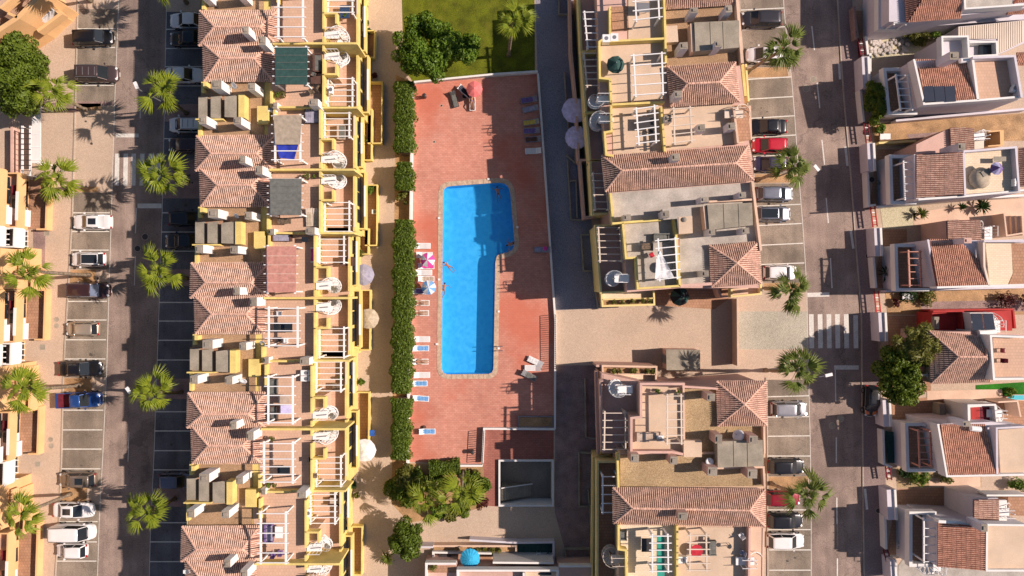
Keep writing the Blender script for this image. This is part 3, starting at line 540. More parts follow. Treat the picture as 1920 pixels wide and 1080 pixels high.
def tiled_roof(parent, planes, ridges, z_under, m="roof_tile"):
    """planes: world point lists, eave first. A solid under-roof with the tile rows and ridge caps on it"""
    u = MB()
    for p in planes:
        u.poly(p)
        low = [Vector((q.x, q.y, z_under)) for q in p]; u.poly(low[::-1])
        for i in (0,): u.poly([low[0], low[1], p[1], p[0]])
        if len(p) == 4: u.poly([low[1], low[2], p[2], p[1]]); u.poly([low[3], low[0], p[0], p[3]])
    r = u.build("tiled_roof", m + "_under", parent)
    t = MB()
    for p in planes: tile_rows(t, p)
    tag(t.build("roof_tiles", m, r), kind="stuff")
    if ridges:
        c = MB()
        for a, b in ridges: ridge_caps(c, a, b)
        c.build("ridge_caps", "ridge_tile", r)
    return r
def hip_roof(parent, c, rl, rr, ze, zr, m="roof_tile", wall="pink_wall"):
    """c = TL,TR,BR,BL eave corners and rl,rr ridge ends, in picture pixels at their heights"""
    TL, TR, BR, BL = [P(x, y, ze) for x, y in c]; A = P(*rl, zr); B = P(*rr, zr); pts = (A - B).length
    if pts < .1: planes = [[TR, TL, A], [BL, BR, A], [TL, BL, A], [BR, TR, A]]; rg = [(TL, A), (TR, A), (BR, A), (BL, A)]
    else: planes = [[TR, TL, A, B], [BL, BR, B, A], [TL, BL, A], [BR, TR, B]]; rg = [(TL, A), (BL, A), (TR, B), (BR, B), (A, B)]
    u = MB()
    for p in planes: u.poly(p)
    u.poly([Vector((q.x, q.y, ze - .12)) for q in (BL, BR, TR, TL)][::-1])
    for a, b in ((TL, TR), (TR, BR), (BR, BL), (BL, TL)): u.poly([a, b, b - Vector((0, 0, .12)), a - Vector((0, 0, .12))])
    r = u.build("tiled_roof", m + "_under", parent); t = MB()
    for p in planes: tile_rows(t, p)
    tag(t.build("roof_tiles", m, r), kind="stuff"); cp = MB()
    for a, b in rg: ridge_caps(cp, a, b)
    cp.build("ridge_caps", "ridge_tile", r); return r
def plane_roof(parent, quad, zs, m="roof_tile_red", th=.15, edge=True):
    """a single sloping tiled plane: quad px (eave first two), zs heights"""
    p = [P(x, y, z) for (x, y), z in zip(quad, zs)]; u = MB(); u.poly(p); dn = Vector((0, 0, th)); u.poly([q - dn for q in p][::-1])
    for i in range(len(p)): u.poly([p[i], p[(i + 1) % len(p)], p[(i + 1) % len(p)] - dn, p[i] - dn])
    r = u.build("tiled_roof", m + "_under", parent); t = MB(); tile_rows(t, p); tag(t.build("roof_tiles", m, r), kind="stuff"); return r
def chimney(parent, x0, y0, x1, y1, zt, zb, th=0, body="white_wall", cap="chimney_cap"):
    q = PP(Rc(x0, y0, x1, y1, th), zt); c = sum(q, Vector()) / 4; ch = MB().prism(q, zb, zt - .02).build("chimney", body, parent)
    MB().prism([c + (v - c) * 1.0 for v in q], zt - .019, zt + .0).build("chimney_cap", cap, ch); MB().prism([c + (v - c) * .5 for v in q], zt, zt + .1).build("flue", cap, ch); return ch
def pergola(parent, c, zt, zf, n, m="white_paint", name="pergola", post=True, over=.35, bw=.15, rw=.09, left=True):
    """c = TL,TR,BR,BL px at the beams' height; main beams run TL-BL and TR-BR, rafters across"""
    TL, TR, BR, BL = [P(x, y, zt) for x, y in c]; o = bpy.data.objects.new(name, None); COL.objects.link(o); o.parent = parent
    q = parent; org = Vector((0, 0, 0))
    while q is not None: org += q.location; q = q.parent
    base = (TL + TR + BR + BL) / 4; o.location = Vector((base.x, base.y, zf)) - org
    ex = (BL - TL).normalized() * .2
    if left: MB().beam(TL - ex, BL + ex, bw, .16).build("beam", m, o)
    MB().beam(TR - ex, BR + ex, bw, .16).build("beam", m, o)
    for i in range(n):
        f = i / (n - 1); a = TL.lerp(BL, f); b = TR.lerp(BR, f); d = (b - a).normalized() * over; MB().beam(a - (d if left else d * 0) + Vector((0, 0, .13)), b + d + Vector((0, 0, .13)), rw, .12).build("rafter", m, o)
    if post:
        for k, q in enumerate((TL, TR, BR, BL)):
            if not left and k in (0, 3): continue
            MB().beam((q.x, q.y, zf), (q.x, q.y, zt - .08), .15, .15).build("post", m, o)
    return o
def spiral(parent, px, py, zb, zt, landing, r=.82, a0=0.0, turn=1.15, sgn=1, m="white_paint"):
    """white spiral staircase, px of its centre at the top; landing = world angle towards the terrace"""
    c = P(px, py, zt); o = bpy.data.objects.new("spiral_staircase", None); COL.objects.link(o); o.parent = parent; org = Vector((0, 0, 0)); q = parent
    while q is not None: org += q.location; q = q.parent
    o.location = Vector((c.x, c.y, zb)) - org; H_ = zt - zb; n = 15; st = MB(); rl = []
    for k in range(n):
        a = landing + sgn * (-(turn * 2 * math.pi) * (1 - (k + 1) / (n + 1))); z = H_ * (k + 1) / (n + 1); d = sgn * turn * 2 * math.pi / n * .5
        q = [(.05 * math.cos(a - d), .05 * math.sin(a - d)), (r * math.cos(a - d), r * math.sin(a - d)), (r * math.cos(a + d * .9), r * math.sin(a + d * .9)), (.05 * math.cos(a + d * .9), .05 * math.sin(a + d * .9))]; st.prism(q, z - .05, z); rl.append((r * math.cos(a), r * math.sin(a), z))
    st.build("steps", m, o, local=True); MB().tube([(0, 0, 0), (0, 0, H_ + .9)], .06, 8).build("centre_pole", m, o, local=True)
    rm = MB().tube([(x, y, z + .9) for x, y, z in rl], .035, 6)
    for x, y, z in rl: rm.beam((x, y, z), (x, y, z + .9), .03, .03)
    rm.tube([(x, y, z + .12) for x, y, z in rl], .05, 6); rm.build("handrail", m, o, local=True)
    L = r * 1.9; u = Vector((math.cos(landing), math.sin(landing), 0)); v = Vector((-u.y, u.x, 0)); w_ = .42; MB().prism([tuple(v * -w_), tuple(u * L - v * w_), tuple(u * L + v * w_), tuple(v * w_)], H_ - .08, H_ + .02).build("landing", m, o, local=True)
    for s in (-1, 1):
        lr = MB(); lr.beam(v * w_ * s + Vector((0, 0, H_ + .9)), u * L * .8 + v * w_ * s + Vector((0, 0, H_ + .9)), .05, .05); [lr.beam(v * w_ * s + u * L * f + Vector((0, 0, H_)), v * w_ * s + u * L * f + Vector((0, 0, H_ + .9)), .035, .035) for f in (.0, .25, .5, .75)]; lr.build("landing_rail", m, o, local=True)
    return o
def sheet_cover(parent, c, z, m, name="awning", sag=.12, n=8, hang=0):
    """cloth stretched between four px corners at height z"""
    A, B, Cc, D = [P(x, y, z) for x, y in c]; mb = MB(); g_ = [[None] * (n + 1) for _ in range(n + 1)]
    for i in range(n + 1):
        for j in range(n + 1): u, v = i / n, j / n; p = A.lerp(B, u).lerp(D.lerp(Cc, u), v); p.z -= sag * 16 * u * (1 - u) * v * (1 - v) * .5 + .05 * math.sin(u * 14 + v * 5) * sag * 3; g_[i][j] = p
    o = len(mb.v); mb.v += [tuple(g_[i][j]) for i in range(n + 1) for j in range(n + 1)]; mb.f += [(o + i * (n + 1) + j, o + (i + 1) * (n + 1) + j, o + (i + 1) * (n + 1) + j + 1, o + i * (n + 1) + j + 1) for i in range(n) for j in range(n)]
    if hang: mb.strip([A, B, Cc, D], .02, z - hang, z, True)
    return mb.build(name, m, parent, smooth=True)
# --- small furniture, each a thing
def table(px, py, z, label, m="white_paint", w_=1.0, d=.7, rz=0, shape="box", group=None):
    c = P(px, py, z + .72); t = thing("table", (c.x, c.y, z), label, "table", group, rz)
    if shape == "round": MB().lathe([(w_ / 2, .70), (w_ / 2, .74)], 20).build("table_top", m, t, local=True)
    else: MB().box((0, 0, .72), (w_, d, .04)).build("table_top", m, t, local=True)
    for sx in (-1, 1):
        for sy in (-1, 1): MB().beam((sx * w_ * .3, sy * (d if shape == "box" else w_) * .3, 0), (sx * w_ * .36, sy * (d if shape == "box" else w_) * .36, .7), .04, .04).build("leg", m, t, local=True)
    return t
def chair(px, py, z, rz, label, m="white_paint", group=None, name="chair", cushion=None):
    c = P(px, py, z + .45); t = thing(name, (c.x, c.y, z), label, "chair", group, rz); MB().box((0, 0, .43), (.46, .46, .04)).build("seat", m, t, local=True); MB().box((-.22, 0, .68), (.04, .46, .46), ry=-.15).build("backrest", m, t, local=True)
    for s in (-1, 1): MB().beam((-.2, s * .23, .62), (.2, s * .23, .62), .04, .03).build("armrest", m, t, local=True)
    for sx in (-1, 1):
        for sy in (-1, 1): MB().beam((sx * .2, sy * .2, 0), (sx * .19, sy * .19, .43), .035, .035).build("leg", m, t, local=True)
    if cushion: MB().box((.02, 0, .48), (.42, .42, .06)).build("cushion", cushion, t, local=True)
    return t
def sofa(px, py, z, rz, label, m="cloth_brown", L=1.8, cushion="cloth_greycloth"):
    c = P(px, py, z + .45); t = thing("outdoor_sofa", (c.x, c.y, z), label, "sofa", None, rz); MB().box((0, 0, .2), (.8, L, .36)).build("base", m, t, local=True); MB().box((-.34, 0, .5), (.14, L, .5)).build("backrest", m, t, local=True)
    for s in (-1, 1): MB().box((0, s * (L / 2 - .06), .42), (.8, .12, .3)).build("armrest", m, t, local=True)
    for k in range(3): MB().box((.06, (k - 1) * (L - .3) / 3, .44), (.62, (L - .34) / 3, .12)).build("cushion", cushion, t, local=True)
    return t
def dish(px, py, z, label, r=.4, az=-2.2, el=.7):
    c = P(px, py, z + .8); t = thing("satellite_dish", (c.x, c.y, z), label, "satellite dish", "satellite dishes"); M = Matrix.Translation((0, 0, .8)) @ Matrix.Rotation(az, 4, 'Z') @ Matrix.Rotation(el, 4, 'Y'); mb = MB(); n = 16; o = 0
    prof = [(.001, 0), (r * .5, .03), (r, .12), (r, .135), (r * .5, .045)]
    for rr, zz in prof:
        for k in range(n): a = 2 * math.pi * k / n; mb.v.append(tuple(M @ Vector((rr * math.cos(a), rr * math.sin(a) * 1.05, zz))))
    for i in range(len(prof) - 1):
        for k in range(n): a = i * n + k; b = i * n + (k + 1) % n; mb.f.append((a, b, b + n, a + n))
    mb.build("reflector", "white_paint", t, local=True, smooth=True); MB().tube([(0, 0, 0), (0, 0, .8)], .03, 8).build("mast", "grey_metal", t, local=True); MB().beam(M @ Vector((r * .8, 0, .1)), M @ Vector((0, 0, .5)), .03, .03).build("arm", "grey_metal", t, local=True); return t
def acunit(px, py, z, label, rz=0, w_=.8, d=.35, hh=.6):
    c = P(px, py, z + hh); t = thing("air_conditioner", (c.x, c.y, z), label, "air conditioner", "air conditioning units", rz); MB().box((0, 0, hh / 2 + .06), (w_, d, hh)).build("casing", "white_paint", t, local=True); MB().lathe([(.2, 0), (.2, .02)], 14, (0, 0, hh + .061)).build("fan_grille", "grey_metal", t, local=True)
    for s in (-1, 1): MB().box((s * w_ * .35, 0, .03), (.06, d, .06)).build("foot", "dark_metal", t, local=True)
    return t
def pot(px, py, z, label, r=.2, leaf="leaf_mid", group="potted plants"):
    c = P(px, py, z + .4); t = thing("potted_plant", (c.x, c.y, z), label, "potted plant", group); MB().lathe([(r * .6, 0), (r * .9, .35), (r * .8, .35), (r * .7, .28)], 12).build("pot", "roof_tile", t, local=True); C, Nn, S = crown_points(lumps((r * 1.3, r * 1.3, .25), 7, r * .7), 120, .09); C[:, 2] += .6; link("leaves", leaf_mesh("leaves", C, Nn, S, leaf), t); return t
# ------------------------------------------------------------ the ground
pit = [P(938, 864), P(1034, 862), P(1036, 946), P(938, 944)]
pitR = (P(938, 0).x, P(1035, 0).x, P(0, 945).y, P(0, 864).y); poolR = (P(820, 0).x, P(970, 0).x, P(0, 715).y, P(0, 336).y)
g = MB()
def cut(x0, y0, x1, y1, holes):
    if not holes: g.poly([(x0, y0, 0), (x1, y0, 0), (x1, y1, 0), (x0, y1, 0)]); return
    a, b, c, d = holes[0]; g.poly([(x0, y0, 0), (x1, y0, 0), (x1, c, 0), (x0, c, 0)]); g.poly([(x0, c, 0), (a, c, 0), (a, d, 0), (x0, d, 0)]); g.poly([(b, c, 0), (x1, c, 0), (x1, d, 0), (b, d, 0)]); cut(x0, d, x1, y1, holes[1:])
cut(-260, -260, 260, 260, [pitR, poolR]); tag(g.build("ground", "cobble"), kind="structure")
# west street
WL = [(147, -60), (147, 20), (143, 170), (137, 400), (128, 560), (120, 700), (117, 850), (112, 980), (105, 1080), (102, 1150)]
WR = [(224, -60), (222, 20), (216, 170), (209, 400), (204, 560), (200, 700), (193, 850), (186, 980), (183, 1080), (181, 1150)]
RL = [(314, -60), (312, 20), (309, 170), (305, 370), (300, 535), (294, 698), (289, 850), (282, 1000), (280, 1080), (278, 1150)]
RR = [(x + 76, y) for x, y in RL]
def lerpx(line, y):
    for (a, b), (c, d) in zip(line, line[1:]):
        if b <= y <= d: return a + (c - a) * (y - b) / (d - b)
    return line[-1][0]
ground("road", "asphalt_road", WR + RL[::-1], .004)
def bayseg(L_, R2, ya, yb, m="asphalt_bay", z=.006):
    L2 = [p for p in L_ if ya < p[1] < yb]; R3 = [p for p in R2 if ya < p[1] < yb]
    ground("parking_bay", m, [(lerpx(L_, ya), ya)] + L2 + [(lerpx(L_, yb), yb), (lerpx(R2, yb) - .3, yb)] + R3[::-1] + [(lerpx(R2, ya) - .3, ya)], z)
for a, b in ((17, 193), (361, 505), (532, 708), (738, 910), (946, 1140)): bayseg(WL, WR, a, b)
for a, b in ((22, 195), (228, 300), (372, 505), (536, 710), (748, 915), (950, 1140)): bayseg(RL, RR, a, b, "asphalt_shade_tint")
for a, b in ((195, 228), (300, 372), (505, 536), (710, 748), (915, 950)): bayseg(RL, RR, a, b, "pink_walk", .005)
def line(pts, w_=.11, z=.012, m="line_paint", name="road_marking"): return tag(MB().strip(PP(pts, 0), w_, z - .002, z).build(name, m), kind="structure")
for y in (54, 89, 160, 399, 434, 469, 565, 600, 637, 673, 769, 806, 842, 879, 978, 1016, 1052): line([(lerpx(WL, y), y), (lerpx(WR, y) - 3, y)], .12)
for y in (55, 91, 125, 161, 260, 399, 435, 471, 567, 602, 638, 675, 772, 808, 845, 881, 980, 1016, 1053): line([(lerpx(RL, y), y), (lerpx(RR, y), y)], .12)
for L_ in (WL,): tag(MB().strip(PP([(x - .8, y) for x, y in L_], 0), .14, 0, .1).build("kerb", "kerb"), kind="structure")
tag(MB().strip(PP([(x + 1.5, y) for x, y in RR], 0), .14, 0, .1).build("kerb", "kerb"), kind="structure")
line([(x, y) for x, y in WR], .06, .011); line([(x, y) for x, y in RL], .06, .011)
for x in (220, 236, 251, 267, 283, 298): line([(x, 288), (x - 1, 348)], .52)
line([(258, 386), (303, 386)], .55); line([(217, 254), (260, 254)], .45); line([(256, 390), (254, 437)], .1); line([(254, 480), (252, 535)], .08); line([(242, 810), (240, 866)], .08); line([(263, 195), (263, 222)], .1)
ground("pavement", "pink_walk", [(58, 195), (147, 190), (216, 191), (216, 196), (147, 204), (60, 202)], .008)
for y0, y1 in ((193, 208), (349, 361), (505, 532), (708, 738), (910, 946)): ground("planting_bed", "soil", [(lerpx(WL, y0) + 1, y0 + 1), (lerpx(WR, y0) - 26, y0 + 1), (lerpx(WR, y1) - 26, y1 - 1), (lerpx(WL, y1) + 1, y1 - 1)], .008)
ground("pavement", "pink_walk", [(62, 330), (62, 500), (84, 500), (87, 330)], .003)
# east street
EL = [(1384, -60), (1388, 20), (1390, 55), (1395, 120), (1402, 190), (1404, 230), (1415, 340), (1419, 420), (1427, 500), (1431, 548)]
ER = [(1465, -60), (1470, 15), (1473, 50), (1484, 145), (1490, 217), (1495, 290), (1502, 383), (1505, 419), (1510, 493), (1513, 550), (1516, 700), (1517, 745), (1519, 820), (1521, 950), (1521, 1150)]
EL2 = [(1437, 708), (1439, 745), (1440, 1080), (1440, 1150)]
EK = [(1566, -60), (1570, 0), (1577, 118), (1584, 207), (1595, 330), (1605, 470), (1611, 540), (1615, 600), (1616, 700), (1617, 800), (1618, 950), (1620, 1080), (1621, 1150)]
EH = [(1594, -60), (1598, 20), (1606, 75), (1616, 190), (1626, 320), (1634, 420), (1640, 540), (1648, 700), (1656, 800), (1660, 900), (1664, 1080), (1666, 1150)]
ground("road", "asphalt_road", ER + EK[::-1], .004)
def bay2(L_, R2, ya, yb): bayseg(L_, R2, ya, yb)
bay2(EL, ER, -40, 126); bay2(EL, ER, 146, 326); bay2(EL, ER, 344, 530); bay2(EL2, ER, 712, 893); bay2(EL2, ER, 918, 1140)
for y0, y1 in ((126, 146), (326, 344), (530, 546), (893, 918)):
    L_ = EL if y1 < 600 else EL2; ground("planting_bed", "soil", [(lerpx(L_, y0) + 2, y0 + 1), (lerpx(ER, y0) - 6, y0), (lerpx(ER, y1) - 6, y1 - 2), (lerpx(L_, y1) + 2, y1 - 1)], .008)
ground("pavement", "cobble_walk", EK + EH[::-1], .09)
tag(MB().strip(PP(EK, 0), .14, 0, .10).build("kerb", "kerb"), kind="structure"); 
for L_ in (EL, EL2): tag(MB().strip(PP([(x - .8, y) for x, y in L_], 0), .14, 0, .1).build("kerb", "kerb"), kind="structure")
ground("plaza", "cobble_grey", [(1384, 584), (1514, 584), (1516, 655), (1384, 655)], .006)
for a in (((1389, 19), (1470, 15)), ((1391, 56), (1473, 50)), ((1399, 149), (1484, 144)), ((1403, 186), (1487, 181)), ((1407, 222), (1490, 217)), ((1405, 259), (1492, 253)), ((1412, 294), (1494, 289)), ((1416, 387), (1501, 383)), ((1419, 423), (1503, 419)), ((1424, 460), (1506, 456)), ((1427, 496), (1508, 493)), ((1439, 744), (1517, 742)), ((1440, 782), (1517, 781)), ((1438, 818), (1519, 817)), ((1439, 855), (1519, 855)), ((1440, 956), (1520, 956)), ((1440, 993), (1520, 993)), ((1442, 1031), (1520, 1031)), ((1442, 1069), (1520, 1069))): line(a, .12)
line(ER, .06, .011)
for a in (((1522, 49), (1527, 94)), ((1532, 155), (1537, 203)), ((1541, 262), (1546, 309)), ((1549, 371), (1553, 418)), ((1557, 484), (1560, 540)), ((1568, 820), (1568, 868)), ((1569, 933), (1569, 983)), ((1570, 1047), (1570, 1090))): line(a, .14)
for x, y0, y1 in ((1521, 589, 653), (1537.5, 589, 653), (1554, 589, 653), (1570, 589, 653), (1586.5, 589, 653), (1604, 591, 653)): line([(x, y0), (x + 1, y1)], .55)
line([(1514, 553), (1555, 552)], .5); line([(1564, 689), (1610, 689)], .5); line([(1566, 692), (1567, 753)], .12)
line([(1573, 119), (1575, 149)], .28); line([(1579, 118), (1582, 149)], .28); line([(1585, 275), (1589, 311)], .28); line([(1595, 432), (1600, 466)], .28); line([(1621, 916), (1625, 955)], .28, .1)
def manhole(x, y, r=.35, m="dark_metal", sq=False, z=.014):
    c = P(x, y); t = thing("manhole_cover", (c.x, c.y, z), f"", "manhole cover", "manhole covers")
    if sq: MB().box((0, 0, 0), (r * 2, r * 2, .006)).build("lid", m, t, local=True)
    else: MB().lathe([(r, -.003), (r, .004)], 20).build("lid", m, t, local=True)
    MB().strip([(r * 1.1 * math.cos(k * math.pi / 8), r * 1.1 * math.sin(k * math.pi / 8)) for k in range(16)] if not sq else [(-r, -r), (r, -r), (r, r), (-r, r)], .05, -.003, .006, True).build("rim", "kerb", t, local=True); return t
for x, y, r, m, s, lb in ((1525, 149, .33, "concrete", 0, "pale round manhole cover on the east road near the top of the picture"), (1512, 166, .38, "concrete", 0, "larger pale round manhole cover on the east road beside the bays"), (272, 444, .35, "dark_metal", 0, "dark round manhole cover in the shaded west road, right one of two"),
    (258, 466, .33, "dark_metal", 0, "dark round manhole cover in the shaded west road, left one of two"), (106, 599, .28, "concrete", 0, "round cover on the cobbles left of the champagne hatchback, upper of its pair"), (106, 611, .28, "concrete", 0, "round cover on the cobbles left of the champagne hatchback, lower of its pair"),
    (95, 824, .28, "concrete", 0, "round cover on the cobbles left of the empty lower bays, upper of its pair"), (96, 836, .28, "concrete", 0, "round cover on the cobbles left of the empty lower bays, lower of its pair"), (119, 307, .27, "concrete", 0, "round cover beside the second palm of the west row, upper of its pair"), (119, 317, .27, "concrete", 0, "round cover beside the second palm of the west row, lower of its pair"),
    (88, 437, .3, "concrete", 1, "brown square cover on the cobbles below the upper palm near the orange flats"), (80, 651, .3, "concrete", 1, "brown square cover beside the white balconies of the orange flats"), (71, 870, .3, "concrete", 1, "brown square cover near the lower white balcony of the orange flats"), (104, 401, .3, "cobble", 1, "cobbled square cover left of the white coupe"),
    (1576, 785, .36, "concrete", 0, "round manhole cover right of the silver van"), (1560, 798, .33, "concrete", 0, "round manhole cover just below another one on the east road"), (1634, 275+62, .3, "dark_metal", 0, "dark round cover on the east pavement opposite the grey patio house"), (1627, 480, .28, "dark_metal", 0, "dark round cover on the east pavement below the upper red gate"), (1634, 604, .28, "dark_metal", 0, "dark round cover on the east pavement by the zebra crossing"), (1646, 957, .28, "dark_metal", 0, "dark round cover on the east pavement near the bottom of the picture")):
    o = manhole(x, y, r, m, s, .098 if x > 1618 else .014); o["label"] = lb
mat("oil", (.10, .085, .07), var=.2, rough=.6); ro = random.Random(5)
for i in range(34):
    L_ = (WL, EL2, EL, RL, WL)[i % 5]; y = ro.uniform(725, 1060) if L_ is EL2 else ro.uniform(20, 525) if L_ is EL else ro.uniform(30, 1050); c = P(lerpx(L_, y) + ro.uniform(18, 58), y); r0 = ro.uniform(.08, .3)
    tag(MB().sheet([(c.x + math.cos(a * .7) * r0 * ro.uniform(.5, 1.2), c.y + math.sin(a * .7) * r0 * ro.uniform(.4, 1)) for a in range(9)], .0095).build("oil_stain", "oil"), kind="structure")
# lawn, paths, planted strips
ground("lawn", "grass_lawn", [(752, -60), (1002, -60), (1003, 134), (776, 155), (757, 130)], .010)
ground("path", "cobble", [(690, -60), (752, -60), (742, 300), (740, 560), (735, 860), (690, 940), (660, 1150), (640, 1150), (650, 700), (680, 300)], .003)
ground("path", "cobble_shade_tint", [(1002, -60), (1090, -60), (1100, 300), (1120, 560), (1128, 578), (1040, 582), (1024, 350), (1008, 138)], .004)
ground("path", "pink_walk", [(1042, 685), (1120, 685), (1130, 1150), (1092, 1150), (1040, 960)], .004)
ground("planting_bed", "soil", [(742, 140), (776, 156), (772, 560), (766, 866), (735, 870), (738, 560)], .009)
ground("planting_bed", "soil", [(735, 868), (912, 872), (912, 950), (815, 972), (768, 980), (735, 945)], .010)
# pool terrace
deck = [(777, 158), (1008, 138), (1024, 370), (1040, 600), (1039, 803), (908, 803), (905, 870), (768, 866), (771, 620)]
def rounded(pts, rad, n=7):
    out = []
    for i, p in enumerate(pts):
        p = Vector(p[:2]); a = Vector(pts[i - 1][:2]); b = Vector(pts[(i + 1) % len(pts)][:2]); r = rad[i] if hasattr(rad, '__len__') else rad; u = (a - p).normalized(); v = (b - p).normalized(); h = math.acos(max(-1, min(1, u.dot(v)))) / 2; t_ = r / math.tan(h); s = p + u * t_; e = p + v * t_
        for k in range(n + 1): f = k / n; out.append(tuple(s * (1 - f) ** 2 + p * 2 * f * (1 - f) + e * f * f))
    return out
pool_px = [(833, 349), (942, 341), (966, 440), (965, 470), (930, 477), (925, 700), (829, 702)]
pool = rounded([(831, 350), (955, 341), (966, 471), (929, 477), (925, 701), (828, 702)], [13, 22, 20, 14, 11, 12])
pw = [P(x, y) for x, y in pool]
def offset(poly, d):
    p = [Vector((q[0], q[1])) for q in poly]; s = 1 if area2(p) > 0 else -1; out = []
    for i in range(len(p)):
        a, b = p[i - 1], p[(i + 1) % len(p)]; t_ = (b - a).normalized(); out.append(p[i] + Vector((t_.y, -t_.x)) * d * s)
    return out
po = offset(pw, .55)
def ring_sheet(outer, inner, z, name, m):
    import bmesh
    bm = bmesh.new(); es = []
    for lp in (outer, inner):
        vs_ = [bm.verts.new((q[0], q[1], z)) for q in lp]; es += [bm.edges.new((vs_[i], vs_[(i + 1) % len(vs_)])) for i in range(len(vs_))]
    bmesh.ops.triangle_fill(bm, use_beauty=True, use_dissolve=False, edges=es, normal=(0, 0, 1)); me = bpy.data.meshes.new(name)
    for f in bm.faces:
        if f.normal.z < 0: f.normal_flip()
    bm.to_mesh(me); bm.free(); me.materials.append(MATS[m]); return link(name, me)
tag(ring_sheet(PP(deck, 0), po, .02, "pool_deck", "deck_brick"), kind="structure")
pt = thing("swimming_pool", (pw[0].x, pw[0].y, 0), "bright blue L-shaped swimming pool with pale stone edging", "swimming pool")
b = MB(); n = len(pw); dz = lambda y: -1.5 - .25 * math.sin(y * .2); ar = area2(pw); wp = pw if ar > 0 else pw[::-1]
b.poly([(q.x, q.y, -1.6) for q in wp]); [b.poly([(wp[i].x, wp[i].y, 0), (wp[i].x, wp[i].y, -1.6), (wp[(i + 1) % n].x, wp[(i + 1) % n].y, -1.6), (wp[(i + 1) % n].x, wp[(i + 1) % n].y, 0)]) for i in range(n)]
b.build("basin", "pool_tile", pt); MB().poly([(q.x, q.y, -.1) for q in wp]).build("water", "pool_water", pt)
q = offset(pw, .275); per = sum((q[(i + 1) % n] - q[i]).length for i in range(n)); k = int(per / .62); step = per / k; acc = 0; nxt = 0; stones = []
ql = []; 
for i in range(n):
    a, c = q[i], q[(i + 1) % n]; L = (c - a).length
    while nxt <= acc + L + 1e-6 and len(ql) < k: ql.append((i, (nxt - acc) / max(L, 1e-6))); nxt += step
    acc += L
inn = offset(pw, .0); outr = offset(pw, .55)
for i in range(k):
    (ia, fa), (ic, fc) = ql[i], ql[(i + 1) % k]; at = lambda r, j, f: r[j % n].lerp(r[(j + 1) % n], f); A_, B_ = at(inn, ia, fa), at(outr, ia, fa); C_, D2 = at(inn, ic, fc), at(outr, ic, fc); g1 = A_.lerp(C_, .02); g2 = C_.lerp(A_, .02); g3 = D2.lerp(B_, .02); g4 = B_.lerp(D2, .02); o = MB().prism([g1, g2, g3, g4], -.12, .05).build("coping_stone", "coping" if "coping" in MATS else mat("coping", (.60, .43, .30), var=.12, scale=.5, fine=.2, dirt=.3, dirtcol=(.45, .25, .17)), pt)
MB().prism(offset(pw, .5), -.2, -.13)  # (bed below the stones is the deck itself)
mo = ring_sheet(offset(pw, .56), offset(pw, .02), .012, "mortar", "coping"); mo.parent = pt; mo.location = -pt.location
for x, y in ((823, 409), (823, 524), (819, 645), (935, 653), (935, 584), (970, 426), (916, 336)):
    c = P(x, y); MB().box((c.x, c.y, .08), (.25, .22, .12)).build("skimmer_lid", "white_paint", pt)
# pool surround wall with railing
def fence_wall(pts, label, h=.55, t=.22, m="white_wall", rail=None, name="low_wall"):
    W_ = PP(pts, 0); o = thing(name, (W_[0].x, W_[0].y, 0), label, "wall"); MB().strip(W_, t, 0, h).build("wall", m, o)
    if rail:
        for a, c in rail:
            A, B = P(*a), P(*c); n_ = int((B - A).length / .25); MB().beam(A + Vector((0, 0, h + .85)), B + Vector((0, 0, h + .85)), .05, .05).build("handrail", "dark_metal", o)
            for k in range(n_ + 1): p = A.lerp(B, k / n_); MB().beam(p + Vector((0, 0, h)), p + Vector((0, 0, h + .85)), .07, .07).build("baluster", "dark_metal", o)
    return o
fence_wall([(775, 158), (771, 500), (766, 868)], "long white wall between the hedge and the pool terrace", 1.1)
fence_wall([(777, 157), (930, 142), (1008, 137)], "white wall between the lawn and the pool terrace", .7)
fence_wall([(1008.5, 140), (1025, 370), (1041, 603), (1040, 803)], "long white wall with railing along the shaded side of the pool terrace", .5, rail=[((1040, 590), (1041, 690))])
fence_wall([(1040, 803), (908, 802), (905, 866)], "white wall with railing round the stairs below the pool terrace", .6, rail=[((908, 806), (905, 864))])
fence_wall([(905, 871), (862, 871)], "short white wall end behind the shrubs below the pool terrace", .6)
ground("court", "court_brick", [(909, 805), (1038, 806), (1038, 862), (934, 863), (934, 950), (912, 948), (906, 868)], .016)
pb = thing("planter", P(1004, 791), "low bed with sparse plants in the shaded corner of the pool terrace", "planter"); MB().strip(PP([(972, 781), (1037, 781), (1037, 801), (972, 801)], .3), .1, 0, .3, True).build("rim", "cobble_shade_tint", pb); MB().sheet(PP([(973, 782), (1036, 782), (1036, 800), (973, 800)], 0), .2).build("soil", "soil", pb)
# sunken stairwell
sw = thing("sunken_stairwell", (pitR[0], pitR[2], 0), "sunken concrete yard with a stair and white walls below the pool terrace", "stairwell")
x0, x1, y0, y1 = pitR; D_ = -2.2
MB().prism([(x0 - .2, y0 - .2), (x1 + .2, y0 - .2), (x1 + .2, y1 + .2), (x0 - .2, y1 + .2)], D_ - .1, D_).build("floor", "sunk_floor", sw)
MB().strip([(x0 - .1, y0 - .1), (x1 + .1, y0 - .1), (x1 + .1, y1 + .1), (x0 - .1, y1 + .1)], .2, D_, .35, True).build("wall", "white_wall", sw)
st = MB(); ns = 12; 
for k in range(ns):
    xa = x0 + .1 + k * .30; o = MB().prism([(xa, y0 + .35), (xa + .27, y0 + .35), (xa + .27, y0 + 1.9), (xa, y0 + 1.9)], D_, D_ + 2.1 - k * .172).build("step", "concrete", sw)
MB().beam((x0 + .1, y0 + 2.0, .5), (x0 + 3.8, y0 + 2.0, D_ + .9), .08, .12).build("handrail", "white_wall", sw)
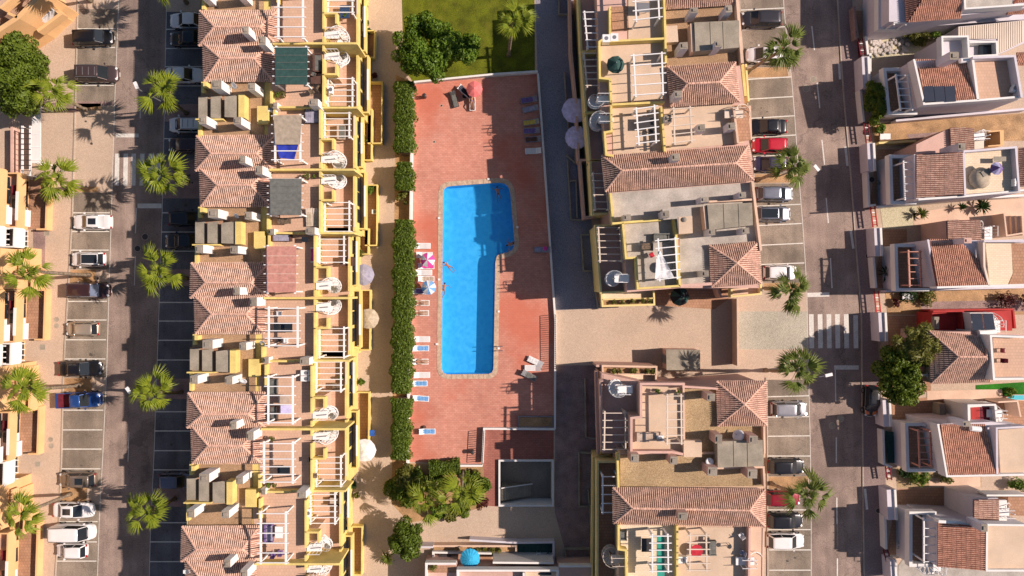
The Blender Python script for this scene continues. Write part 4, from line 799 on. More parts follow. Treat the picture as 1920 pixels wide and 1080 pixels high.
# ------------------------------------------------------------ west row of yellow terraced houses, U1 photo frame shifted for each
def west_house(k, dx, dy, label, cfg):
    """k-th repeat; picture coordinates are those of the repeat whose first roof starts at (367,254)"""
    global OFF
    OFF = Vector((dx / 16 * .889, -dy / 16 * .889, 0))
    YE = (433, 437, 442, 449, 440)[k]; ZT, ZB, ZF = 8.6, 5.7, 2.9; r_ = random.Random(k)
    c = P(440, 340, 0); t = thing("terraced_house", c, label, "house", "yellow terraced houses west of the pool")
    # body volumes
    prism("wall", "yellow", t, [(378, 258), (606, 258), (606, 436), (600, 436), (600, 496), (378, 496)] if 0 else [(377, 199), (600, 199), (600, YE), (488, YE), (488, 494 + YE - 437), (377, 494 + YE - 437)], 0, ZT - .06, ZT)
    prism("roof_slab", "gravel_roof", t, [(371, 386), (489, 386), (489, 494 + max(0, YE - 437)), (369, 494 + max(0, YE - 437))], ZT - .3, ZT)
    prism("lower_wall", "yellow", t, [(601, 199), (664, 199), (665, YE), (601, YE)], 0, ZB - .02, ZB)
    prism("terrace_floor", "terrace_tile", t, [(502, 199), (599, 199), (599, YE - 1), (502, YE - 1)], ZT - .05, ZT)
    prism("balcony_floor", "terrace_tile", t, [(601.3, 199), (663.7, 199), (664.7, YE), (601.3, YE)], ZB - .018, ZB + .03)
    prism("light_well_floor", "brown_tile", t, [(490, 386), (503, 386), (503, 494), (490, 494)], 0, ZB)
    # roofs
    hip_roof(t, [(369, 255), (514, 254), (514, 320), (367, 320)], (396, 288), (481, 288), 8.95, 9.95)
    hip_roof(t, [(375, 316), (508, 316), (506, 387), (377, 387)], (407, 347), (470, 347), 8.98, 9.98)
    # grey slabs over the stair well
    for i, (a, b_, z) in enumerate(((366, 384, 8.75), (389, 409, 9.15), (415, 440, 9.6))):
        MB().prism(PP([(a, 416 + i), (b_, 415), (b_, 457), (a, 456)], z + .1), z - .05, z + .1).build("stair_slab", "concrete", t)
    prism("stair_roof_wall", "brown_tile", t, [(366, 414), (440, 414), (440, 457), (366, 457)], ZT + .001, ZT + .03)
    prism("stair_wall", "yellow", t, [(441, 414), (452, 414), (452, 458), (441, 458)], ZT + .1, 9.9)
    walls("parapet", "yellow", t, [(374, 388), (374, 408)], ZT, ZT + .5, .3); walls("parapet", "yellow", t, [(368, 462), (368, 494)], ZT, ZT + .5, .3)
    walls("parapet", "yellow", t, [(360, 459), (412, 459)], ZT, ZT + .75, .14); walls("parapet", "yellow", t, [(378, 389), (378, 399)], ZT, ZT + .9, .35)
    ch = [(390, 392, 409, 408), (459, 397, 472, 411), (367, 459, 381, 474), (432, 461, 446, 475)]
    for x0, y0, x1, y1 in ch: chimney(t, x0, y0, x1, y1, 11.1, ZT)
    chimney(t, 448, 292, 460, 306, 11.4, 9.0); chimney(t, 479, 311, 492, 327, 11.4, 9.0)
    dh = cfg.get("dishroof")
    # yellow box
    prism("lift_box", "yellow", t, [(476, 434), (497, 434), (497, 467), (476, 467)], ZT, ZT + .7); chimney(t, 505, 429, 514, 440, 9.8, ZT)
    # party walls and the two dwellings' terraces, mirrored about y=318
    walls("party_wall", "yellow", t, [(505, 318), (600, 318), (618, 318), (664, 318)], ZB, ZT + 1.15, .22)
    walls("party_wall", "yellow", t, [(502, 437), (560, 437)], ZT, ZT + .95, .2); walls("party_wall", "yellow", t, [(560, 437), (600, 437), (664, 437)], ZB, ZT + .7, .2)
    walls("parapet", "yellow", t, [(502, 404), (502, 437)], ZT, ZT + .9, .2); walls("parapet", "yellow", t, [(514, 199), (514, 240)], ZT, ZT + .8, .2)
    chimney(t, 573, 426, 590, 439, 10.9, ZT)
    for s, sg in ((-1, 1), (1, -1)):
        Y = lambda v: 318 + s * v
        walls("parapet", "yellow", t, [(600, Y(3)), (600, Y(14))], ZT, ZT + .9, .2)
        walls("parapet", "yellow", t, [(600, Y(28)), (600, Y(57)), (624, Y(57)), (624, Y(38)) ], ZT, ZT + .9, .2)
        walls("parapet", "yellow", t, [(600, Y(57)), (600, Y(117))], ZT, ZT + .9, .2)
        prism("stair_block", "terrace_tile", t, [(601, Y(30)), (623, Y(30)), (623, Y(56)), (601, Y(56))], ZB, ZT + .1)
        spiral(t, 630, Y(20), ZB, ZT, math.pi, sgn=sg)
        # balcony below with its pergola
        walls("parapet", "yellow", t, [(664, Y(3)), (664, Y(116))], ZB, ZB + 1.0, .22)
        pergola(t, [(609, Y(62)), (655, Y(62)), (655, Y(116)), (609, Y(116))], 8.2, ZB, 6, left=True, post=True, over=.25, rw=.08)
        # first-floor balcony and ground-floor patio
        x1 = 684 if s > 0 else 678
        prism("balcony", "beige_floor", t, [(668, Y(6)), (x1, Y(6)), (x1, Y(110)), (668, Y(110))], ZF - .2, ZF)
        walls("parapet", "yellow", t, [(668, Y(5)), (x1, Y(5)), (x1, Y(111)), (668, Y(111))], ZF - .2, ZF + .9, .16)
        walls("parapet_cap", "white_paint", t, [(x1, Y(30)), (x1, Y(88))], ZF + .9, ZF + .94, .2); walls("parapet_cap", "cream_paint", t, [(664, Y(64)), (664, Y(108))], ZB + 1.0, ZB + 1.03, .16)
        for vv in (24, 52, 84):
            w_ = P(665, Y(vv), 3.0); MB().box((P(665, 0, ZB).x + .02, P(0, Y(vv), ZB).y, 4.1), (.08, 1.5, 2.1)).build("window", "glass_dark", t)
    # patio walls on the ground
    for (a, b_, c_, d) in cfg.get("patio", ((690, 130 + 215, 711, 245 + 215),)):
        pts = [(684, b_), (c_, b_), (c_ - 1, d), (684, d)]; walls("patio_wall", "yellow", t, pts, 0, 1.0, .13, False); prism("patio_floor", "brown_tile", t, [(684, b_ + 2), (c_ - 2, b_ + 2), (c_ - 3, d - 2), (684, d - 2)], 0, .05)
    # windows and doors in the west front and in the terrace-side walls
    for y in (210, 235, 270, 300, 335, 370, 400, 430):
        for z in (1.4, 4.3, 7.0): q = P(377, y, ZT); MB().box((q.x - .02, q.y, z), (.1, 1.0, 1.2)).build("window", "glass_dark", t)
    OFF = Vector((0, 0, 0)); return t
off = [(6, -234), (0, 0), (-10, 238), (-16, 481), (-27, 731)]
lbl = ["yellow terraced house with the dark green pergola cover, top of the west row", "yellow terraced house with a blue sheet and a grey cover on its pergolas", "yellow terraced house with the faded pink pergola cover", "yellow terraced house next below the one with the pink pergola cover", "yellow terraced house at the bottom of the west row"]
pat = [((690, 130 + 234, 711, 245 + 234), (680, 268, 697, 318)), ((690, 347, 707, 460), (690, 205, 697, 300)), ((690, 330, 703, 442), (690, 215, 700, 262)), ((690, 303, 706, 397),), ((690, 330, 703, 420),)]
WH = [west_house(i, a, b, lbl[i], dict(patio=pat[i])) for i, (a, b) in enumerate(off)]
# the repeat above the picture: its lower half shows at the top edge
def uoff(k): 
    global OFF
    a, b = off[k] if k < 5 else (0, 0); OFF = Vector((a / 16 * .889, -b / 16 * .889, 0))
uoff(0)
top = thing("terraced_house", P(440, 190, 0), "strip of gravel roof and yellow terrace cut by the top edge of the picture", "house", "yellow terraced houses west of the pool")
prism("wall", "yellow", top, [(377, 60), (600, 60), (600, 198), (488, 198), (488, 252), (377, 252)], 0, 8.54, 8.6); prism("roof_slab", "gravel_roof", top, [(371, 60), (489, 60), (489, 253), (369, 253)], 8.3, 8.6); prism("terrace_floor", "terrace_tile", top, [(502, 60), (599, 60), (599, 197), (502, 197)], 8.55, 8.6)
prism("lower_wall", "yellow", top, [(601, 60), (664, 60), (665, 197), (601, 197)], 0, 5.7); walls("parapet", "yellow", top, [(600, 60), (600, 197)], 8.6, 9.5, .2); walls("parapet", "yellow", top, [(664, 60), (664, 197)], 5.7, 6.7, .2)
walls("parapet", "yellow", top, [(375, 224), (375, 252)], 8.6, 9.1, .3)
for q in ((436, 220, 450, 234), (367, 220, 381, 235)): chimney(top, *q, 11.1, 8.6)
pergola(top, [(609, 150), (655, 150), (655, 194), (609, 194)], 8.2, 5.7, 5)
OFF = Vector((0, 0, 0))
# terrace pergolas, each as seen: (TL,TR,BR,BL), cover
PG = [((522, -22, 568, 70), None), ((518, 90, 574, 157), "cloth_tealdark"), ((516, 218, 563, 300), "cloth_sandgrey"), ((508, 336, 563, 402), "cloth_greycloth"), ((502, 463, 553, 547), "cloth_salmon"), ((504, 578, 558, 648), None), ((503, 707, 549, 792), None), ((495, 831, 549, 903), None), ((489, 962, 536, 1054), None)]
mat("cloth_sandgrey", (.42, .34, .25), rough=.9, var=.12, scale=.4, bump=.5, bscale=.3)
own = [WH[0], WH[0], WH[1], WH[1], WH[2], WH[2], WH[3], WH[3], WH[4]]
for ((x0, y0, x1, y1), cv), h in zip(PG, own):
    pergola(h, [(x0, y0), (x1, y0), (x1, y1), (x0, y1)], 10.9, 8.6, 6, bw=.17, rw=.09)
    if cv == "cloth_sandgrey":
        sheet_cover(h, [(513, 216), (566, 216), (563, 271), (516, 271)], 11.25, cv, sag=.05); sheet_cover(h, [(517, 268), (560, 268), (552, 299), (524, 296)], 11.05, "cloth_bluecloth", sag=.25)
    elif cv:
        for q_ in (.2, .4, .6, .8): MB().beam(P(x0, y0 + (y1 - y0) * q_, 11.235), P(x1, y0 + (y1 - y0) * q_, 11.235), .04, .02).build("seam", "cloth_greycloth" if cv != "cloth_salmon" else "cream_paint", h)
        sheet_cover(h, [(x0 - 2, y0 - 1), (x1 + 2, y0 - 1), (x1 + 1, y1 + 1), (x0 - 1, y1 + 1)], 11.22, cv, sag=.03, hang=.12)
# things on the terraces
ZT = 8.6
sofa(595, 118, ZT, 0, "dark three-seat sofa with its back to the parapet beside the green pergola cover", L=1.9); chair(588, 140, ZT, 1.2, "dark armchair below the dark sofa near the green pergola", "cloth_brown", cushion="cloth_greycloth"); table(593, 150, ZT, "dark square table below the dark sofa near the green pergola", "cloth_brown", 1.1, .8)
chair(600, 168, ZT, -.8, "wooden folding chair near the white box below the green pergola", "bark"); chair(585, 172, ZT, .6, "wooden folding chair left of another near the white box below the green pergola", "bark")
acunit(620, 168, ZT, "white cooling unit against the parapet right of the green pergola", rz=1.57); acunit(510, 206, ZT, "white cooling unit at the corner of the sand grey awning"); acunit(600, 190, ZT, "white cooling unit beside the striped loungers", w_=1.1)
g1 = "dark folded loungers on the west terrace"
for i, x in enumerate((577, 586, 595)):
    c = P(x, 214, ZT + .3); t = lounger("folded_lounger", "dark_metal", "cloth_lilacgrey", "sun lounger", None, .2); t.location = (c.x, c.y, ZT); t.rotation_euler = (0, 0, 1.57); t["label"] = ["dark folded lounger nearest the sand grey awning, first of three", "middle of three dark folded loungers above the blue sheet terrace", "dark folded lounger nearest the yellow parapet, last of three"][i]
for x, y, lb in ((580, 407, "light wooden lounger on the terrace below the grey pergola cover, left one"), (593, 407, "light wooden lounger on the terrace below the grey pergola cover, right one")):
    c = P(x, y, ZT + .3); t = lounger("wooden_lounger", "cream_paint", "cloth_beige", "sun lounger", None, .15); t.location = (c.x, c.y, ZT); t.rotation_euler = (0, 0, 1.6); t["label"] = lb
table(533, 414, ZT, "brown table under the edge of the grey pergola cover", "bark", 1.4, .6); sofa(528, 445, ZT, -1.57, "purplish sofa along the yellow wall above the pink pergola cover", "cloth_brown", 2.0, "cloth_lilacgrey"); sofa(590, 478, ZT, 3.14, "pale framed bench with a pink cushion by the parapet near the pink pergola", "white_paint", 1.6, "cloth_pink"); table(572, 449, ZT, "small table with glass top by the white chimney above the pink pergola", "glass_dark", .7, .5)
table(531, 614, ZT, "dark glass table under the white pergola below the pink one", "glass_dark", 1.9, 1.0); chair(524, 588, ZT, -1.57, "pale chair above the dark glass table under the white pergola"); chair(536, 639, ZT, 1.57, "pale chair below the dark glass table under the white pergola"); chair(523, 636, ZT, 1.57, "dark chair below the dark glass table under the white pergola", "dark_metal")
for i, (x, y) in enumerate(((574, 699), (574, 710))): acunit(x, y, ZT, ["beige slatted box on the terrace right of the third pergola, upper of two", "beige slatted box on the terrace right of the third pergola, lower of two"][i], w_=1.1, d=.55, hh=.45)
sofa(512, 725, ZT, 0, "grey cushioned sofa under the upper end of the white pergola with the pink rug", "cloth_greycloth", 1.6); sofa(512, 775, ZT, 0, "dark sofa under the lower end of the white pergola with the pink rug", "cloth_brown", 1.6); table(538, 768, ZT, "pale table with a dark cloth under the lower end of the pergola", "cloth_lilac", 1.3, .9); table(533, 748, ZT, "beige mat-topped table in the middle of the white pergola", "cloth_sand", 1.2, .9)
table(532, 882, ZT, "dark glass table with green sides under the lower west pergola", "glass_dark", 1.3, .9); pot(505, 908, ZT, "bushy plant in the corner below the lower west pergola, left one"); pot(516, 908, ZT, "bushy plant in the corner below the lower west pergola, right one", leaf="leaf_olive"); table(588, 892, ZT, "small dark folding table on the open terrace beside the lower pergola", "bark", .7, .5); pot(512, 822, ZT, "leggy plant at the top edge of the lower west pergola", leaf="leaf_olive")
chair(584, 893 - 32, ZT, 0, "dark round-backed chair in the parapet's shade by the lower terrace", "dark_metal")
table(523, 998, ZT, "pale table under the bottom west pergola", "white_paint", .8, 1.2); sofa(504, 1000, ZT, 0, "purplish sofa under the bottom west pergola, left side", "cloth_purple", 1.9, "cloth_lilacgrey"); chair(512, 1040, ZT, 1.57, "purple cushioned chair at the lower end of the bottom pergola", "cloth_purple"); chair(526, 1036, ZT, 1.57, "purple cushioned chair right of another at the lower end of the bottom pergola", "cloth_purple"); acunit(578, 962, ZT, "white cooling unit by the parapet above the bottom terrace", rz=1.57)
dish(494, 643, ZT, "white satellite dish on the gravel roof below the pink pergola", .35); dish(456, 713, ZT, "white satellite dish between the white chimneys of the fourth house", .4, -1.6); dish(431, 957, ZT, "white satellite dish between the white chimneys of the bottom house", .45, 1.2); dish(445, 404, ZT, "white satellite dish between the chimneys of the house with the grey cover", .3); dish(432, 1069 - 12, ZT, "white satellite dish on the bottom tiled roof's edge", .35); dish(440, 160, ZT, "white satellite dish between the chimneys of the top house", .35)
acunit(352, 1072, ZT, "white grilled unit on the roof edge at the bottom left", w_=.9)
# balcony furniture a level lower
ZB = 5.7
table(650, 490, ZB, "dark table under the balcony pergola beside the grey parasol", "cloth_brown", 1.5, 1.0); table(643, 592 + 26, ZB, "dark table under the balcony pergola of the house below the pink one", "cloth_brown", .8, .8); pot(648, 30, ZB, "green plant under the top balcony pergola"); table(646, 22, ZB, "glass table under the top balcony pergola", "glass_blue", 1.0, 1.4); table(632, 725, ZB, "brown table under the balcony pergola beside the pergola with the sofa", "bark", 1.0, .8); sofa(640, 248, ZB, 0, "cream bench under the balcony pergola right of the blue sheet", "cloth_sand", 1.6); pot(640, 708, ZB, "plant at the lower end of a balcony pergola near the lilac parasol"); sofa(628, 940, ZB, 1.57, "striped brown bench on the balcony by the bottom pergola", "cloth_brown", 1.4, "cloth_sand")
# patio plants and bits on the ground east of the row
for x, y, h, r, lf, lb in ((687, 48, .9, .5, "leaf_olive", "small bush in the yellow planter near the top of the path"), (692, 60, .8, .4, "leaf_yucca", "dark plant beside the small bush near the top of the path"), (704, 145, .8, .35, "leaf_red", "red flowering plant in the long patio near the top"), (683, 262, 1.1, .45, "leaf_olive", "bush in the yellow planter above the round path shadow"), (697, 355, 1.0, .5, "leaf_mid", "leafy plant at the top of the long yellow patio"), (678, 475, 1.2, .45, "leaf_olive", "bush in the yellow planter above the grey parasol"), (680, 715, .9, .35, "leaf_mid", "plant by the patio under the beige parasol"), (664, 905, 1.2, .55, "leaf_yucca", "dark spiky plant beside the bottom balcony pergola"), (672, 925, 1.0, .4, "leaf_olive", "bush beside the bottom patio")):
    bushy_plant("bush", x, y, h, r, lb, "bush", lf, 350, .12)
parasol(680, 515, "large grey parasol over the patio by the path", ["cloth_lilacgrey"], r=1.25, z=2.6); parasol(690, 598, "faded beige parasol over the patio below the grey one", ["cloth_beige"], r=1.2, z=2.6, n=6); parasol(682, 846, "pale lilac square parasol over the lower patio", ["cloth_white"], r=1.35, z=2.6, n=6)
table(695, 812, 0, "blue and pink picnic table above the pale lilac parasol", "cloth_blue", .9, .7); acunit(703, 397, 0, "dark grill box in the long yellow patio", w_=.7, d=.5)
# ------------------------------------------------------------ orange flats at the left edge
def flats(y0, y1, xg, label, white=False, n=3):
    """stacked balconies in front of a recessed facade; xg = ground picture x of the balcony line, y at mid height"""
    wm = "white_wall" if white else "orange_wall"; A = P(xg, y0, 0); B = P(xg - (y1 - y0) * .03, y1, 0); k = 1 - 5 / CAM_H; ya = -(y0 - 540) / PXM * k; yb = -(y1 - 540) / PXM * k; xa, xb = A.x, B.x
    t = thing("stair_block" if white else "apartment_block", (xa, (ya + yb) / 2, 0), label, "stair block" if white else "apartment block", "white blocks between the orange flats" if white else "orange flats at the left edge")
    R4 = lambda d0, d1, e=0: [(xa + d0, ya - e), (xa + d1, ya - e), (xb + d1, yb + e), (xb + d0, yb + e)]
    MB().prism(R4(-14, -1.7), 0, 8.8).build("wall", "orange_wall", t)
    for z in (3.0, 5.9, 8.8):
        MB().prism(R4(-1.7, 0), z - .18, z).build("balcony_slab", wm, t); MB().prism(R4(-1.68, -.16, .12), z, z + .02).build("balcony_floor", "pink_floor", t)
        ph = 1.5 if white else 1.1; MB().strip([R4(-1.7, 0)[0], *R4(-.08, -.08)[0:1], *R4(-.08, -.08)[3:4], R4(-1.7, 0)[3]], .16, z, z + ph).build("parapet", wm, t)
        if not white:
            f = lambda q: (xa + (xb - xa) * q, ya + (yb - ya) * q); a, c = f(.34), f(.88); MB().strip([(a[0] - .05, a[1]), (c[0] - .05, c[1])], .3, z + ph, z + ph + .05).build("parapet_cap", "white_paint", t); a, c = f(.66), f(.97); MB().strip([(a[0] - .02, a[1]), (c[0] - .02, c[1])], .24, z - .9, z - .2).build("awning_box", "white_paint", t)
        L = abs(yb - ya)
        for q, w_, m_ in ((.16, 1.3, "glass_dark"), (.42, 1.6, "glass_dark"), (.68, 1.2, "white_paint"), (.86, .9, "cloth_salmon")) if not white else ((.5, 2.0, "glass_dark"),):
            yy = ya + (yb - ya) * q; MB().box((xa + (xb - xa) * q - 1.68, yy, z - 1.75), (.1, w_, 2.1)).build("window" if m_ == "glass_dark" else "door", m_, t)
        if white:
            for q in (.08, .36, .64, .92): yy = ya + (yb - ya) * q; MB().beam((xa - 1.7, yy, z - .5), (xa + .05, yy, z - .5), .12, .1).build("rafter", "white_paint", t)
        elif z < 8:
            for q, m_ in ((.3, "cloth_maroon"), (.55, "bark")): yy = ya + (yb - ya) * q; MB().box((xa - .9, yy, z + .4), (.7, 1.1, .1)).build("balcony_table", m_, t); 
    if not white:
        MB().prism(R4(-1.6, 1.0, .1), 0, .05).build("patio_floor", "brown_tile", t); MB().strip([R4(0, 0)[0], R4(1.1, 1.1)[0], R4(1.1, 1.1)[3], R4(0, 0)[3]], .2, 0, 1.0).build("patio_wall", "orange_wall", t)
    MB().prism(R4(-13, -1.9, .2), 8.8, 8.85).build("roof_terrace", "terrace_tile", t)
    return t
flats(322, 424, 82, "uppermost orange block of flats at the left edge, palm at its corner"); flats(544, 642, 78, "orange block of flats at the left edge between the two white stair blocks"); flats(776, 868, 66, "orange block of flats at the left edge below the middle palm"); flats(1006, 1160, 64, "orange block of flats at the bottom left corner")
flats(427, 462, 80, "white stair block between the orange flats, beside the second west palm", True); flats(645, 684, 74, "white stair block between the orange flats, above the palm near the blue pickup", True); flats(870, 913, 62, "white stair block between the orange flats, above the lowest left palm", True)
for i, (y0, y1, x) in enumerate(((465, 542, 45), (688, 772, 40), (916, 1002, 30))):
    t = thing("patio_garden", P(20, (y0 + y1) / 2), ["walled patio with brown floor behind the palm near the dark pickup", "walled patio behind the palm near the blue pickup", "walled patio with brown floor behind the lowest left palm"][i], "patio", "patios between the orange flats")
    prism("wall", "orange_wall", t, [(-80, y0), (x - 44, y0), (x - 46, y1), (-80, y1)], 0, 6); prism("floor", "brown_tile", t, [(-40, y0), (x + 12, y0), (x + 10, y1), (-40, y1)], 0, .06); walls("patio_wall", "orange_wall", t, [(x + 6, y0), (x + 6, (y0 + y1) / 2), (x + 16, (y0 + y1) / 2 + 4), (x + 14, y1)], 0, 2.2, .25)
    prism("terrace_slab", "terrace_tile", t, [(x - 32, y0 + 2), (x - 8, y0 + 2), (x - 10, y1 - 30), (x - 34, y1 - 30)], 2.8, 3.0); walls("parapet", "orange_wall", t, [(x - 8, y0 + 2), (x - 9, y1 - 30)], 2.8, 3.8, .2)
    for k in range(4): bushy_plant("shrub", x - 20 + 8 * (k % 3), y0 + 14 + k * 9, 1.2, .5, ["topmost", "second from the top", "third from the top", "lowest"][k] + " of four patio shrubs behind the " + ["tallest left palm", "palm near the blue pickup", "lowest left palm"][i], "shrub", "leaf_olive", 260, .14, z=.05)
# rotated block, top left
t = thing("apartment_block", P(30, 20), "orange building set at an angle in the top left corner", "apartment block")
def q4(*a): return list(a)
prism("wall", "orange_wall", t, [(-60, 20), (47, -45), (90, -30), (112, 25), (70, 60), (62, 50), (-10, 100)], 0, 2.4); prism("terrace_floor", "terrace_tile", t, [(36, 42), (78, 2), (110, 26), (72, 56), (40, 58)], 2.4, 2.44)
walls("parapet", "orange_wall", t, [(80, -6), (113, 26), (70, 58)], 2.4, 3.4, .35); walls("parapet_rail", "white_paint", t, [(84, -2), (99, 18), (55, 52)], 2.4, 3.6, .1); walls("parapet_rail", "white_paint", t, [(86, -4), (102, 20), (58, 56)], 2.4, 3.3, .08)
walls("wall", "orange_wall", t, [(-30, 74), (34, 32), (82, -16)], 0, 5.8, .5); walls("wall", "orange_wall", t, [(32, 32), (14, 24)], 0, 5.8, .3); prism("upper_floor", "terrace_tile", t, [(-60, 10), (20, -40), (40, -20), (2, 14), (-30, 30)], 2.4, 6.2); walls("parapet", "orange_wall", t, [(0, 15), (24, -6)], 5.8, 6.9, .25)
walls("wall", "white_wall", t, [(18, 26), (48, 4)], 2.4, 4.2, .15)
for k in range(3): bushy_plant("potted_bush", 12 + k * 10, 18 - k * 7, .8, .35, ["lowest and leftmost", "middle", "upper right"][k] + " of three small plants on the angled orange building", "plant", "leaf_olive", 150, .1, z=2.44)
# white pergola / ramp with fence left of the cobbles
t = thing("car_ramp_canopy", P(60, 260), "white framed canopy beside the big tree on the left", "canopy")
for x in (42, 57): MB().beam(P(x, 236, 2.4), P(x, 330, 2.4), .22, .12).build("beam", "white_paint", t)
prism("glass_roof", "white_wall", t, [(60, 198), (76, 198), (76, 306), (60, 306)], 2.3, 2.4)
for k in range(9): MB().beam(P(40, 240 + k * 10, 2.6), P(58, 240 + k * 10, 2.6), .06, .08).build("rail", "dark_metal", t)
for k in range(5): MB().beam(P(60, 204 + k * 24, 2.44), P(76, 204 + k * 24, 2.44), .1, .08).build("crossbar", "white_paint", t)
for x, y in ((42, 238), (42, 326), (75, 200), (75, 304), (60, 200), (60, 304)): a = P(x, y, 2.3); MB().beam((a.x, a.y, 0), (a.x, a.y, 2.3), .1, .1).build("post", "white_paint", t)
fence_wall([(76, 206), (146, 208)], "low brown wall along the cobbles below the first west palm", .5, .3, "pink_walk"); 
fence_wall([(36, 243), (36, 330)], "brown wall along the white canopy at the left", 1.2, .3, "pink_wall")
# ------------------------------------------------------------ middle-east block (upper)
TH = -4.0
def rr(x0, y0, x1, y1, th=TH): return Rc(x0, y0, x1, y1, th)
ZT, ZB, ZF = 8.6, 5.7, 2.9
e1 = thing("terraced_house", P(1240, 190), "terraced house east of the lawn with a teal cover on its sunny terrace", "house", "terraced houses east of the pool")
e2 = thing("terraced_house", P(1240, 400), "terraced house with a long tiled roof beside a grey flat roof and loose white cloth", "house", "terraced houses east of the pool")
for h, y0, y1, xl, xr in ((e1, -40, 300, 1124, 1385), (e2, 262, 545, 1142, 1408)):
    sl = (y0 / 540) * 20
prism("wall", "pink_wall", e1, [(1118, -40), (1372, -60), (1388, 120), (1404, 262), (1412, 300), (1143, 318), (1126, 190)], 0, ZT - .06, ZT)
prism("wall", "pink_wall", e2, [(1138, 330), (1411, 310), (1424, 540), (1274, 540), (1176, 548), (1168, 418), (1148, 418)], 0, ZT - .06, ZT)
# west balconies one level down and their yellow parapets
prism("balcony_wall", "yellow_pale", e1, [(1084, -40), (1118, -40), (1127, 190), (1142, 300), (1106, 300), (1096, 190)], 0, ZB, ZB)
prism("balcony_floor", "pink_floor", e1, [(1087, -40), (1117, -40), (1126, 190), (1140, 298), (1108, 298), (1098, 190)], ZB, ZB + .04)
walls("parapet", "yellow_pale", e1, [(1084, -40), (1090, 95), (1098, 190), (1107, 300)], ZB, ZB + 1, .22)
walls("party_wall", "yellow", e1, [(1092, 96), (1118, 95)], ZB, ZB + 1.6, .2); walls("party_wall", "yellow", e1, [(1097, 211), (1142, 209)], ZB, ZB + 1.6, .2)
prism("balcony_wall", "yellow_pale", e2, [(1106, 302), (1142, 302), (1148, 400), (1112, 400)], 0, ZB, ZB); prism("balcony_floor", "pink_floor", e2, [(1108, 304), (1140, 303), (1147, 398), (1113, 398)], ZB, ZB + .04); walls("parapet", "yellow_pale", e2, [(1107, 302), (1112, 401), (1148, 400)], ZB, ZB + 1, .22)
prism("balcony_wall", "yellow_pale", e2, [(1116, 424), (1176, 420), (1183, 546), (1126, 548)], 0, ZB, ZB); prism("balcony_floor", "pink_floor", e2, [(1118, 426), (1175, 422), (1182, 544), (1128, 546)], ZB, ZB + .04); walls("parapet", "yellow_pale", e2, [(1176, 420), (1117, 423), (1127, 549), (1183, 546)], ZB, ZB + 1, .2)
prism("balcony", "cream_tile", e2, [(1128, 548), (1226, 546), (1226, 573), (1130, 574)], ZF - .2, ZF); walls("parapet", "yellow_pale", e2, [(1128, 548), (1130, 574), (1227, 571), (1226, 545)], ZF - .2, ZF + .9, .2); walls("planter_wall", "yellow_pale", e2, [(1129, 562), (1226, 559)], ZF, ZF + .9, .12)
prism("planter_soil", "soil", e2, [(1131, 563), (1225, 560), (1225, 569), (1131, 572)], ZF, ZF + .6)
# lower level wall further west with garden kerbs in the shade
walls("garden_wall", "pink_wall", e1, [(1068, -40), (1071, 95), (1080, 190), (1085, 300), (1106, 300)], 0, 2.4, .25); walls("garden_wall", "pink_wall", e2, [(1088, 302), (1096, 408), (1128, 402)], 0, 2.4, .25)
for pts in ([(1048, -20), (1048, 26), (1075, 26)], [(1071, 48), (1076, 130)], [(1058, 135), (1066, 250)], [(1062, 290), (1078, 305), (1079, 275)], [(1064, 300), (1071, 412), (1098, 412)], [(1067, 340), (1080, 338), (1082, 408)], [(1110, 440), (1090, 440), (1094, 508), (1110, 508)], [(1112, 508), (1122, 580)]): walls("planter_rim", "concrete", e1 if pts[0][1] < 300 else e2, pts, 0, .5, .14)
for y0, y1, n_ in ((24, 89, 6), (101, 161, 6)):
    o = 1.0; x0 = 1096 if y0 < 50 else 1095; pergola(e1, [(x0, y0), (x0 + 40, y0 - 1), (x0 + (42 if y0 < 50 else 30), y1), (x0 + 6, y1)], 8.1, ZB, n_, m="white_paint" if y0 < 50 else "cream_paint", over=.2, rw=.08)
pergola(e2, [(1112, 326), (1138, 326), (1141, 392), (1116, 392)], 8.0, ZB, 6, m="cream_paint", over=.15, rw=.07)
pergola(e2, [(1122, 427), (1163, 427), (1166, 489), (1125, 489)], 8.1, ZB, 6, m="cream_paint", over=.2, rw=.08)
spiral(e1, 1119, 187, ZB, ZT, 0, sgn=1); spiral(e1, 1122, 224, ZB, ZT, 0, sgn=-1); spiral(e2, 1152, 522, ZB, ZT, 0, sgn=-1)
# terraces of e1
prism("terrace_floor", "brown_tile", e1, rr(1147, 12, 1178, 58), ZT - .05, ZT + .01); prism("terrace_floor", "beige_floor", e1, [(1124, 78), (1178, 74), (1248, 72), (1249, 186), (1143, 192), (1142, 148), (1124, 148)], ZT - .05, ZT)
prism("terrace_floor", "beige_floor", e1, [(1178, -40), (1243, -44), (1246, 70), (1178, 74)], ZT - .05, ZT + .005); prism("terrace_floor", "beige_floor", e1, [(1147, 200), (1236, 194), (1240, 285), (1150, 293)], ZT - .05, ZT); prism("terrace_floor", "beige_floor", e1, [(1244, 200), (1374, 196), (1394, 268), (1246, 282)], ZT - .05, ZT)
prism("light_well", "brown_tile", e1, [(1373, 198), (1402, 196), (1408, 262), (1378, 268)], 6, ZT + .002)
for pts in ([(1144, 12), (1144, 66), (1124, 78), (1125, 146), (1144, 148), (1146, 192)], [(1144, 77), (1246, 72)], [(1147, 196), (1246, 191)], [(1146, 197), (1147, 246), (1134, 248), (1137, 290), (1150, 292)], [(1244, -44), (1247, 44), (1249, 118)], [(1240, 200), (1247, 284)], ): walls("parapet", "yellow", e1, pts, ZT, ZT + .95, .22)
walls("parapet", "peach_wall", e1, [(1378, -60), (1392, 118)], ZT, ZT + .8, .3); walls("parapet", "yellow", e1, [(1392, 120), (1398, 180)], ZT - .6, ZT - .1, .3); walls("parapet", "peach_wall", e1, [(1376, 200), (1384, 268)], ZT, ZT + .9, .22)
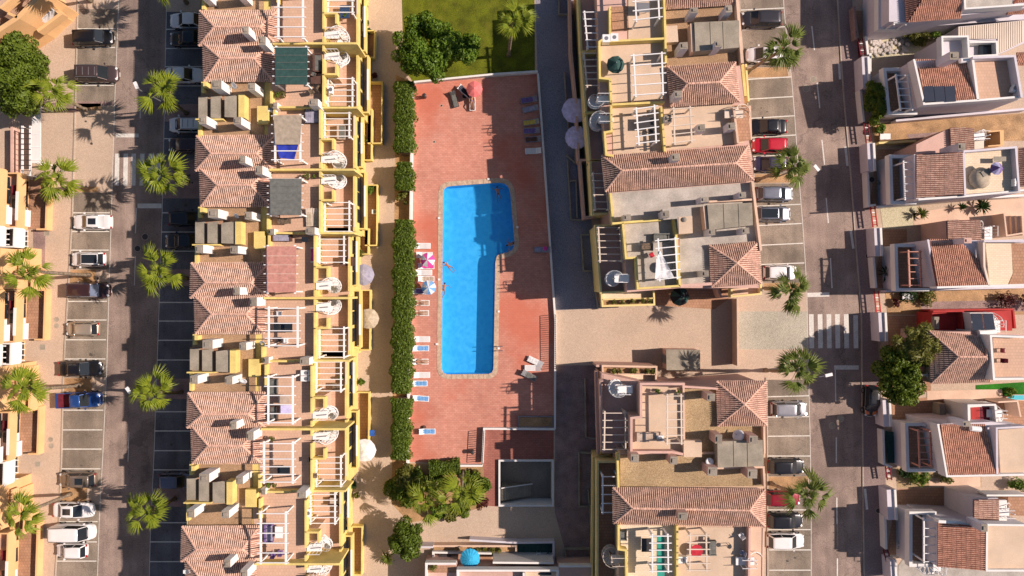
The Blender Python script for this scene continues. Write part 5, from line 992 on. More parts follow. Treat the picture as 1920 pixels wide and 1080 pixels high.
prism("gravel_roof", "gravel_roof", e1, [(1246, 10), (1377, 2), (1388, 122), (1251, 130)], ZT - .05, ZT)
prism("stair_block", "concrete", e1, [(1302, 42), (1386, 38), (1386, 89), (1304, 96)], ZT, 10.1); 
for x in (1332, 1356): walls("roof_seam", "concrete", e1, [(x, 41), (x + 2, 92)], 10.1, 10.14, .08)
walls("parapet", "peach_wall", e1, [(1297, 44), (1300, 97)], ZT, ZT + 1.3, .3)
prism("lift_box", "beige_floor", e1, rr(1248, 48, 1271, 79), ZT, ZT + .8)
for q in ((1295, 14, 1309, 24), (1361, 10, 1373, 23), (1275, 79, 1290, 92), (1341, 76, 1354, 88)): chimney(e1, *q, 11.1, ZT, TH, "lilac_wall")
hip_roof(e1, [(1251, 125), (1379, 117), (1387, 191), (1257, 200)], (1289, 157), (1349, 154), 8.98, 10.1)
chimney(e1, 1265, 170, 1279, 183, 11.2, 9, TH, "lilac_wall")
plane_roof(e1, [(1246, 17), (1384, 8), (1384, -30), (1246, -22)], [8.95, 8.95, 9.9, 9.9], "roof_tile")
pergola(e1, [(1190, -30), (1233, -32), (1236, 33), (1193, 38)], 10.9, ZT, 5); pergola(e1, [(1188, 105), (1241, 101), (1243, 175), (1192, 179)], 10.9, ZT, 5)
pergola(e1, [(1193, 205), (1227, 200), (1230, 265), (1198, 269)], 10.9, ZT, 6); pergola(e1, [(1263, 205), (1294, 203), (1297, 264), (1265, 268)], 10.6, ZT, 5, m="cream_paint")
for x, y in ((1253, 222), (1315, 240), (1372, 237)): chimney(e1, x - 7, y - 7, x + 7, y + 6, 10.3, ZT, TH, "lilac_wall", "chimney_cap")
spiral(e1, 1393, 214, ZB, ZT + .6, math.pi, r=1.0, sgn=1, m="cream_paint"); walls("street_stair_wall", "peach_wall", e1, [(1406, 198), (1408, 262)], 0, 7.5, .25)
walls("street_wall", "yellow_pale", e1, [(1399, 120), (1404, 190)], 0, 2.0, .2)
# e2: long roof, grey roof, lower terrace
hip_roof(e2, [(1128, 292), (1403, 273), (1413, 338), (1135, 359)], (1166, 320), (1380, 306), 8.98, 10.0)
prism("flat_roof", "screed", e2, [(1142, 362), (1411, 342), (1424, 455), (1340, 460), (1332, 535), (1274, 538), (1274, 410), (1150, 416)], ZT - .04, ZT)
chimney(e2, 1260, 288, 1274, 301, 11.2, 9, TH, "lilac_wall", "chimney_cap")
prism("stair_block", "concrete", e2, [(1326, 384), (1410, 380), (1412, 422), (1330, 431)], ZT, 10.1)
for x in (1357, 1385): walls("roof_seam", "concrete", e2, [(x, 382), (x + 2, 428)], 10.1, 10.14, .07)
walls("parapet", "peach_wall", e2, [(1321, 386), (1326, 430)], ZT, ZT + 1.3, .3); walls("parapet", "peach_wall", e2, [(1411, 340), (1427, 470)], ZT, ZT + .7, .25); walls("parapet", "peach_wall", e2, [(1330, 378), (1412, 374)], ZT, ZT + .6, .2)
prism("lift_box", "screed", e2, [(1242, 392), (1296, 388), (1298, 434), (1272, 436), (1270, 410), (1244, 412)], ZT, ZT + 1.3); prism("lift_box_top", "beige_floor", e2, [(1272, 407), (1298, 405), (1299, 437), (1273, 439)], ZT, ZT + 1.34)
c = P(1283, 412, 9.9); MB().lathe([(.25, 0), (.25, .12), (.1, .2)], 12, (c.x, c.y, 9.94)).build("roof_vent", "chimney_cap", e2)
for q in ((1314, 369, 1329, 379), (1386, 360, 1399, 371), (1170, 402, 1183, 413), (1243, 395, 1255, 408), (1329, 429, 1341, 441), (1392, 427, 1405, 438), (1317, 507, 1329, 519)): chimney(e2, *q, 10.6 if q[0] != 1243 else 10.9, ZT, TH, "lilac_wall")
for pts in ([(1145, 362), (1150, 419), (1170, 417), (1239, 412)], [(1168, 418), (1174, 484), (1193, 483), (1196, 541), (1275, 536)], [(1264, 410), (1268, 440), (1275, 536)]): walls("parapet", "yellow", e2, pts, ZT, ZT + .95, .22)
prism("terrace_floor", "screed", e2, [(1170, 418), (1265, 412), (1274, 535), (1198, 539), (1195, 482), (1175, 483)], ZT - .02, ZT + .02)
pergola(e2, [(1234, 451), (1266, 448), (1270, 520), (1237, 524)], 10.9, ZT, 6)
# loose white cloth hanging from the pergola
sheet_cover(e2, [(1231, 485), (1238, 470), (1264, 520), (1228, 523)], 11.1, "cloth_white", "loose_awning", sag=.3)
hip_roof(e2, [(1330, 460), (1423, 453), (1427, 531), (1334, 538)], (1381.5, 493), (1381.5, 493), 8.98, 10.1)
walls("parapet", "pink_wall", e2, [(1276, 536), (1335, 532)], ZT, ZT + .6, .3)
prism("porch", "peach_wall", e2, [(1372, 538), (1426, 536), (1425, 552), (1373, 556)], 2.7, 2.9); walls("porch_wall", "yellow_pale", e2, [(1372, 538), (1372, 556), (1427, 551), (1427, 530)], 2.7, 3.7, .2); walls("garden_wall", "pink_wall", e2, [(1304, 540), (1346, 540), (1352, 556), (1372, 556)], 0, 2.0, .25)
prism("courtyard", "brown_tile", e2, [(1228, 540), (1372, 538), (1372, 556), (1340, 580), (1228, 572)], 0, .03)
walls("garden_wall", "peach_wall", e2, [(1383, 560), (1384, 686)], 0, 1.85, .2)
# ------------------------------------------------------------ kiosk
k = thing("flat_roofed_kiosk", P(1280, 690), "small flat grey-roofed brick shed on the cobbled square", "shed")
prism("wall", "pink_wall", k, [(1250, 656), (1312, 657), (1312, 693), (1251, 693)], 0, 2.5); prism("roof", "concrete", k, [(1249, 655), (1313, 656), (1313, 694), (1250, 694)], 2.5, 2.62)
a = P(1251, 675, 2.6); MB().box((a.x - .03, a.y, 1.05), (.06, 1.0, 2.1)).build("door", "grey_metal", k)
# ------------------------------------------------------------ lower east block
e3 = thing("terraced_house", P(1280, 800), "pink terraced house with the pyramid roof south of the cobbled square", "house", "terraced houses east of the pool")
e4 = thing("terraced_house", P(1280, 1000), "terraced house with a long tiled roof above the green rug terrace", "house", "terraced houses east of the pool")
prism("wall", "pink_wall", e3, [(1202, 726), (1282, 726), (1282, 730), (1434, 720), (1434, 846), (1184, 848), (1184, 780), (1202, 780)], 0, ZT - .06, ZT); prism("wall", "peach_wall", e4, [(1163, 850), (1432, 850), (1430, 1140), (1160, 1140), (1160, 985)], 0, ZT - .06, ZT)
prism("balcony_wall", "pink_wall", e3, [(1128, 700), (1202, 716), (1202, 780), (1184, 782), (1184, 850), (1130, 850)], 0, ZB, ZB); prism("balcony_floor", "pink_floor", e3, [(1131, 702), (1200, 716), (1201, 780), (1183, 782), (1183, 848), (1132, 848)], ZB, ZB + .04); walls("parapet", "pink_wall", e3, [(1131, 714), (1126, 714), (1129, 848)], ZB, ZB + 1, .22)
walls("parapet", "pink_wall", e3, [(1118, 696), (1122, 852)], 2.8, 3.8, .25); walls("garden_wall", "pink_wall", e3, [(1118, 686), (1228, 688)], 0, 3.6, .25)
prism("balcony", "cream_tile", e3, [(1130, 688), (1230, 690), (1230, 714), (1131, 714)], ZF - .2, ZF + .0); walls("parapet", "peach_wall", e3, [(1131, 714), (1130, 686), (1231, 688), (1230, 714)], ZF - .2, ZF + .9, .2); walls("planter_wall", "peach_wall", e3, [(1131, 701), (1230, 702)], ZF, ZF + .9, .12); prism("planter_soil", "soil", e3, [(1132, 689), (1229, 691), (1229, 700), (1132, 699)], ZF, ZF + .6)
for k_, x in enumerate((1150, 1160, 1184, 1190, 1212, 1222)): bushy_plant("trough_plant", x, 695, .6, .3, ["leftmost of six plants in the long pale trough facing the square", "second from the left of six plants in the long pale trough", "third from the left of six plants in the long pale trough", "fourth from the left of six plants in the long pale trough", "fifth from the left of six plants in the long pale trough", "rightmost of six plants in the long pale trough facing the square"][k_], "plant", "leaf_olive", 150, .1, z=ZF + .6)
for k_, x in enumerate((1150, 1168, 1186, 1204, 1216)): bushy_plant("trough_plant", x, 566 - k_ * .5, .5, .3, ["leftmost of five dry plants in the yellow trough facing the square", "second from the left of five dry plants in the yellow trough", "middle one of five dry plants in the yellow trough", "fourth from the left of five dry plants in the yellow trough", "rightmost of five dry plants in the yellow trough facing the square"][k_], "plant", "leaf_olive", 130, .1, z=ZF + .6)
walls("parapet", "pink_wall", e3, [(1282, 728), (1282, 720), (1202, 720), (1202, 782), (1184, 784), (1184, 848), (1260, 848), (1281, 852)], ZT, ZT + .95, .25)
prism("terrace_floor", "beige_floor", e3, [(1204, 724), (1281, 726), (1281, 848), (1186, 848), (1186, 782), (1204, 780)], ZT - .04, ZT); walls("parapet", "peach_wall", e3, [(1282, 728), (1283, 838)], ZT, ZT + .4, .2)
prism("gravel_roof", "gravel_yellow", e3, [(1284, 729), (1345, 729), (1345, 798), (1432, 798), (1432, 846), (1284, 846)], ZT - .04, ZT); walls("parapet", "pink_wall", e3, [(1282, 725), (1346, 729)], ZT, ZT + .6, .2)
spiral(e3, 1158, 730, ZB, ZT, 0, sgn=1); pergola(e3, [(1134, 774), (1172, 774), (1173, 842), (1133, 842)], 8.1, ZB, 6, m="cream_paint", over=.25, rw=.08)
pergola(e3, [(1251, 742), (1277, 742), (1278, 830), (1251, 830)], 10.9, ZT, 7, m="cream_paint", over=.2, rw=.08)
hip_roof(e3, [(1343, 715), (1437, 714), (1438, 797), (1346, 799)], (1396, 758), (1396, 758), 8.98, 10.1)
prism("stair_block", "concrete", e3, [(1345, 828), (1430, 825), (1431, 874), (1346, 877)], ZT, 10.0)
for x in (1376, 1402): walls("roof_seam", "concrete", e3, [(x, 827), (x + 1, 875)], 10.0, 10.04, .07)
prism("lift_box", "beige_floor", e3, rr(1282, 826, 1316, 857, 0), ZT, ZT + .9)
for q in ((1326, 738, 1341, 752), (1341, 815, 1354, 832), (1405, 817, 1421, 832)): chimney(e3, *q, 10.8, ZT, 2, "pink_wall")
prism("gravel_roof", "gravel_yellow", e4, [(1163, 852), (1432, 850), (1432, 912), (1163, 912)], ZT - .04, ZT); walls("parapet", "yellow", e4, [(1158, 850), (1160, 914)], ZT, ZT + .8, .22); walls("parapet", "peach_wall", e4, [(1178, 850), (1345, 850)], ZT, ZT + .4, .2); walls("parapet", "peach_wall", e4, [(1345, 878), (1432, 876), (1434, 912)], ZT, ZT + .7, .2); walls("parapet", "peach_wall", e3, [(1433, 800), (1434, 850)], ZT, ZT + .7, .2)
for q in ((1183, 852, 1198, 867), (1257, 856, 1270, 871), (1327, 876, 1345, 892), (1402, 880, 1420, 897)): chimney(e4, *q, 10.8, ZT, 2, "pink_wall")
hip_roof(e4, [(1149, 914), (1434, 917), (1434, 987), (1150, 982)], (1186, 953), (1405, 957), 8.98, 10.0); chimney(e4, 1272, 961, 1289, 975, 11.2, 9, 0, "pink_wall")
prism("terrace_floor", "cream_tile", e4, [(1160, 984), (1268, 986), (1268, 1140), (1176, 1140), (1175, 1032), (1160, 1030)], ZT - .04, ZT); prism("terrace_floor", "beige_floor", e4, [(1272, 987), (1404, 990), (1404, 1140), (1272, 1140)], ZT - .04, ZT)
for pts in ([(1160, 984), (1160, 1030), (1174, 1032), (1176, 1140)], [(1270, 986), (1270, 1140)]): walls("parapet", "yellow", e4, pts, ZT, ZT + .95, .22)
walls("parapet", "pink_wall", e4, [(1406, 990), (1404, 1140)], ZT, ZT + .95, .22); prism("turf_strip", "turf", e4, [(1408, 1000), (1428, 1000), (1426, 1060), (1407, 1060)], ZT - 1.5, ZT - 1.2, ZT - 1.2); walls("parapet", "peach_wall", e4, [(1432, 990), (1430, 1140)], 4, ZT, .22)
prism("balcony_wall", "yellow_pale", e4, [(1120, 866), (1160, 866), (1160, 1032), (1176, 1032), (1176, 1140), (1120, 1140)], 0, ZB, ZB); prism("balcony_floor", "brown_tile", e4, [(1123, 868), (1158, 868), (1160, 1032), (1174, 1034), (1174, 1138), (1122, 1138)], ZB, ZB + .04); walls("parapet", "yellow_pale", e4, [(1156, 866), (1121, 866), (1120, 1140)], ZB, ZB + 1, .22); walls("garden_wall", "yellow_pale", e4, [(1145, 852), (1113, 858), (1110, 1140)], 2.0, 3.4, .2)
pergola(e4, [(1130, 893), (1158, 893), (1157, 960), (1130, 960)], 8.0, ZB, 5, m="white_paint", over=.15, rw=.08)
spiral(e4, 1146, 1048, ZB, ZT, 0, sgn=1, m="cream_paint"); spiral(e4, 1414, 1052, ZB, ZT + .3, math.pi, r=1.0, sgn=1, m="white_paint")
pergola(e4, [(1223, 1004), (1252, 1004), (1253, 1070), (1223, 1070)], 10.9, ZT, 6); pergola(e4, [(1294, 1003), (1324, 1003), (1325, 1068), (1293, 1068)], 10.7, ZT, 6, m="cream_paint"); sheet_cover(e4, [(1232, 1004), (1246, 1004), (1246, 1085), (1232, 1085)], 10.6, mat("cloth_seagreen", (.05, .35, .26), rough=.9, var=.1, bump=.3), sag=.04)
for pts in ([(1086, 848), (1086, 950), (1112, 950)], [(1112, 850), (1086, 849)], [(1103, 920), (1108, 984)], [(1097, 711), (1099, 820), (1120, 824)], [(1060, 1030), (1110, 1030)], [(1060, 1030), (1060, 1100)]): walls("planter_rim", "concrete", e3 if pts[0][1] < 840 and pts[0][0] < 1110 else e4, pts, 0, .5, .14)
# terrace furniture
parasol(1156, 117, "dark teal covered shape on the top east terrace", ["cloth_tealdark"], r=.95, z=1.8, base=ZT, n=5, h=.7)
acunit(1137, 72, ZT, "upper left white cabinet on the top east terrace", w_=.8, d=.8, hh=.9); acunit(1152, 70, ZT, "white cabinet just right of another on the top east terrace", w_=.8, d=.8, hh=.9)
table(1211, 230, ZT, "black table under the white pergola of the third east terrace", "dark_metal", 1.6, 1.2); chair(1220, 247, ZT, 1.5, "dark chair below the black table of the third east terrace", "dark_metal"); table(1205, 14, ZT, "grey table under the top east pergola", "grey_metal", 1.4, 1.0)
parasol(1078, 205, "white octagonal parasol with painted lilac shade tint in the shaded gardens, upper one", ["cloth_lilac"], r=1.5, z=2.6, n=6); parasol(1082, 256, "round white parasol with painted lilac shade tint in the shaded gardens, lower one", ["cloth_lilac"], r=1.35, z=2.6, n=16); parasol(1278, 556, "closed dark parasol on the dark brick court by the square", ["cloth_black", "cloth_tealdark"], r=1.1, z=2.4, n=8, h=.9)  # the lilac pair are white parasols with the shade's tint put into the cloth
table(1214, 463, ZT, "cluttered table left of the loose white cloth", "bark", 1.2, .8); chair(1222, 478, ZT, .5, "red chair beside the loose white cloth", "cloth_red"); sofa(1240, 445, ZT, -1.57, "pale sofa at the top of the terrace with the loose white cloth", "cloth_greycloth", 1.6); table(1247, 500, ZT, "round dark table under the pergola with the loose white cloth", "dark_metal", 1.1, 1.1, shape="round")
sofa(1168, 1004, ZT, 0, "pale armchair in the corner of the green rug terrace", "cloth_greycloth", 1.0); table(1212, 1022, ZT, "dark table left of the green rug", "dark_metal", 1.0, 1.4); table(1306, 1033, ZT, "red round table under the cream pergola", "cloth_red", 1.3, 1.3, shape="round"); chair(1326, 1012, ZT, 1.5, "dark chair above the grey sunbed by the cream pergola", "dark_metal"); sofa(1336, 1028, ZT, 0, "grey slatted bench right of the cream pergola", "cloth_greycloth", 1.5)
chair(1390, 1004, ZT, 2.2, "white plastic chair in the terrace shade, upper one", "white_paint"); chair(1392, 1036, ZT, 2.8, "bluish plastic chair in the terrace shade, lower one", "cloth_lilacgrey"); table(1368, 1025, ZT, "tiny dark side table between the white and bluish chairs", "dark_metal", .45, .45, shape="round"); acunit(1280, 1050, ZT, "white grilled unit left of the cream pergola", w_=.9, d=.7)
dish(1385, 817, ZT, "large white satellite dish below the pyramid roof", .6, 2.6); dish(1330, 866, ZT, "white satellite dish beside the grey slab roof", .4, 1.8, .4); pot(1234, 732, ZT, "dark potted plant at the top of the pink terrace, left one"); pot(1270, 734, ZT, "dark potted plant at the top of the pink terrace, right one"); table(1205, 820, ZT, "low striped beige table on the pink terrace", "cloth_sand", 1.2, 1.0); sofa(1225, 818, ZT, 1.57, "beige sunbed beside a grey cushion on the pink terrace", "cloth_sand", 1.6, "cloth_sand"); acunit(1238, 822, ZT, "dark boxed unit on the pink terrace", w_=.7, d=.6)
for i, (x, y) in enumerate(((1421, 994), (1424, 1004), (1422, 1016))): bushy_plant("flower", x, y, .7, .3, ["red flowering plant on the turf strip, upper one of three", "red flowering plant on the turf strip, middle one of three", "red flowering plant on the turf strip, lower one of three"][i], "plant", "leaf_red", 200, .1, z=ZT - 1.2)
# ------------------------------------------------------------ small building at the bottom, middle
b = thing("terraced_house", P(960, 1075), "pinkish building cut by the bottom edge behind the turquoise parasol", "house")
prism("wall", "pink_wall", b, [(796, 1058), (856, 1058), (856, 1068), (1046, 1068), (1046, 1062), (1110, 1062), (1110, 1140), (796, 1140)], 0, 2.9)
prism("terrace_floor", "brown_tile", b, [(799, 1061), (854, 1061), (854, 1074), (799, 1074)], 2.9, 2.95); prism("terrace_floor", "beige_floor", b, [(985, 1073), (1044, 1073), (1044, 1130), (985, 1130)], 2.9, 2.95); prism("terrace_floor", "pink_floor", b, [(858, 1073), (980, 1073), (980, 1130), (858, 1130)], 2.9, 2.95)
for pts, z0, z1, m_ in (([(858, 1130), (858, 1070), (1046, 1070), (1046, 1130)], 2.9, 3.8, "white_wall"), ([(799, 1130), (799, 1057), (855, 1057)], 2.9, 3.7, "white_wall"), ([(982, 1074), (982, 1130)], 2.9, 3.8, "white_wall"), ([(1048, 1062), (1110, 1062)], 2.9, 3.6, "white_wall"), ([(812, 1054), (812, 1036), (922, 1038)], 0, .8, "white_wall"), ([(812, 1024), (968, 1024), (968, 1034)], 0, 1.0, "peach_wall"), ([(1038, 1060), (1038, 1017), (970, 1018), (880, 1013)], 0, 1.1, "lilac_wall"), ([(924, 1051), (1038, 1052)], 0, 2.2, "pink_wall"), ([(924, 1055), (1038, 1056)], 0, 2.9, "white_wall"), ([(772, 1026), (812, 1026)], 0, 1.4, "lilac_wall")): walls("parapet", m_, b, pts, z0, z1, .22)
prism("terrace_floor", "brown_tile", b, [(813, 1037), (922, 1038), (922, 1064), (813, 1062)], 0, .05); prism("terrace_floor", "cloth_tealdark", b, [(970, 1019), (1037, 1018), (1037, 1052), (970, 1052)], 0, .05); prism("planter_soil", "soil", b, [(813, 1025), (967, 1025), (967, 1034), (813, 1034)], 0, .3); prism("window", "glass_dark", b, [(1010, 1074), (1034, 1074), (1034, 1078), (1010, 1078)], 2.95, 3.0)  # teal-dark floor paints the shade lying on that terrace
parasol(881, 1050, "bright turquoise round parasol on the terrace at the bottom edge", ["cloth_cyan"], r=1.15, z=2.4, n=16, base=.1); table(835, 1046, .05, "dark table left of the turquoise parasol", "dark_metal", 1.2, .8); chair(1010, 1040, .1, 0, "white chair on the dark terrace at the bottom edge, left one"); chair(1028, 1040, .1, 1, "grey chair on the dark terrace at the bottom edge, right one", "cloth_greycloth"); bushy_plant("shrub", 812, 1064, .6, .5, "dark plant on the terrace corner at the bottom edge", "shrub", "leaf_olive", 260, .1, z=3)
for i in range(5): bushy_plant("trough_plant", 884 + i * 13, 1029, .6, .35, ["leftmost of five dark plants in the trough above the turquoise parasol", "second of five dark plants in the trough above the turquoise parasol", "middle of five dark plants in the trough above the turquoise parasol", "fourth of five dark plants in the trough above the turquoise parasol", "rightmost of five dark plants in the trough above the turquoise parasol"][i], "plant", "leaf_olive", 150, .1, z=0.1)
# ------------------------------------------------------------ detached houses on the right, each: roofs, patio pergola, terrace, garden wall
gR = "detached houses along the east pavement"
def front(h, x0, y0, y1, z=3.0, wall="lilac_wall", n=6, pm="white_paint", xp=None, skew=.04, xw=None, broken=False):
    """front balcony with parapet and a pergola fixed to the facade; x0 outer edge, xw facade, pixels at level z"""
    X = lambda x, y: x + skew * (y - y0); xw = xw or x0 + 68
    prism("balcony_block", wall, h, [(x0, y0), (X(xw, y0), y0), (X(xw, y1), y1), (X(x0, y1), y1)], 0, z, z); prism("balcony_floor", "brown_tile", h, [(x0 + 2, y0 + 2), (xw, y0 + 2), (X(xw, y1), y1 - 2), (X(x0 + 2, y1), y1 - 2)], z, z + .03)
    walls("parapet", "white_wall", h, [(xw, y0), (x0, y0), (X(x0, y1), y1), (X(xw, y1), y1)], z, z + .9, .35)
    xp = xp or x0 + 26; pergola(h, [(X(xp - 16, y0) + 16, y0 + 12), (xp + 22, y0 + 12), (X(xp + 22, y1), y1 - 8), (X(xp, y1), y1 - 8)], 5.4, z, n, m=pm, over=.1, rw=.08)
def gardenwall(name, pts, label, h=1.3, m="white_wall", t=.25):
    W_ = PP(pts, h); o = thing("garden_wall", (W_[0].x, W_[0].y, 0), label, "wall"); MB().strip(W_, t, 0, h).build("wall", m, o); return o
# yards behind the garden walls
ground("yard", "brown_tile", [(1604, 20), (1640, 20), (1700, 60), (1640, 68), (1612, 74)], .03); ground("yard", "gravel_pale", [(1628, 70), (1730, 68), (1728, 100), (1634, 112)], .02); ground("yard", "soil", [(1632, 232), (1925, 212), (1925, 264), (1640, 268)], .02); ground("yard", "pink_walk", [(1700, 252), (1780, 246), (1760, 262), (1705, 263)], .03)
ground("yard", "gravel_pale", [(1650, 390), (1720, 386), (1712, 424), (1656, 430)], .02); ground("yard", "peach_wall", [(1712, 400), (1850, 376), (1925, 372), (1925, 420), (1714, 424)], .02); ground("yard", "soil", [(1660, 548), (1925, 540), (1925, 590), (1664, 590)], .02); ground("yard", "pink_walk", [(1728, 566), (1925, 562), (1925, 584), (1728, 584)], .03)
ground("yard", "brown_tile", [(1644, 280), (1690, 280), (1690, 385), (1630, 385)], .03); ground("yard", "brown_tile", [(1656, 430), (1700, 430), (1700, 540), (1638, 540)], .03); ground("yard", "brown_tile", [(1664, 592), (1745, 592), (1745, 735), (1668, 735)], .03); ground("yard", "brown_tile", [(1672, 752), (1740, 745), (1925, 745), (1925, 800), (1675, 870)], .03)
ground("yard", "peach_wall", [(1738, 733), (1880, 730), (1880, 748), (1738, 750)], .04); ground("yard", "gravel_yellow", [(1680, 878), (1840, 872), (1840, 912), (1682, 915)], .02); ground("yard", "peach_wall", [(1742, 896), (1838, 894), (1838, 912), (1742, 913)], .03); ground("yard", "brown_tile", [(1682, 916), (1800, 914), (1760, 1040), (1662, 1040)], .03); ground("yard", "screed", [(1684, 1060), (1700, 1040), (1925, 1045), (1925, 1100), (1684, 1100)], .04)
ground("turf", "turf", [(1830, 722), (1925, 716), (1925, 742), (1880, 742), (1878, 730), (1830, 730)], .05)
# R1 top
h = thing("detached_house", P(1760, 20), "lilac-walled house cut by the top edge with an orange-red hipped roof", "house", gR); prism("wall", "lilac_wall", h, [(1668, -60), (1925, -70), (1925, 14), (1700, 40), (1668, 40)], 0, 5.6, 5.7); front(h, 1650, -40, 52, 3.0, xw=1690, skew=0); 
plane_roof(h, [(1702, 41), (1802, 34), (1800, -40), (1752, -40)], [6.0, 6.0, 7.6, 7.6]); plane_roof(h, [(1695, -40), (1700, 42), (1752, -40), (1750, -42)], [6.0, 6.0, 7.6, 7.6]) ; prism("flat_roof", "screed", h, [(1809, -40), (1898, -44), (1898, 8), (1811, 14)], 6.0, 6.3); walls("parapet", "white_wall", h, [(1807, -40), (1810, 16), (1925, 8)], 5.8, 6.9, .2); plane_roof(h, [(1887, 27), (1925, 25), (1925, -6), (1905, 0)], [4.6, 4.6, 6.0, 6.0]); prism("side_wall", "lilac_wall", h, [(1700, 42), (1925, 26), (1925, 36), (1700, 52)], 0, 3.0)
# R2
h = thing("detached_house", P(1780, 150), "lilac-walled house with two dark solar panels low on its red roof", "house", gR); prism("wall", "lilac_wall", h, [(1714, 112), (1904, 104), (1918, 184), (1735, 194)], 0, 6.1, 6.6); front(h, 1659, 130, 212, 3.0, xw=1712, xp=1680, skew=.1, pm="white_paint")
plane_roof(h, [(1828, 187), (1735, 193), (1717, 112), (1810, 116)], [7.0, 6.9, 5.9, 5.9]); walls("parapet", "white_wall", h, [(1714, 111), (1733, 195), (1832, 188), (1917, 181)], 6.0, 7.1, .22)
zz = lambda y: 5.9 + (y - 112) / 78 * 1.1 + .22
for i in range(3):
    xa, xb = 1731 + i * 20, 1750 + i * 20; q = [P(xa, 162, zz(162)), P(xb, 161, zz(161)), P(xb + 3, 190, zz(190)), P(xa + 3, 191, zz(191))]; MB().loft([[v - Vector((0, 0, .05)) for v in q], q]).build("solar_panel", "solar", h)
prism("terrace_floor", "terrace_tile", h, [(1827, 112), (1903, 107), (1914, 182), (1836, 187)], 6.3, 6.36); walls("parapet", "white_wall", h, [(1824, 108), (1834, 187)], 6.1, 7.1, .25); walls("parapet", "lilac_wall", h, [(1824, 108), (1903, 105), (1916, 182)], 6.1, 7.4, .25)
prism("rear_block", "lilac_wall", h, [(1768, 70), (1870, 76), (1870, 108), (1768, 112)], 0, 5.2, 5.4); walls("parapet", "white_wall", h, [(1768, 112), (1767, 69), (1815, 68), (1817, 106), (1870, 103), (1869, 78), (1818, 79)], 5.3, 6.2, .2); prism("skylight", "glass_dark", h, [(1836, 81), (1866, 81), (1866, 103), (1836, 103)], 5.4, 5.5); chimney(h, 1781, 97, 1798, 112, 8.6, 5, 0, "lilac_wall", "chimney_cap"); MB().tube([P(1800, 114, 6.6), P(1817, 113, 6.6)], .28, 10).build("water_tank", "white_paint", h)
cr = thing("corrugated_roof_shed", P(1850, 60), "shed with a pale ribbed metal roof between the two upper houses", "shed"); prism("wall", "lilac_wall", cr, [(1797, 50), (1861, 44), (1920, 38), (1922, 80), (1872, 102), (1868, 76), (1797, 72)], 0, 3.6); 
mb = MB()
for i in range(30): x = 1798 + i * 4.1; y0_ = 51 - i * .42; y1_ = 73 if x < 1868 else 102 - (x - 1870) * .5; mb.beam(P(x, y0_, 3.66), P(x, y1_, 3.66), .16, .09)
tag(mb.build("roof_ribs", "cream_paint", cr), kind="stuff"); plane_roof(h, [(1907, 122), (1925, 122), (1925, 98), (1907, 98)], [5.6, 5.6, 6.4, 6.4]); c = acunit(1903, 165, 6.36, "air conditioning box on the terrace corner of the house with low solar panels", rz=1.2)
# R3
h = thing("detached_house", P(1780, 320), "house with a square patterned tile roof and a patio with a round brown cover", "house", gR); prism("wall", "lilac_wall", h, [(1718, 288), (1905, 276), (1920, 360), (1722, 376)], 0, 6.0, 6.4); front(h, 1670, 293, 380, 3.0, xw=1716, xp=1694, skew=.03)
plane_roof(h, [(1719, 371), (1719, 289), (1805, 285), (1806, 364)], [6.1, 6.1, 7.1, 7.1], "roof_tile"); walls("parapet", "white_wall", h, [(1722, 374), (1808, 368), (1925, 356)], 5.8, 6.7, .2); walls("parapet", "lilac_wall", h, [(1807, 284), (1810, 367)], 6, 7.1, .22); walls("parapet", "lilac_wall", h, [(1807, 284), (1905, 276), (1911, 358)], 6, 7.2, .22)
prism("terrace_floor", "cream_tile", h, [(1809, 286), (1904, 279), (1910, 356), (1812, 364)], 6.4, 6.46)
prism("annex", "pink_wall", h, [(1782, 240), (1826, 240), (1826, 282), (1720, 288), (1720, 270)], 0, 4.4, 4.6); plane_roof(h, [(1784, 280), (1782, 239), (1826, 240), (1826, 280)], [4.7, 4.7, 5.2, 5.2], "roof_tile"); prism("terrace_floor", "cream_paint", h, [(1827, 248), (1845, 246), (1845, 278), (1827, 280)], 4.4, 4.6); spiral(h, 1846, 256, 0, 4.6, math.pi, r=.8, sgn=1)
prism("yard_frame", "orange_wall", h, [(1852, 246), (1882, 244), (1882, 272), (1852, 274)], 0, .5); walls("yard_wall", "orange_wall", h, [(1853, 247), (1876, 245), (1877, 272), (1853, 274), (1853, 247)][:4], 0, 2.4, .15); chimney(h, 1797, 268, 1810, 281, 8.2, 5, 0, "lilac_wall")
plane_roof(h, [(1911, 350), (1911, 277), (1930, 276), (1930, 349)], [6.1, 6.1, 6.6, 6.6], "roof_tile")
t = thing("round_garden_cover", P(1833, 335, 6.46).xyz, "round brown pod-like lounger cover on the cream patio", "covered lounger"); t.location.z = 6.46; MB().lathe([(1.05, 0), (1.15, .5), (.95, .8), (.7, 1.0), (.3, 1.05)], 18).build("cover", "cloth_beige", t, local=True, smooth=True); MB().box((.2, .5, 1.05), (1.0, .6, .12), rz=.5).build("cushion", "chimney_cap", t, local=True)
table(1875, 298, 6.46, "grey rectangular bench on the cream patio", "concrete", 1.3, .5); parasol(1876, 314, "folded lilac parasol on the cream patio", ["cloth_purple", "cloth_lilac"], r=.7, z=2.0, n=5, base=6.46, h=.6); acunit(1905, 342, 6.46, "white air conditioning box in the cream patio's shade", rz=1.57)
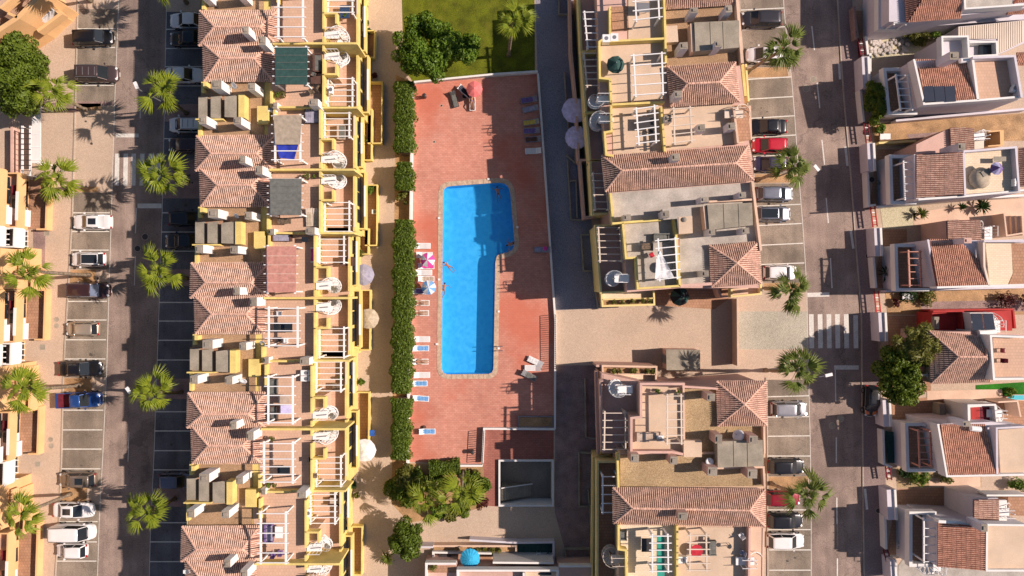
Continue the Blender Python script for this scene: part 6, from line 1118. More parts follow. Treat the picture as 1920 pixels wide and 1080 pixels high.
# R4
h = thing("detached_house", P(1790, 490), "house with a slanted red roof above a dry garden and beige steps", "house", gR); prism("wall", "lilac_wall", h, [(1742, 450), (1840, 450), (1925, 448), (1925, 535), (1758, 538)], 0, 6.0, 6.5); front(h, 1680, 460, 543, 3.0, xw=1740, xp=1703, skew=.03, pm="salmon_paint")
plane_roof(h, [(1850, 534), (1757, 538), (1741, 449), (1796, 450), (1842, 495)], [7.0, 7.0, 5.9, 5.9, 6.45], "roof_tile_red"); prism("annex", "pink_wall", h, [(1777, 413), (1838, 412), (1842, 495), (1796, 452), (1778, 447)], 0, 4.7, 5.0); plane_roof(h, [(1778, 447), (1777, 413), (1838, 412), (1842, 493), (1797, 450)], [5.05, 5.05, 5.8, 5.8, 5.3], "roof_tile")
prism("terrace_floor", "cream_tile", h, [(1848, 455), (1896, 456), (1899, 512), (1890, 533), (1856, 534)], 6.4, 6.56); walls("parapet", "lilac_wall", h, [(1845, 452), (1925, 452)], 6.2, 7.3, .22); walls("parapet", "cream_paint", h, [(1845, 454), (1846, 500), (1855, 535)], 6.2, 7.1, .22); walls("parapet", "white_wall", h, [(1757, 539), (1925, 534)], 5.8, 7.1, .22); walls("parapet", "lilac_wall", h, [(1740, 449), (1757, 539)], 5.8, 6.2, .2); prism("terrace_floor", "brown_tile", h, [(1896, 456), (1925, 456), (1925, 533), (1892, 533), (1900, 512)], 6.3, 6.5)
chimney(h, 1808, 446, 1822, 456, 8.0, 5, 0, "lilac_wall", "pink_wall"); spiral(h, 1853, 425, 0, 4.6, math.pi * 1.5, r=.75, sgn=1)
for i in range(4): MB().prism(PP([(1888 + i * 10, 404), (1897 + i * 10, 404), (1898 + i * 10, 440), (1890 + i * 10, 441)], 1 + .3 * i), 0, .8 + .3 * i).build("step", "peach_wall", h)
walls("yard_wall", "peach_wall", h, [(1883, 400), (1888, 442), (1925, 436)], 0, 2.0, .18)
# R5
h = thing("detached_house", P(1800, 660), "house with a red terrace, solar water heater and peach hipped roof", "house", gR); prism("wall", "pink_wall", h, [(1746, 622), (1860, 622), (1925, 628), (1925, 710), (1746, 718)], 0, 5.7, 5.9)
hip_roof(h, [(1742, 620), (1852, 632), (1856, 716), (1746, 719)], (1798, 669), (1849, 669), 6.0, 7.4); prism("terrace_floor", "terrace_tile", h, [(1862, 630), (1925, 632), (1925, 708), (1865, 710)], 6.4, 6.6); walls("parapet", "white_wall", h, [(1925, 710), (1864, 711), (1858, 630), (1925, 632)], 6.0, 7.6, .22)
prism("red_terrace", "red_wall", h, [(1750, 586), (1806, 584), (1808, 622), (1750, 620)], 0, 3.0, 3.2); walls("parapet", "red_wall", h, [(1750, 584), (1806, 583), (1807, 622)], 3.0, 3.9, .2); prism("annex", "red_wall", h, [(1808, 586), (1896, 582), (1898, 620), (1808, 622)], 0, 2.4, 2.4); prism("tank_base", "white_wall", h, [(1820, 619), (1864, 620), (1864, 629), (1820, 630)], 3, 5.4); MB().tube([P(1834, 624, 5.9), P(1866, 621, 5.9)], .33, 12).build("water_tank", "white_paint", h)
for x0 in (1820, 1842): MB().poly([P(x0 + .5, 588, 5.2), P(x0 + 20, 588, 5.2), P(x0 + 24, 618, 6.3), P(x0 + 5, 619, 6.3)]).build("solar_panel", "solar", h)
MB().strip([P(1820, 587, 5.2), P(1826, 620, 5.2), P(1868, 618, 5.2), P(1862, 587, 5.2)], .06, 3.2, 5.15, True).build("panel_frame", "white_paint", h); spiral(h, 1868, 600, 0, 4.6, math.pi * 1.5, r=.8, sgn=-1); chimney(h, 1752, 594, 1761, 617, 3.7, 3.2, 0, "chimney_cap"); front(h, 1712, 690, 712, 2.6, xw=1743, xp=1716, n=3, pm="cream_paint", skew=0)
walls("garden_wall", "red_wall", h, [(1744, 582), (1900, 580), (1904, 616)], 0, 1.8, .2)
for i, y in enumerate((657, 676)): chair(1880, y, 6.6, 3.14 if i else 0, ["reddish wicker seat on the pink terrace, upper one", "reddish wicker seat on the pink terrace, lower one"][i], "cloth_maroon"); 
# R6
h = thing("detached_house", P(1800, 840), "house with a slanted dark red roof and a wide cream flat roof", "house", gR); prism("wall", "lilac_wall", h, [(1760, 796), (1862, 792), (1925, 800), (1925, 890), (1777, 892)], 0, 6.0, 6.3); front(h, 1700, 796, 882, 3.0, xw=1752, xp=1722, skew=.03, pm="salmon_paint")
plane_roof(h, [(1874, 890), (1777, 892), (1762, 796), (1846, 796)], [7.1, 7.1, 6.0, 6.0]); prism("terrace_floor", "beige_floor", h, [(1872, 806), (1925, 802), (1925, 886), (1876, 890)], 6.4, 6.6); walls("parapet", "white_wall", h, [(1759, 795), (1776, 893), (1925, 890)], 5.8, 7.2, .2); walls("parapet", "lilac_wall", h, [(1870, 890), (1869, 803), (1925, 800)], 6.2, 7.2, .2)
prism("annex", "white_wall", h, [(1816, 760), (1868, 760), (1880, 796), (1816, 798)], 0, 4.4, 4.4); prism("annex_floor", "red_wall", h, [(1820, 764), (1837, 763), (1838, 794), (1821, 796)], 4.4, 4.43); prism("annex_floor", "cloth_maroon", h, [(1838, 763), (1855, 763), (1856, 794), (1839, 795)], 4.4, 4.43); walls("parapet", "white_wall", h, [(1817, 798), (1816, 760), (1866, 759), (1870, 796)], 4.4, 5.1, .2); spiral(h, 1878, 775, 0, 4.6, math.pi, r=.85, sgn=-1); chimney(h, 1762, 757, 1773, 782, 1.4, 0, 0, "concrete")
MB().tube([P(1820, 803, 6.6), P(1838, 805, 6.6)], .3, 10).build("water_tank", "white_paint", h); chimney(h, 1806, 790, 1820, 800, 8.2, 5.5, 0, "lilac_wall"); walls("yard_wall", "peach_wall", h, [(1872, 754), (1908, 752), (1914, 782)], 0, 2.2, .18)
pl = thing("plunge_pool", P(1905, 746), "small turquoise pool at the right edge on green turf", "pool"); MB().prism(PP([(1886, 745), (1900, 740), (1925, 740), (1925, 752), (1890, 750)], .3), 0, .3).build("shell", "peach_wall", pl); MB().sheet(PP([(1889, 745), (1901, 741), (1925, 741), (1925, 750), (1892, 749)], .32), .32).build("water", mat("pool_small", (.12, .62, .70), rough=.1, var=.1, spec=.5, bump=.3), pl)
# R7
h = thing("detached_house", P(1800, 1000), "lowest right-hand house with a patterned tile roof and a plain cream roof", "house", gR); prism("wall", "lilac_wall", h, [(1760, 978), (1846, 982), (1925, 984), (1925, 1068), (1760, 1064)], 0, 6.0, 6.1); front(h, 1708, 962, 1060, 3.0, xw=1756, xp=1732, skew=0)
plane_roof(h, [(1759, 1063), (1759, 978), (1846, 990), (1848, 1070)], [6.1, 6.1, 7.2, 7.2], "roof_tile_red"); prism("terrace_floor", "beige_floor", h, [(1852, 985), (1925, 986), (1925, 1068), (1850, 1068)], 6.5, 6.9); walls("parapet", "white_wall", h, [(1925, 1070), (1850, 1070), (1851, 984), (1925, 985)], 6.2, 7.3, .2); walls("parapet", "white_wall", h, [(1760, 978), (1800, 980), (1826, 988)], 5.6, 6.5, .3)
prism("annex", "lilac_wall", h, [(1826, 937), (1874, 935), (1878, 980), (1826, 982)], 0, 5.0, 5.2); plane_roof(h, [(1827, 979), (1827, 938), (1873, 936), (1873, 980)], [5.3, 5.3, 5.7, 5.7], "roof_tile"); walls("parapet", "white_wall", h, [(1850, 929), (1925, 929)], 3, 4.6, .2); prism("landing", "white_wall", h, [(1873, 938), (1888, 938), (1888, 980), (1873, 980)], 4.8, 5.1); spiral(h, 1892, 960, 0, 5.1, math.pi, r=.9, sgn=1); chimney(h, 1840, 983, 1852, 997, 8.4, 6, 0, "lilac_wall"); spiral(h, 1757, 1071, 0, 4.2, math.pi * .5, r=1.1)
prism("yard_frame", "brown_tile", h, [(1890, 932), (1925, 932), (1925, 968), (1890, 966)], 0, 1.5)
# garden walls along the pavement, gates
for i, (pts, lb, m_) in enumerate((([(1602, 12), (1607, 72)], "pale wall along the east pavement at the top", "pink_walk"), ([(1624, 68), (1628, 102)], "white wall piece beside the upper pale stone garden", "white_wall"), ([(1632, 100), (1632, 134)], "short white wall by the upper lilac house", "white_wall"), ([(1614, 168), (1620, 228)], "wall of the garden with the dark oval tree", "white_wall"), ([(1627, 322), (1630, 386), (1642, 384)], "wall of the shaded garden of the patio house", "white_wall"), ([(1638, 482), (1643, 540)], "wall of the shaded garden with the spiky plant", "white_wall"), ([(1656, 806), (1658, 870), (1672, 876)], "wall around the dark green yard at the right", "white_wall"), ([(1660, 968), (1662, 1030)], "wall of the lowest front garden", "white_wall"), ([(1644, 388), (1850, 370), (1925, 366)], "long white wall between the dry garden and the patio house", "white_wall"), ([(1680, 226), (1925, 204)], "long wall below the lilac house with low solar panels", "lilac_wall"), ([(1648, 268), (1718, 264)], "thin yellowish wall below the sandy garden", "yellow_pale"), ([(1660, 546), (1740, 543), (1925, 538)], "white wall above the dry garden with the red gate", "lilac_wall"))): gardenwall("", pts, lb, 1.2, m_)
for (x0, y0, x1, y1), lb in (((1627, 268, 1642, 320), "lilac gate pillar block above the shaded patio house garden"), ((1640, 427, 1655, 480), "pale gate pillar block below the pale gravel garden"), ((1648, 586, 1664, 640), "white gate pillar block opposite the zebra crossing"), ((1656, 750, 1672, 800), "pale gate pillar block beside the orange car"), ((1664, 918, 1682, 975), "pale gate pillar block near the lower garden"), ((1617, 106, 1632, 165), "lilac gate pillar block above the dark oval tree"), ((1670, 1050, 1682, 1090), "white gate pillar block at the bottom")):
    t = thing("gate_block", P((x0 + x1) / 2, (y0 + y1) / 2), lb, "gate wall", "gate blocks along the east pavement"); prism("wall", "lilac_wall", t, Rc(x0, y0, x1 - 4, y1, -3), 0, 1.9); prism("white_edge", "white_wall", t, Rc(x1 - 4, y0, x1, y1, -3), 0, 2.1)
def gate(x0, y0, x1, y1, m_, lb):
    t = thing("garden_gate", P(x0, y0), lb, "gate", "gates along the east pavement"); q = PP([(x0, y0), (x1, y1)], 1.0); v = q[1] - q[0]; n_ = 5; w_ = .5
    for k_ in range(2): MB().beam((q[0].x + k_ * w_, q[0].y, 1.0 + .0), (q[1].x + k_ * w_, q[1].y, 1.0), .12, .1).build("rail", m_, t)
    MB().prism([(q[0].x - .1, q[0].y), (q[0].x + w_ + .1, q[0].y), (q[1].x + w_ + .1, q[1].y), (q[1].x - .1, q[1].y)], .03, .06).build("threshold", m_, t)
    for k_ in range(n_): p_ = q[0].lerp(q[1], (k_ + .5) / n_); MB().beam((p_.x, p_.y, .98), (p_.x + w_, p_.y, .98), .1, .08).build("bar", "white_paint" if k_ % 2 else m_, t)
for a in ((1609, 72, 1614, 104, "cloth_maroon", "dark gate beside the upper pale stone garden"), (1619, 228, 1624, 266, "cloth_maroon", "dark gate below the dark oval tree"), (1632, 387, 1637, 425, "red_wall", "red gate of the pale gravel garden"), (1639, 546, 1643, 586, "red_wall", "bright red gate of the dry garden"), (1660, 876, 1664, 900, "cloth_maroon", "dark gate of the lower garden"), (1656, 1030, 1664, 1060, "cloth_maroon", "dark gate at the bottom of the east pavement")): gate(*a)
t = thing("dark_pool_cover", P(1668, 840), "dark green covered yard behind the wall at the right", "covered yard"); MB().sheet(PP([(1660, 808), (1688, 812), (1690, 868), (1664, 868)], .3), .3).build("cover", "cloth_tealdark", t)
mat("pale_stone", (.70, .62, .55), var=.2, fine=.2)
t = thing("rockery", P(1670, 90), "heap of pale stones in the upper garden", "stones"); mb = MB(); r_ = random.Random(3)
for k_ in range(90):
    x = 1632 + r_.random() ** 1.3 * 70; y = 74 + r_.random() * 32 - (x - 1632) * .1; c = P(x, y); s = r_.uniform(.12, .32); mb.lathe([(s * .7, 0), (s, s * .4), (s * .6, s * .8)], 6, (c.x, c.y, .03))
tag(mb.build("stones", "pale_stone", t), kind="stuff")
for x, y, z, lb in ((1702, 556, 0, "white box table under the dark bush in the dry garden"), (1660, 256, 0, "pale garden chairs heap in the sandy garden")): table(x, y, z, lb, "white_paint", 1.2, .7)
# ------------------------------------------------------------ vehicles
def put_car(x, y, deg, label, paint="white", kind="hatch", L=4.3, W=1.78, H=1.48, extra=None):
    t = car(paint, L, W, H, kind, extra); c = P(x, y, .8); t.location = (c.x, c.y, .02); t.rotation_euler = (0, 0, R_(deg)); t["label"] = label; return t
W_, E_ = 180, 0
put_car(174, 70, 2, "black estate car with a dark roof in the top left bay row", "black", "suv", 4.7, 1.85, 1.5)
put_car(182, 138, 0, "brown-grey people carrier with roof bars in the top left bay row", "brown", "suv", 4.9, 1.95, 1.8, "rails")
put_car(172, 416, 180, "white coupe with a dark sunroof in the left bay row", "white", "sedan", 4.6, 1.8, 1.38, "sunroof")
put_car(164, 486, 180, "small white car with a glass roof in the left bay row", "white", "hatch", 4.0, 1.72, 1.46, "darkroof")
put_car(166, 544, -1, "dark brown pickup with a blue tinted windscreen under the palm shadow", "maroon", "suv", 4.95, 1.85, 1.6, "blueglass")
put_car(153, 617, 180, "small champagne hatchback alone in the left bay row", "champagne", "hatch", 3.95, 1.68, 1.5)
put_car(150, 691, 1, "long black saloon facing the road in the left bay row", "black", "sedan", 4.95, 1.85, 1.42)
put_car(148, 750, 2, "blue pickup with a dark load bed in the left bay row", "blue", "pickup", 5.2, 1.85, 1.75)
put_car(144, 900, 180, "grey-brown hatchback with a sunroof in the lower left bay row", "greybrown", "hatch", 4.4, 1.8, 1.5, "sunroof")
put_car(137, 957, -1, "white saloon with a sunroof half in palm shadow, above the white van", "white", "sedan", 4.7, 1.82, 1.42, "sunroof")
put_car(138, 998, 0, "long white van in the lower left bay row", "white", "van", 4.9, 1.9, 1.9)
put_car(133, 1033, 180, "short white hatchback just below the white van", "white", "hatch", 3.7, 1.65, 1.48)
put_car(352, 38, 180, "pale car in the building's shade, uppermost of the shaded bays", "white", "sedan", 4.4)
put_car(352, 72, 180, "black car in the building's shade, second from the top of the shaded bays", "black", "sedan", 4.4)
put_car(345, 140, 0, "pale saloon nosing towards the building beside the first road palm", "white", "sedan", 4.4)
put_car(352, 234, 180, "pale estate car in the shaded bay above the dark red one", "white", "suv", 4.5, 1.8, 1.5, "rails")
put_car(350, 272, 180, "dark red-brown car deep in the shade above the second road palm", "maroon", "suv", 4.4)
put_car(350, 410, 0, "black car barely visible in the shade below the shaded stop line", "black", "hatch", 4.2)
put_car(344, 452, 180, "black car with a pale sunshade in the windscreen, in the shaded bays", "black", "sedan", 4.5)
put_car(330, 902, 0, "bluish pale hatchback in the lower shaded bays", "bluegrey", "hatch", 4.0)
put_car(1428, 35, 180, "dark grey estate in the top bay of the east street", "darkgrey", "suv", 4.7, 1.85, 1.5)
put_car(1434, 102, 180, "white hatchback partly hidden by the top palm of the east street", "white", "hatch", 4.2)
put_car(1440, 237, 180, "black saloon just above the bright red car", "black", "sedan", 4.4)
put_car(1444, 272, 180, "bright red hatchback beside the black saloon in the east street", "red", "hatch", 4.1)
put_car(1445, 307, 180, "dark purple car tucked under the second palm of the east street", "purple", "hatch", 4.0)
put_car(1454, 363, 0, "silver hatchback below the second palm of the east street", "steel", "hatch", 4.3)
put_car(1450, 401, 0, "grey car with a black roof below the silver hatchback", "steel", "hatch", 4.2, extra="darkroof")
put_car(1464, 511, 0, "white hatchback partly under the middle palm of the east street", "white", "hatch", 3.9)
put_car(1480, 767, 0, "silver estate van alone beside the pyramid roofed house", "silver", "suv", 4.3, 1.8, 1.65)
put_car(1475, 875, 0, "shiny dark blue-black car above the lowest palm of the east street", "black", "hatch", 4.3)
put_car(1468, 935, 0, "dark red car under the lowest palm of the east street", "darkred", "hatch", 4.2)
put_car(1473, 977, 0, "black car with a pale sunshade below the dark red car", "black", "hatch", 4.2)
put_car(1474, 1015, 0, "white hatchback at the bottom of the east street bays", "white", "hatch", 4.4)
put_car(1634, 752, -92, "black and orange car parked along the pavement under the big tree", "black", "hatch", 3.7, 1.6, 1.5, "orange")
# ------------------------------------------------------------ palms
gW = "palms along the shaded side of the west road"; gL = "palms at the head of the left bays"; gE = "palms along the east street"
for (x, y), h, b, lb, sc in (((305, 169), 8.4, (350, 212), "first road palm from the top, beside a pale saloon", 1.0), ((305, 325), 8.4, (352, 340), "broad fan palm over the shaded end of the west zebra crossing", 1.08), ((296, 508), 8.4, (350, 522), "fan palm over the shaded bays beside the lilac awning line", 1.0), ((285, 733), 8.4, (340, 735), "fan palm over the shaded bays opposite the blue pickup", 1.0), ((276, 962), 8.4, (328, 935), "lowest fan palm over the shaded bays", 1.02), ((310, -45), 8.4, (350, 5), "fan palm mostly beyond the top edge over the west road", 1.0)): palm((x, y), h, b, lb, gW, sc=sc * 1.12)
for (x, y), h, b, lb, sc in (((100, 173), 5.8, (162, 206), "thin fan palm beside the big round tree", 1.05), ((108, 336), 5.6, (150, 350), "fan palm at the upper corner of the orange flats", 1.08), ((56, 508), 10.2, (168, 516), "tall leaning palm with its trunk pointing at the dark brown pickup", 1.0), ((43, 729), 9.6, (150, 722), "tall palm with its trunk just above the blue pickup", 1.0), ((42, 962), 8.2, (132, 926), "palm with a trunk slanting up to the white saloon", 1.0), ((110, -48), 8.5, (170, 2), "palm beyond the top edge whose trunk foot stands above the black estate", 1.0)): palm((x, y), h, b, lb, gL, sc=sc * 1.08)
for (x, y), h, b, lb, sc in (((1467, 94), 9.5, (1401, 136), "uppermost palm of the east street, over the white hatchback", 1.0), ((1486, 311), 9.2, (1420, 338), "palm of the east street over the dark purple car", 1.0), ((1482, 544), 9.0, (1424, 540), "palm of the east street just above the cobbled plaza", 1.0), ((1494, 693), 9.0, (1436, 694), "palm of the east street beside the street lamp near the zebra crossing", 1.05), ((1513, 928), 9.0, (1446, 906), "lowest palm of the east street, over the dark red car", 1.0)): palm((x, y), h, b, lb, gE, "leaf_palm2", sc=sc * 1.12)
palm((963, 39), 10, (954, 104), "fan palm on the shaded edge of the lawn", None, sc=.95); palm((798, 938), 6, (820, 900), "pale fan palm at the left in the shrubs below the pool", "palms in the shrubs below the pool", sc=1.05); palm((866, 926), 7, (868, 884), "fan palm at the right in the shrubs below the pool", "palms in the shrubs below the pool", sc=1.2)
# ------------------------------------------------------------ trees and hedges
tree("round_tree", 32, 142, 4.6, (3.9, 5.2, 2.6), "large dense round tree at the left edge", "tree", 26000, "leaf_dark", .17, 110, .8, .3, base=(30, 160))
tree("leafy_tree", 796, 92, 3.8, (3.4, 3.9, 2.4), "large bushy green tree overhanging the corner of the pool terrace", "tree", 17000, "leaf_mid", .19, 75, .8, .25)
tree("leafy_tree", 868, 92, 2.6, (1.9, 1.5, 1.5), "smaller bushy tree on the lawn right of the large one", "tree", 5000, "leaf_mid", .18, 26, .7, .16)
tree("flowering_tree", 1686, 700, 4.2, (2.7, 4.0, 2.2), "dark broad tree over the east pavement by the orange car", "tree", 15000, "leaf_dark", .18, 70, .75, .22, base=(1684, 700))
tree("feathery_tree", 1718, 650, 5.4, (2.7, 2.5, 1.6), "lighter feathery palm-like tree beside the hipped roof in the east gardens", "tree", 7500, "leaf_feather", .42, 46, .6, .18, base=(1712, 650), asp=.16)
tree("garden_tree", 1641, 192, 2.8, (1.3, 2.6, 1.4), "dark oval tree in the garden of the upper lilac house", "tree", 7000, "leaf_dark", .15, 40, .55, .14)
hedge("hedge", [(757, 152), (757, 285)], 2.5, "upper piece of the long hedge beside the pool wall", 6000, 2.1, group="pieces of the hedge beside the pool")
hedge("hedge", [(757, 304), (757, 356)], 2.4, "short piece of hedge level with the top of the pool", 2600, 1.9, group="pieces of the hedge beside the pool")
hedge("hedge", [(757, 412), (755, 560), (751, 738)], 2.5, "longest dense piece of hedge beside the sunbathers", 15000, 2.2, group="pieces of the hedge beside the pool")
hedge("hedge", [(752, 748), (750, 862)], 2.4, "lower piece of the hedge at the bottom of the pool wall", 6000, 2.0, group="pieces of the hedge beside the pool")
hedge("hedge", [(805, 880), (862, 876)], 1.3, "bright trimmed hedge below the pool terrace wall", 3000, 1.3)
bushy_plant("shrub", 758, 372, 1.2, .7, "yellowish aloe-like shrub in the gap of the hedge", "shrub", "leaf_olive", 700, .15)
bushy_plant("shrub", 762, 888, 1.8, 1.3, "yellow-green shrub at the upper left of the planted corner", "shrub", "leaf_olive", 4200, .16, nb=30, group="shrubs in the planted corner below the pool"); bushy_plant("shrub", 745, 912, 1.6, 1.3, "shrub at the left end of the planted corner", "shrub", "leaf_hedge", 2600, .15, nb=24, group="shrubs in the planted corner below the pool")
bushy_plant("shrub", 905, 905, 1.6, .95, "shrub with reddish flowers beside the sunken stairs", "shrub", "leaf_hedge", 2600, .15, nb=24); bushy_plant("shrub", 902, 935, 1.8, .8, "red-tinged shrub at the lower right of the planted corner", "shrub", "leaf_red", 900, .14); bushy_plant("shrub", 845, 958, 1.3, 1.0, "round olive shrub at the bottom of the planted corner", "shrub", "leaf_olive", 1900, .15, nb=18)
bushy_plant("shrub", 795, 905, .9, 1.2, "dark low shrub in the middle of the planted corner", "shrub", "leaf_dark", 2400, .15, nb=20); bushy_plant("shrub", 822, 952, 1.5, 1.0, "green shrub between the two small palms", "shrub", "leaf_mid", 1500, .15)
tree("bushy_tree", 762, 1008, 2.6, (1.9, 2.4, 1.7), "rounded green bush tree at the bottom of the west path", "tree", 8000, "leaf_hedge", .16, 45, .6, .16); spiky_plant(728, 1042, 1.1, "pale spiky plant at the foot of the rounded bush tree", "leaf_palm2", 40)
for x, y, r, lf, lb in ((1722, 402, 1.05, "leaf_palm2", "spiky palm in the pale gravel garden"), (1834, 388, 1.25, "leaf_yucca", "dark round palm by the wall above the beige steps"), (1797, 390, .8, "leaf_yucca", "small dark palm left of the round one above the beige steps"), (1656, 512, 1.2, "leaf_yucca", "dark spiky plant in the shaded garden of the middle lilac house"), (1653, 348, 1.0, "leaf_dark", "dark plant in the shaded front garden of the grey patio house"), (1868, 20+540, .6, "leaf_red", "leggy reddish plant in the dry garden, left one"), (1688, 1020, 1.0, "leaf_dark", "dark plant in the lowest front garden")): spiky_plant(x, y, r, lb, lf, 44 if r > .7 else 26)
for x, y, h, r, lf, n, lb in ((1700, 70, 1.0, 1.1, "leaf_olive", 1100, "greyish shrub over the pale stones of the upper garden, left one"), (1722, 72, 1.1, 1.2, "leaf_olive", 1300, "yellow-green shrub over the pale stones of the upper garden, right one"), (1745, 60, 1.0, .9, "leaf_mid", 700, "green shrub by the white wall of the upper garden"), (1772, 58, .9, .8, "leaf_mid", 600, "green shrub beside the corrugated roof"), (1700, 556, .9, 1.0, "leaf_yucca", 600, "dark bush in the dry garden by the red gate"), (1735, 555, .9, 1.1, "leaf_olive", 700, "low bush in the dry garden right of the white box"), (1676, 568, .7, .5, "leaf_red", 260, "reddish bush by the red gate"), (1716, 888, 1.3, 1.1, "leaf_mid", 1200, "bright green bush in the lower garden below the slanted roof"), (1690, 884, 1.0, .7, "leaf_yucca", 500, "dark bush by the wall of the lower garden"), (1770, 893, .9, .8, "leaf_olive", 500, "small bush in the lower garden under the slanted roof"), (1900, 905, 1.1, .9, "leaf_mid", 700, "green bush at the right edge of the lower garden"), (1882, 562, 1.1, 1.0, "leaf_red", 500, "reddish bare bush in the dry garden, middle one"), (1915, 566, 1.1, .9, "leaf_red", 400, "reddish bare bush at the right edge of the dry garden"), (1645, 245, 1.0, .7, "leaf_mid", 500, "bush below the dark oval tree"), (1632, 178 + 52, .7, .4, "leaf_olive", 200, "pale bush under the dark oval tree"), (1890, 735, .6, .7, "leaf_mid", 400, "low leafy plants beside the turquoise pool")): bushy_plant("shrub", x, y, h, r, lb, "shrub", lf, n, .13)
for x, y, h, r, lf, n, lb in ((780, 890, 1.2, 1.0, "leaf_hedge", 1600, "dense green shrub just below the end of the pool's long hedge"), (820, 900, 1.0, 1.1, "leaf_dark", 1500, "dark green shrub under the trimmed hedge of the planted corner"), (848, 908, .9, .8, "leaf_dark", 1300, "dark shrub left of the right-hand small palm"), (885, 930, 1.2, .9, "leaf_dark", 1500, "dark shrub right of the right-hand small palm"), (870, 952, 1.1, .9, "leaf_dark", 1100, "shrub at the lower edge between the round olive and red-tinged ones"), (768, 930, 1.0, 1.1, "leaf_dark", 1400, "green shrub at the lower left of the planted corner"), (888, 888, 1.0, .8, "leaf_dark", 800, "dark shrub under the wall end of the pool terrace")): bushy_plant("shrub", x, y, h, r, lb, "shrub", lf, n, .15, nb=20)
# ------------------------------------------------------------ poolside
def put_lounger(x, y, deg, label, m="white_paint", cl=None, back=.45):
    t = lounger("sun_lounger", m, cl, back=back); c = P(x, y, .35); t.location = (c.x, c.y, .02); t.rotation_euler = (0, 0, R_(deg)); t["label"] = label; return t
put_lounger(792, 461, 180, "white lounger at the upper end of the west row beside the pool wall"); put_lounger(796, 478, 180, "white lounger half under the pink and white parasol"); put_lounger(799, 499, 180, "white lounger with a hot pink towel below the pink and white parasol", cl="cloth_pink"); put_lounger(795, 511, 180, "white striped lounger between the two west parasols"); put_lounger(799, 523, 180, "white lounger with an orange edged towel above the blue and white parasol", cl="cloth_sand"); put_lounger(787, 546, 178, "grey lounger with dark towels beside the blue and white parasol", "white_paint", "cloth_purple")
put_lounger(790, 568, 180, "white lounger with a sunbather, upper of two with people", cl="cloth_sand"); put_lounger(789, 587, 180, "white lounger with a sunbather, lower of two with people", cl="cloth_sand")
put_lounger(791, 636, 180, "white lounger just above a blue covered one on the west side"); put_lounger(789, 653, 180, "blue covered lounger just below a white one near the pool's lower half", cl="cloth_skyblue"); put_lounger(788, 678, 180, "white lounger with a single sunbather between blue covered loungers", cl="cloth_sand"); put_lounger(791, 703, 180, "white lounger level with the bottom edge of the pool"); put_lounger(786, 719, 180, "blue covered lounger below the pool's bottom edge", cl="cloth_skyblue"); put_lounger(789, 747, 176, "blue covered lounger standing alone, slightly turned", cl="cloth_skyblue"); put_lounger(801, 809, 180, "blue covered lounger alone at the bottom of the pool terrace", cl="cloth_skyblue")
put_lounger(852, 186, 105, "dark framed lounger with a striped towel beside the coral parasol", "dark_metal", "cloth_greycloth"); put_lounger(886, 192, 90, "white framed lounger with a dark towel below the coral parasol", "white_paint", "cloth_brown"); put_lounger(872, 172, 140, "lounger with dark towels in the coral parasol's shade", "white_paint", "cloth_black")
for i, (x, y, a, cl, lb) in enumerate(((992, 187, 8, "cloth_purple", "topmost lounger in the shaded row by the east pool wall"), (995, 204, 12, "cloth_lilacgrey", "second lounger of the shaded row, with a lilac-grey towel"), (996, 229, 8, "cloth_yellowcloth", "third lounger of the shaded row, with a yellowish towel"), (997, 245, 4, "cloth_purple", "fourth lounger of the shaded row"), (1000, 261, 4, "cloth_brown", "fifth lounger of the shaded row"), (1000, 283, 2, None, "pale empty lounger, lowest of the shaded row"))): put_lounger(x, y, a, lb, "grey_metal" if i < 5 else "white_paint", cl)
put_lounger(1017, 468, 0, "grey lounger with a pink bundle by the east pool wall", "grey_metal", "cloth_lilacgrey"); put_lounger(1004, 678, -25, "white lounger in the sun by the railing shadow", cl="cloth_white"); put_lounger(999, 690, 0, "white lounger half in the shade beside another", cl=None); put_lounger(992, 704, 150, "grey lounger turned askew in the shade", "grey_metal", "cloth_greycloth")
parasol(889, 165, "coral red parasol at the top of the pool terrace", ["cloth_coral"], r=.95, z=1.9, n=8); parasol(801, 487, "pink and white parasol in the west lounger row", ["cloth_pink", "cloth_white"], r=.85, z=1.9, n=8); parasol(803, 539, "blue and white parasol in the west lounger row", ["cloth_white", "cloth_skyblue"], r=.85, z=1.9, n=10)
for x, y, lb in ((796, 180, "dark litter bin in the upper left corner of the pool terrace"), (886, 847, "small bin post by the railing shadow at the bottom of the terrace")):
    c = P(x, y, .5); t = thing("litter_bin", (c.x, c.y, .02), lb, "litter bin"); MB().lathe([(.2, 0), (.24, .75), (.2, .78)], 14).build("bin", "cloth_brown", t, local=True); MB().lathe([(.25, .78), (.12, .86)], 14).build("lid", "dark_metal", t, local=True)
for x, y, lb in ((828, 198, "small round plate set in the terrace paving near the bin"), (814, 266, "small round plate set in the terrace paving level with the shaded loungers")): o = manhole(x, y, .12, "dark_metal", 0, .026); o["label"] = lb; del o["group"]
c = P(822, 498, .3)
for i, (x, y, m, lb) in enumerate(((806, 495, "cloth_pink", "hot pink bag by the pink and white parasol"), (871, 180, "cloth_black", "black bag on the ground between the top loungers"), (1022, 466, "cloth_pink", "pink towel bundle on the grey lounger by the east wall"), (795, 802, "cloth_brown", "brown folded towel by the lowest blue lounger"))):
    c = P(x, y, .2); z = .4 if i == 2 else .02; t = thing("towel_bundle" if i > 1 else "beach_bag", (c.x, c.y, z), lb, "bag" if i < 2 else "towel"); MB().lathe([(.16, 0), (.27, .08), (.25, .2), (.08, .26)], 9).build("bag" if i < 2 else "cloth", m, t, local=True, smooth=True)
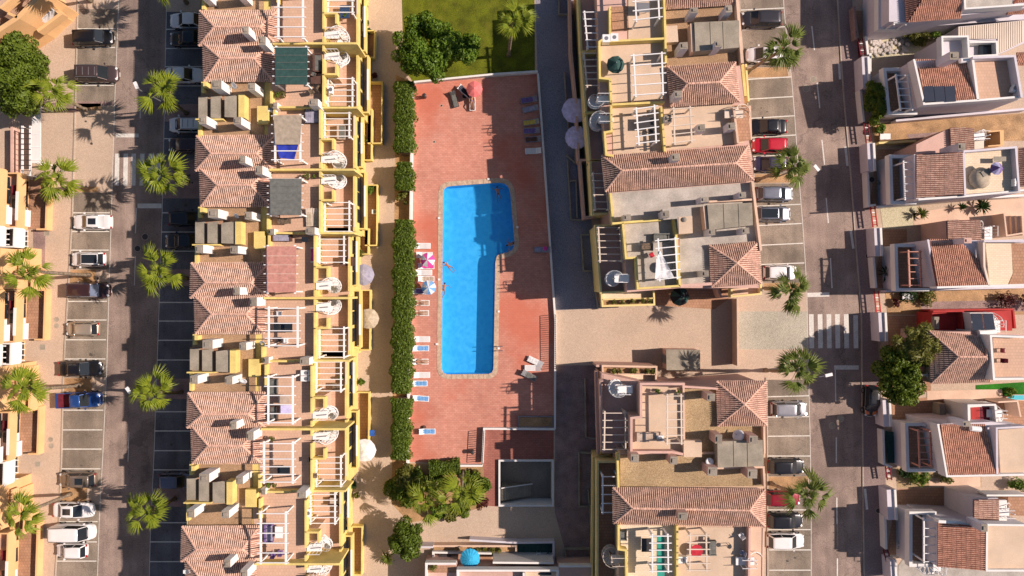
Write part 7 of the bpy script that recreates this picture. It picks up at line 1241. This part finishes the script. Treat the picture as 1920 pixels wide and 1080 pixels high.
for (x, y), lb in (((963, 457), "steel pool ladder at the shallow corner of the pool"), ((935, 653), "steel pool ladder on the lower east edge")):
    c = P(x, y); t = thing("pool_ladder", (c.x, c.y, 0), lb, "pool ladder", "pool ladders")
    for s in (-1, 1): MB().tube([(.5, s * .25, .02), (.45, s * .25, .75), (0, s * .25, .85), (-.25, s * .25, .6), (-.25, s * .25, -.9)], .03, 8).build("rail", "rim", t, local=True)
    for k in range(3): MB().box((-.25, 0, -.25 - k * .25), (.08, .5, .03)).build("step", "rim", t, local=True)
def put_person(x, y, z, deg, label, pose, suit, top=None): c = P(x, y, z); return person((c.x, c.y, z), R_(deg), label, pose, suit, top=top)
put_person(934, 363, -.1, 100, "swimmer in the shaded upper part of the pool with arms spread", "swim", "cloth_black"); put_person(842, 500, -.1, 140, "swimmer in red swimwear near the west edge of the pool", "swim", "cloth_red", "cloth_red"); put_person(832, 543, -.1, 80, "swimmer in blue shorts close to the west edge, below the red one", "swim", "cloth_blue"); put_person(962, 456, .05, 200, "dark haired person in the water at the shallow corner of the pool", "swim", "cloth_black")
put_person(788, 568, .40, 180, "sunbather lying in dark swimwear on the upper of two white loungers", "lie", "cloth_black", "cloth_black"); put_person(786, 587, .40, 180, "sunbather with dark hair on the lower of two white loungers", "lie", "cloth_maroon", "cloth_maroon"); put_person(790, 678, .40, 180, "sunbather alone between the blue covered loungers", "lie", "cloth_brown")
put_person(885, 190, .42, 90, "sunbather lying below the coral parasol", "lie", "cloth_blue")
# ------------------------------------------------------------ street furniture
def street_lamp(base, head, h, label):
    b = P(*base); e = P(head[0], head[1], h); t = thing("street_lamp", b, label, "street lamp", "street lamps"); v = e - b; MB().tube([(0, 0, 0), (0, 0, h - .6), (v.x * .25, v.y * .25, h - .1), (v.x * .8, v.y * .8, h)], [.09, .07, .05, .04], 8).build("pole", "grey_metal", t, local=True)
    a = math.atan2(v.y, v.x); MB().box((v.x, v.y, h), (.75, .32, .14), rz=a).build("lamp_head", "white_paint", t, local=True); MB().box((v.x, v.y, h - .09), (.5, .22, .03), rz=a).build("lamp_glass", "lamp_clear", t, local=True)
street_lamp((1462, 330), (1531, 315), 8.6, "street lamp whose white head sticks out from the palm over the dark purple car"); street_lamp((1470, 690), (1554, 703), 8.6, "street lamp whose white head hangs over the road below the zebra crossing"); street_lamp((322, 722), (241, 732), 8.2, "street lamp over the shaded west road by the fourth road palm"); street_lamp((330, 205), (255, 160), 8.2, "street lamp hidden behind the first road palm")
# ------------------------------------------------------------ small clutter on terraces, patios and pavements
rc = random.Random(11)
for i, (x, y, z, lb) in enumerate(((522, 178, 8.6, "pot left of two below the green pergola"), (532, 179, 8.6, "pot right of two below the green pergola"), (575, 330, 8.6, "pot under the yellow wall above the grey cover's terrace"), (590, 331, 8.6, "pot at the end of the yellow wall right of the grey cover"))): pot(x, y, z, "leafy plant, " + lb, r=rc.uniform(.16, .26), leaf=rc.choice(["leaf_mid", "leaf_olive", "leaf_dark"]), group=None)
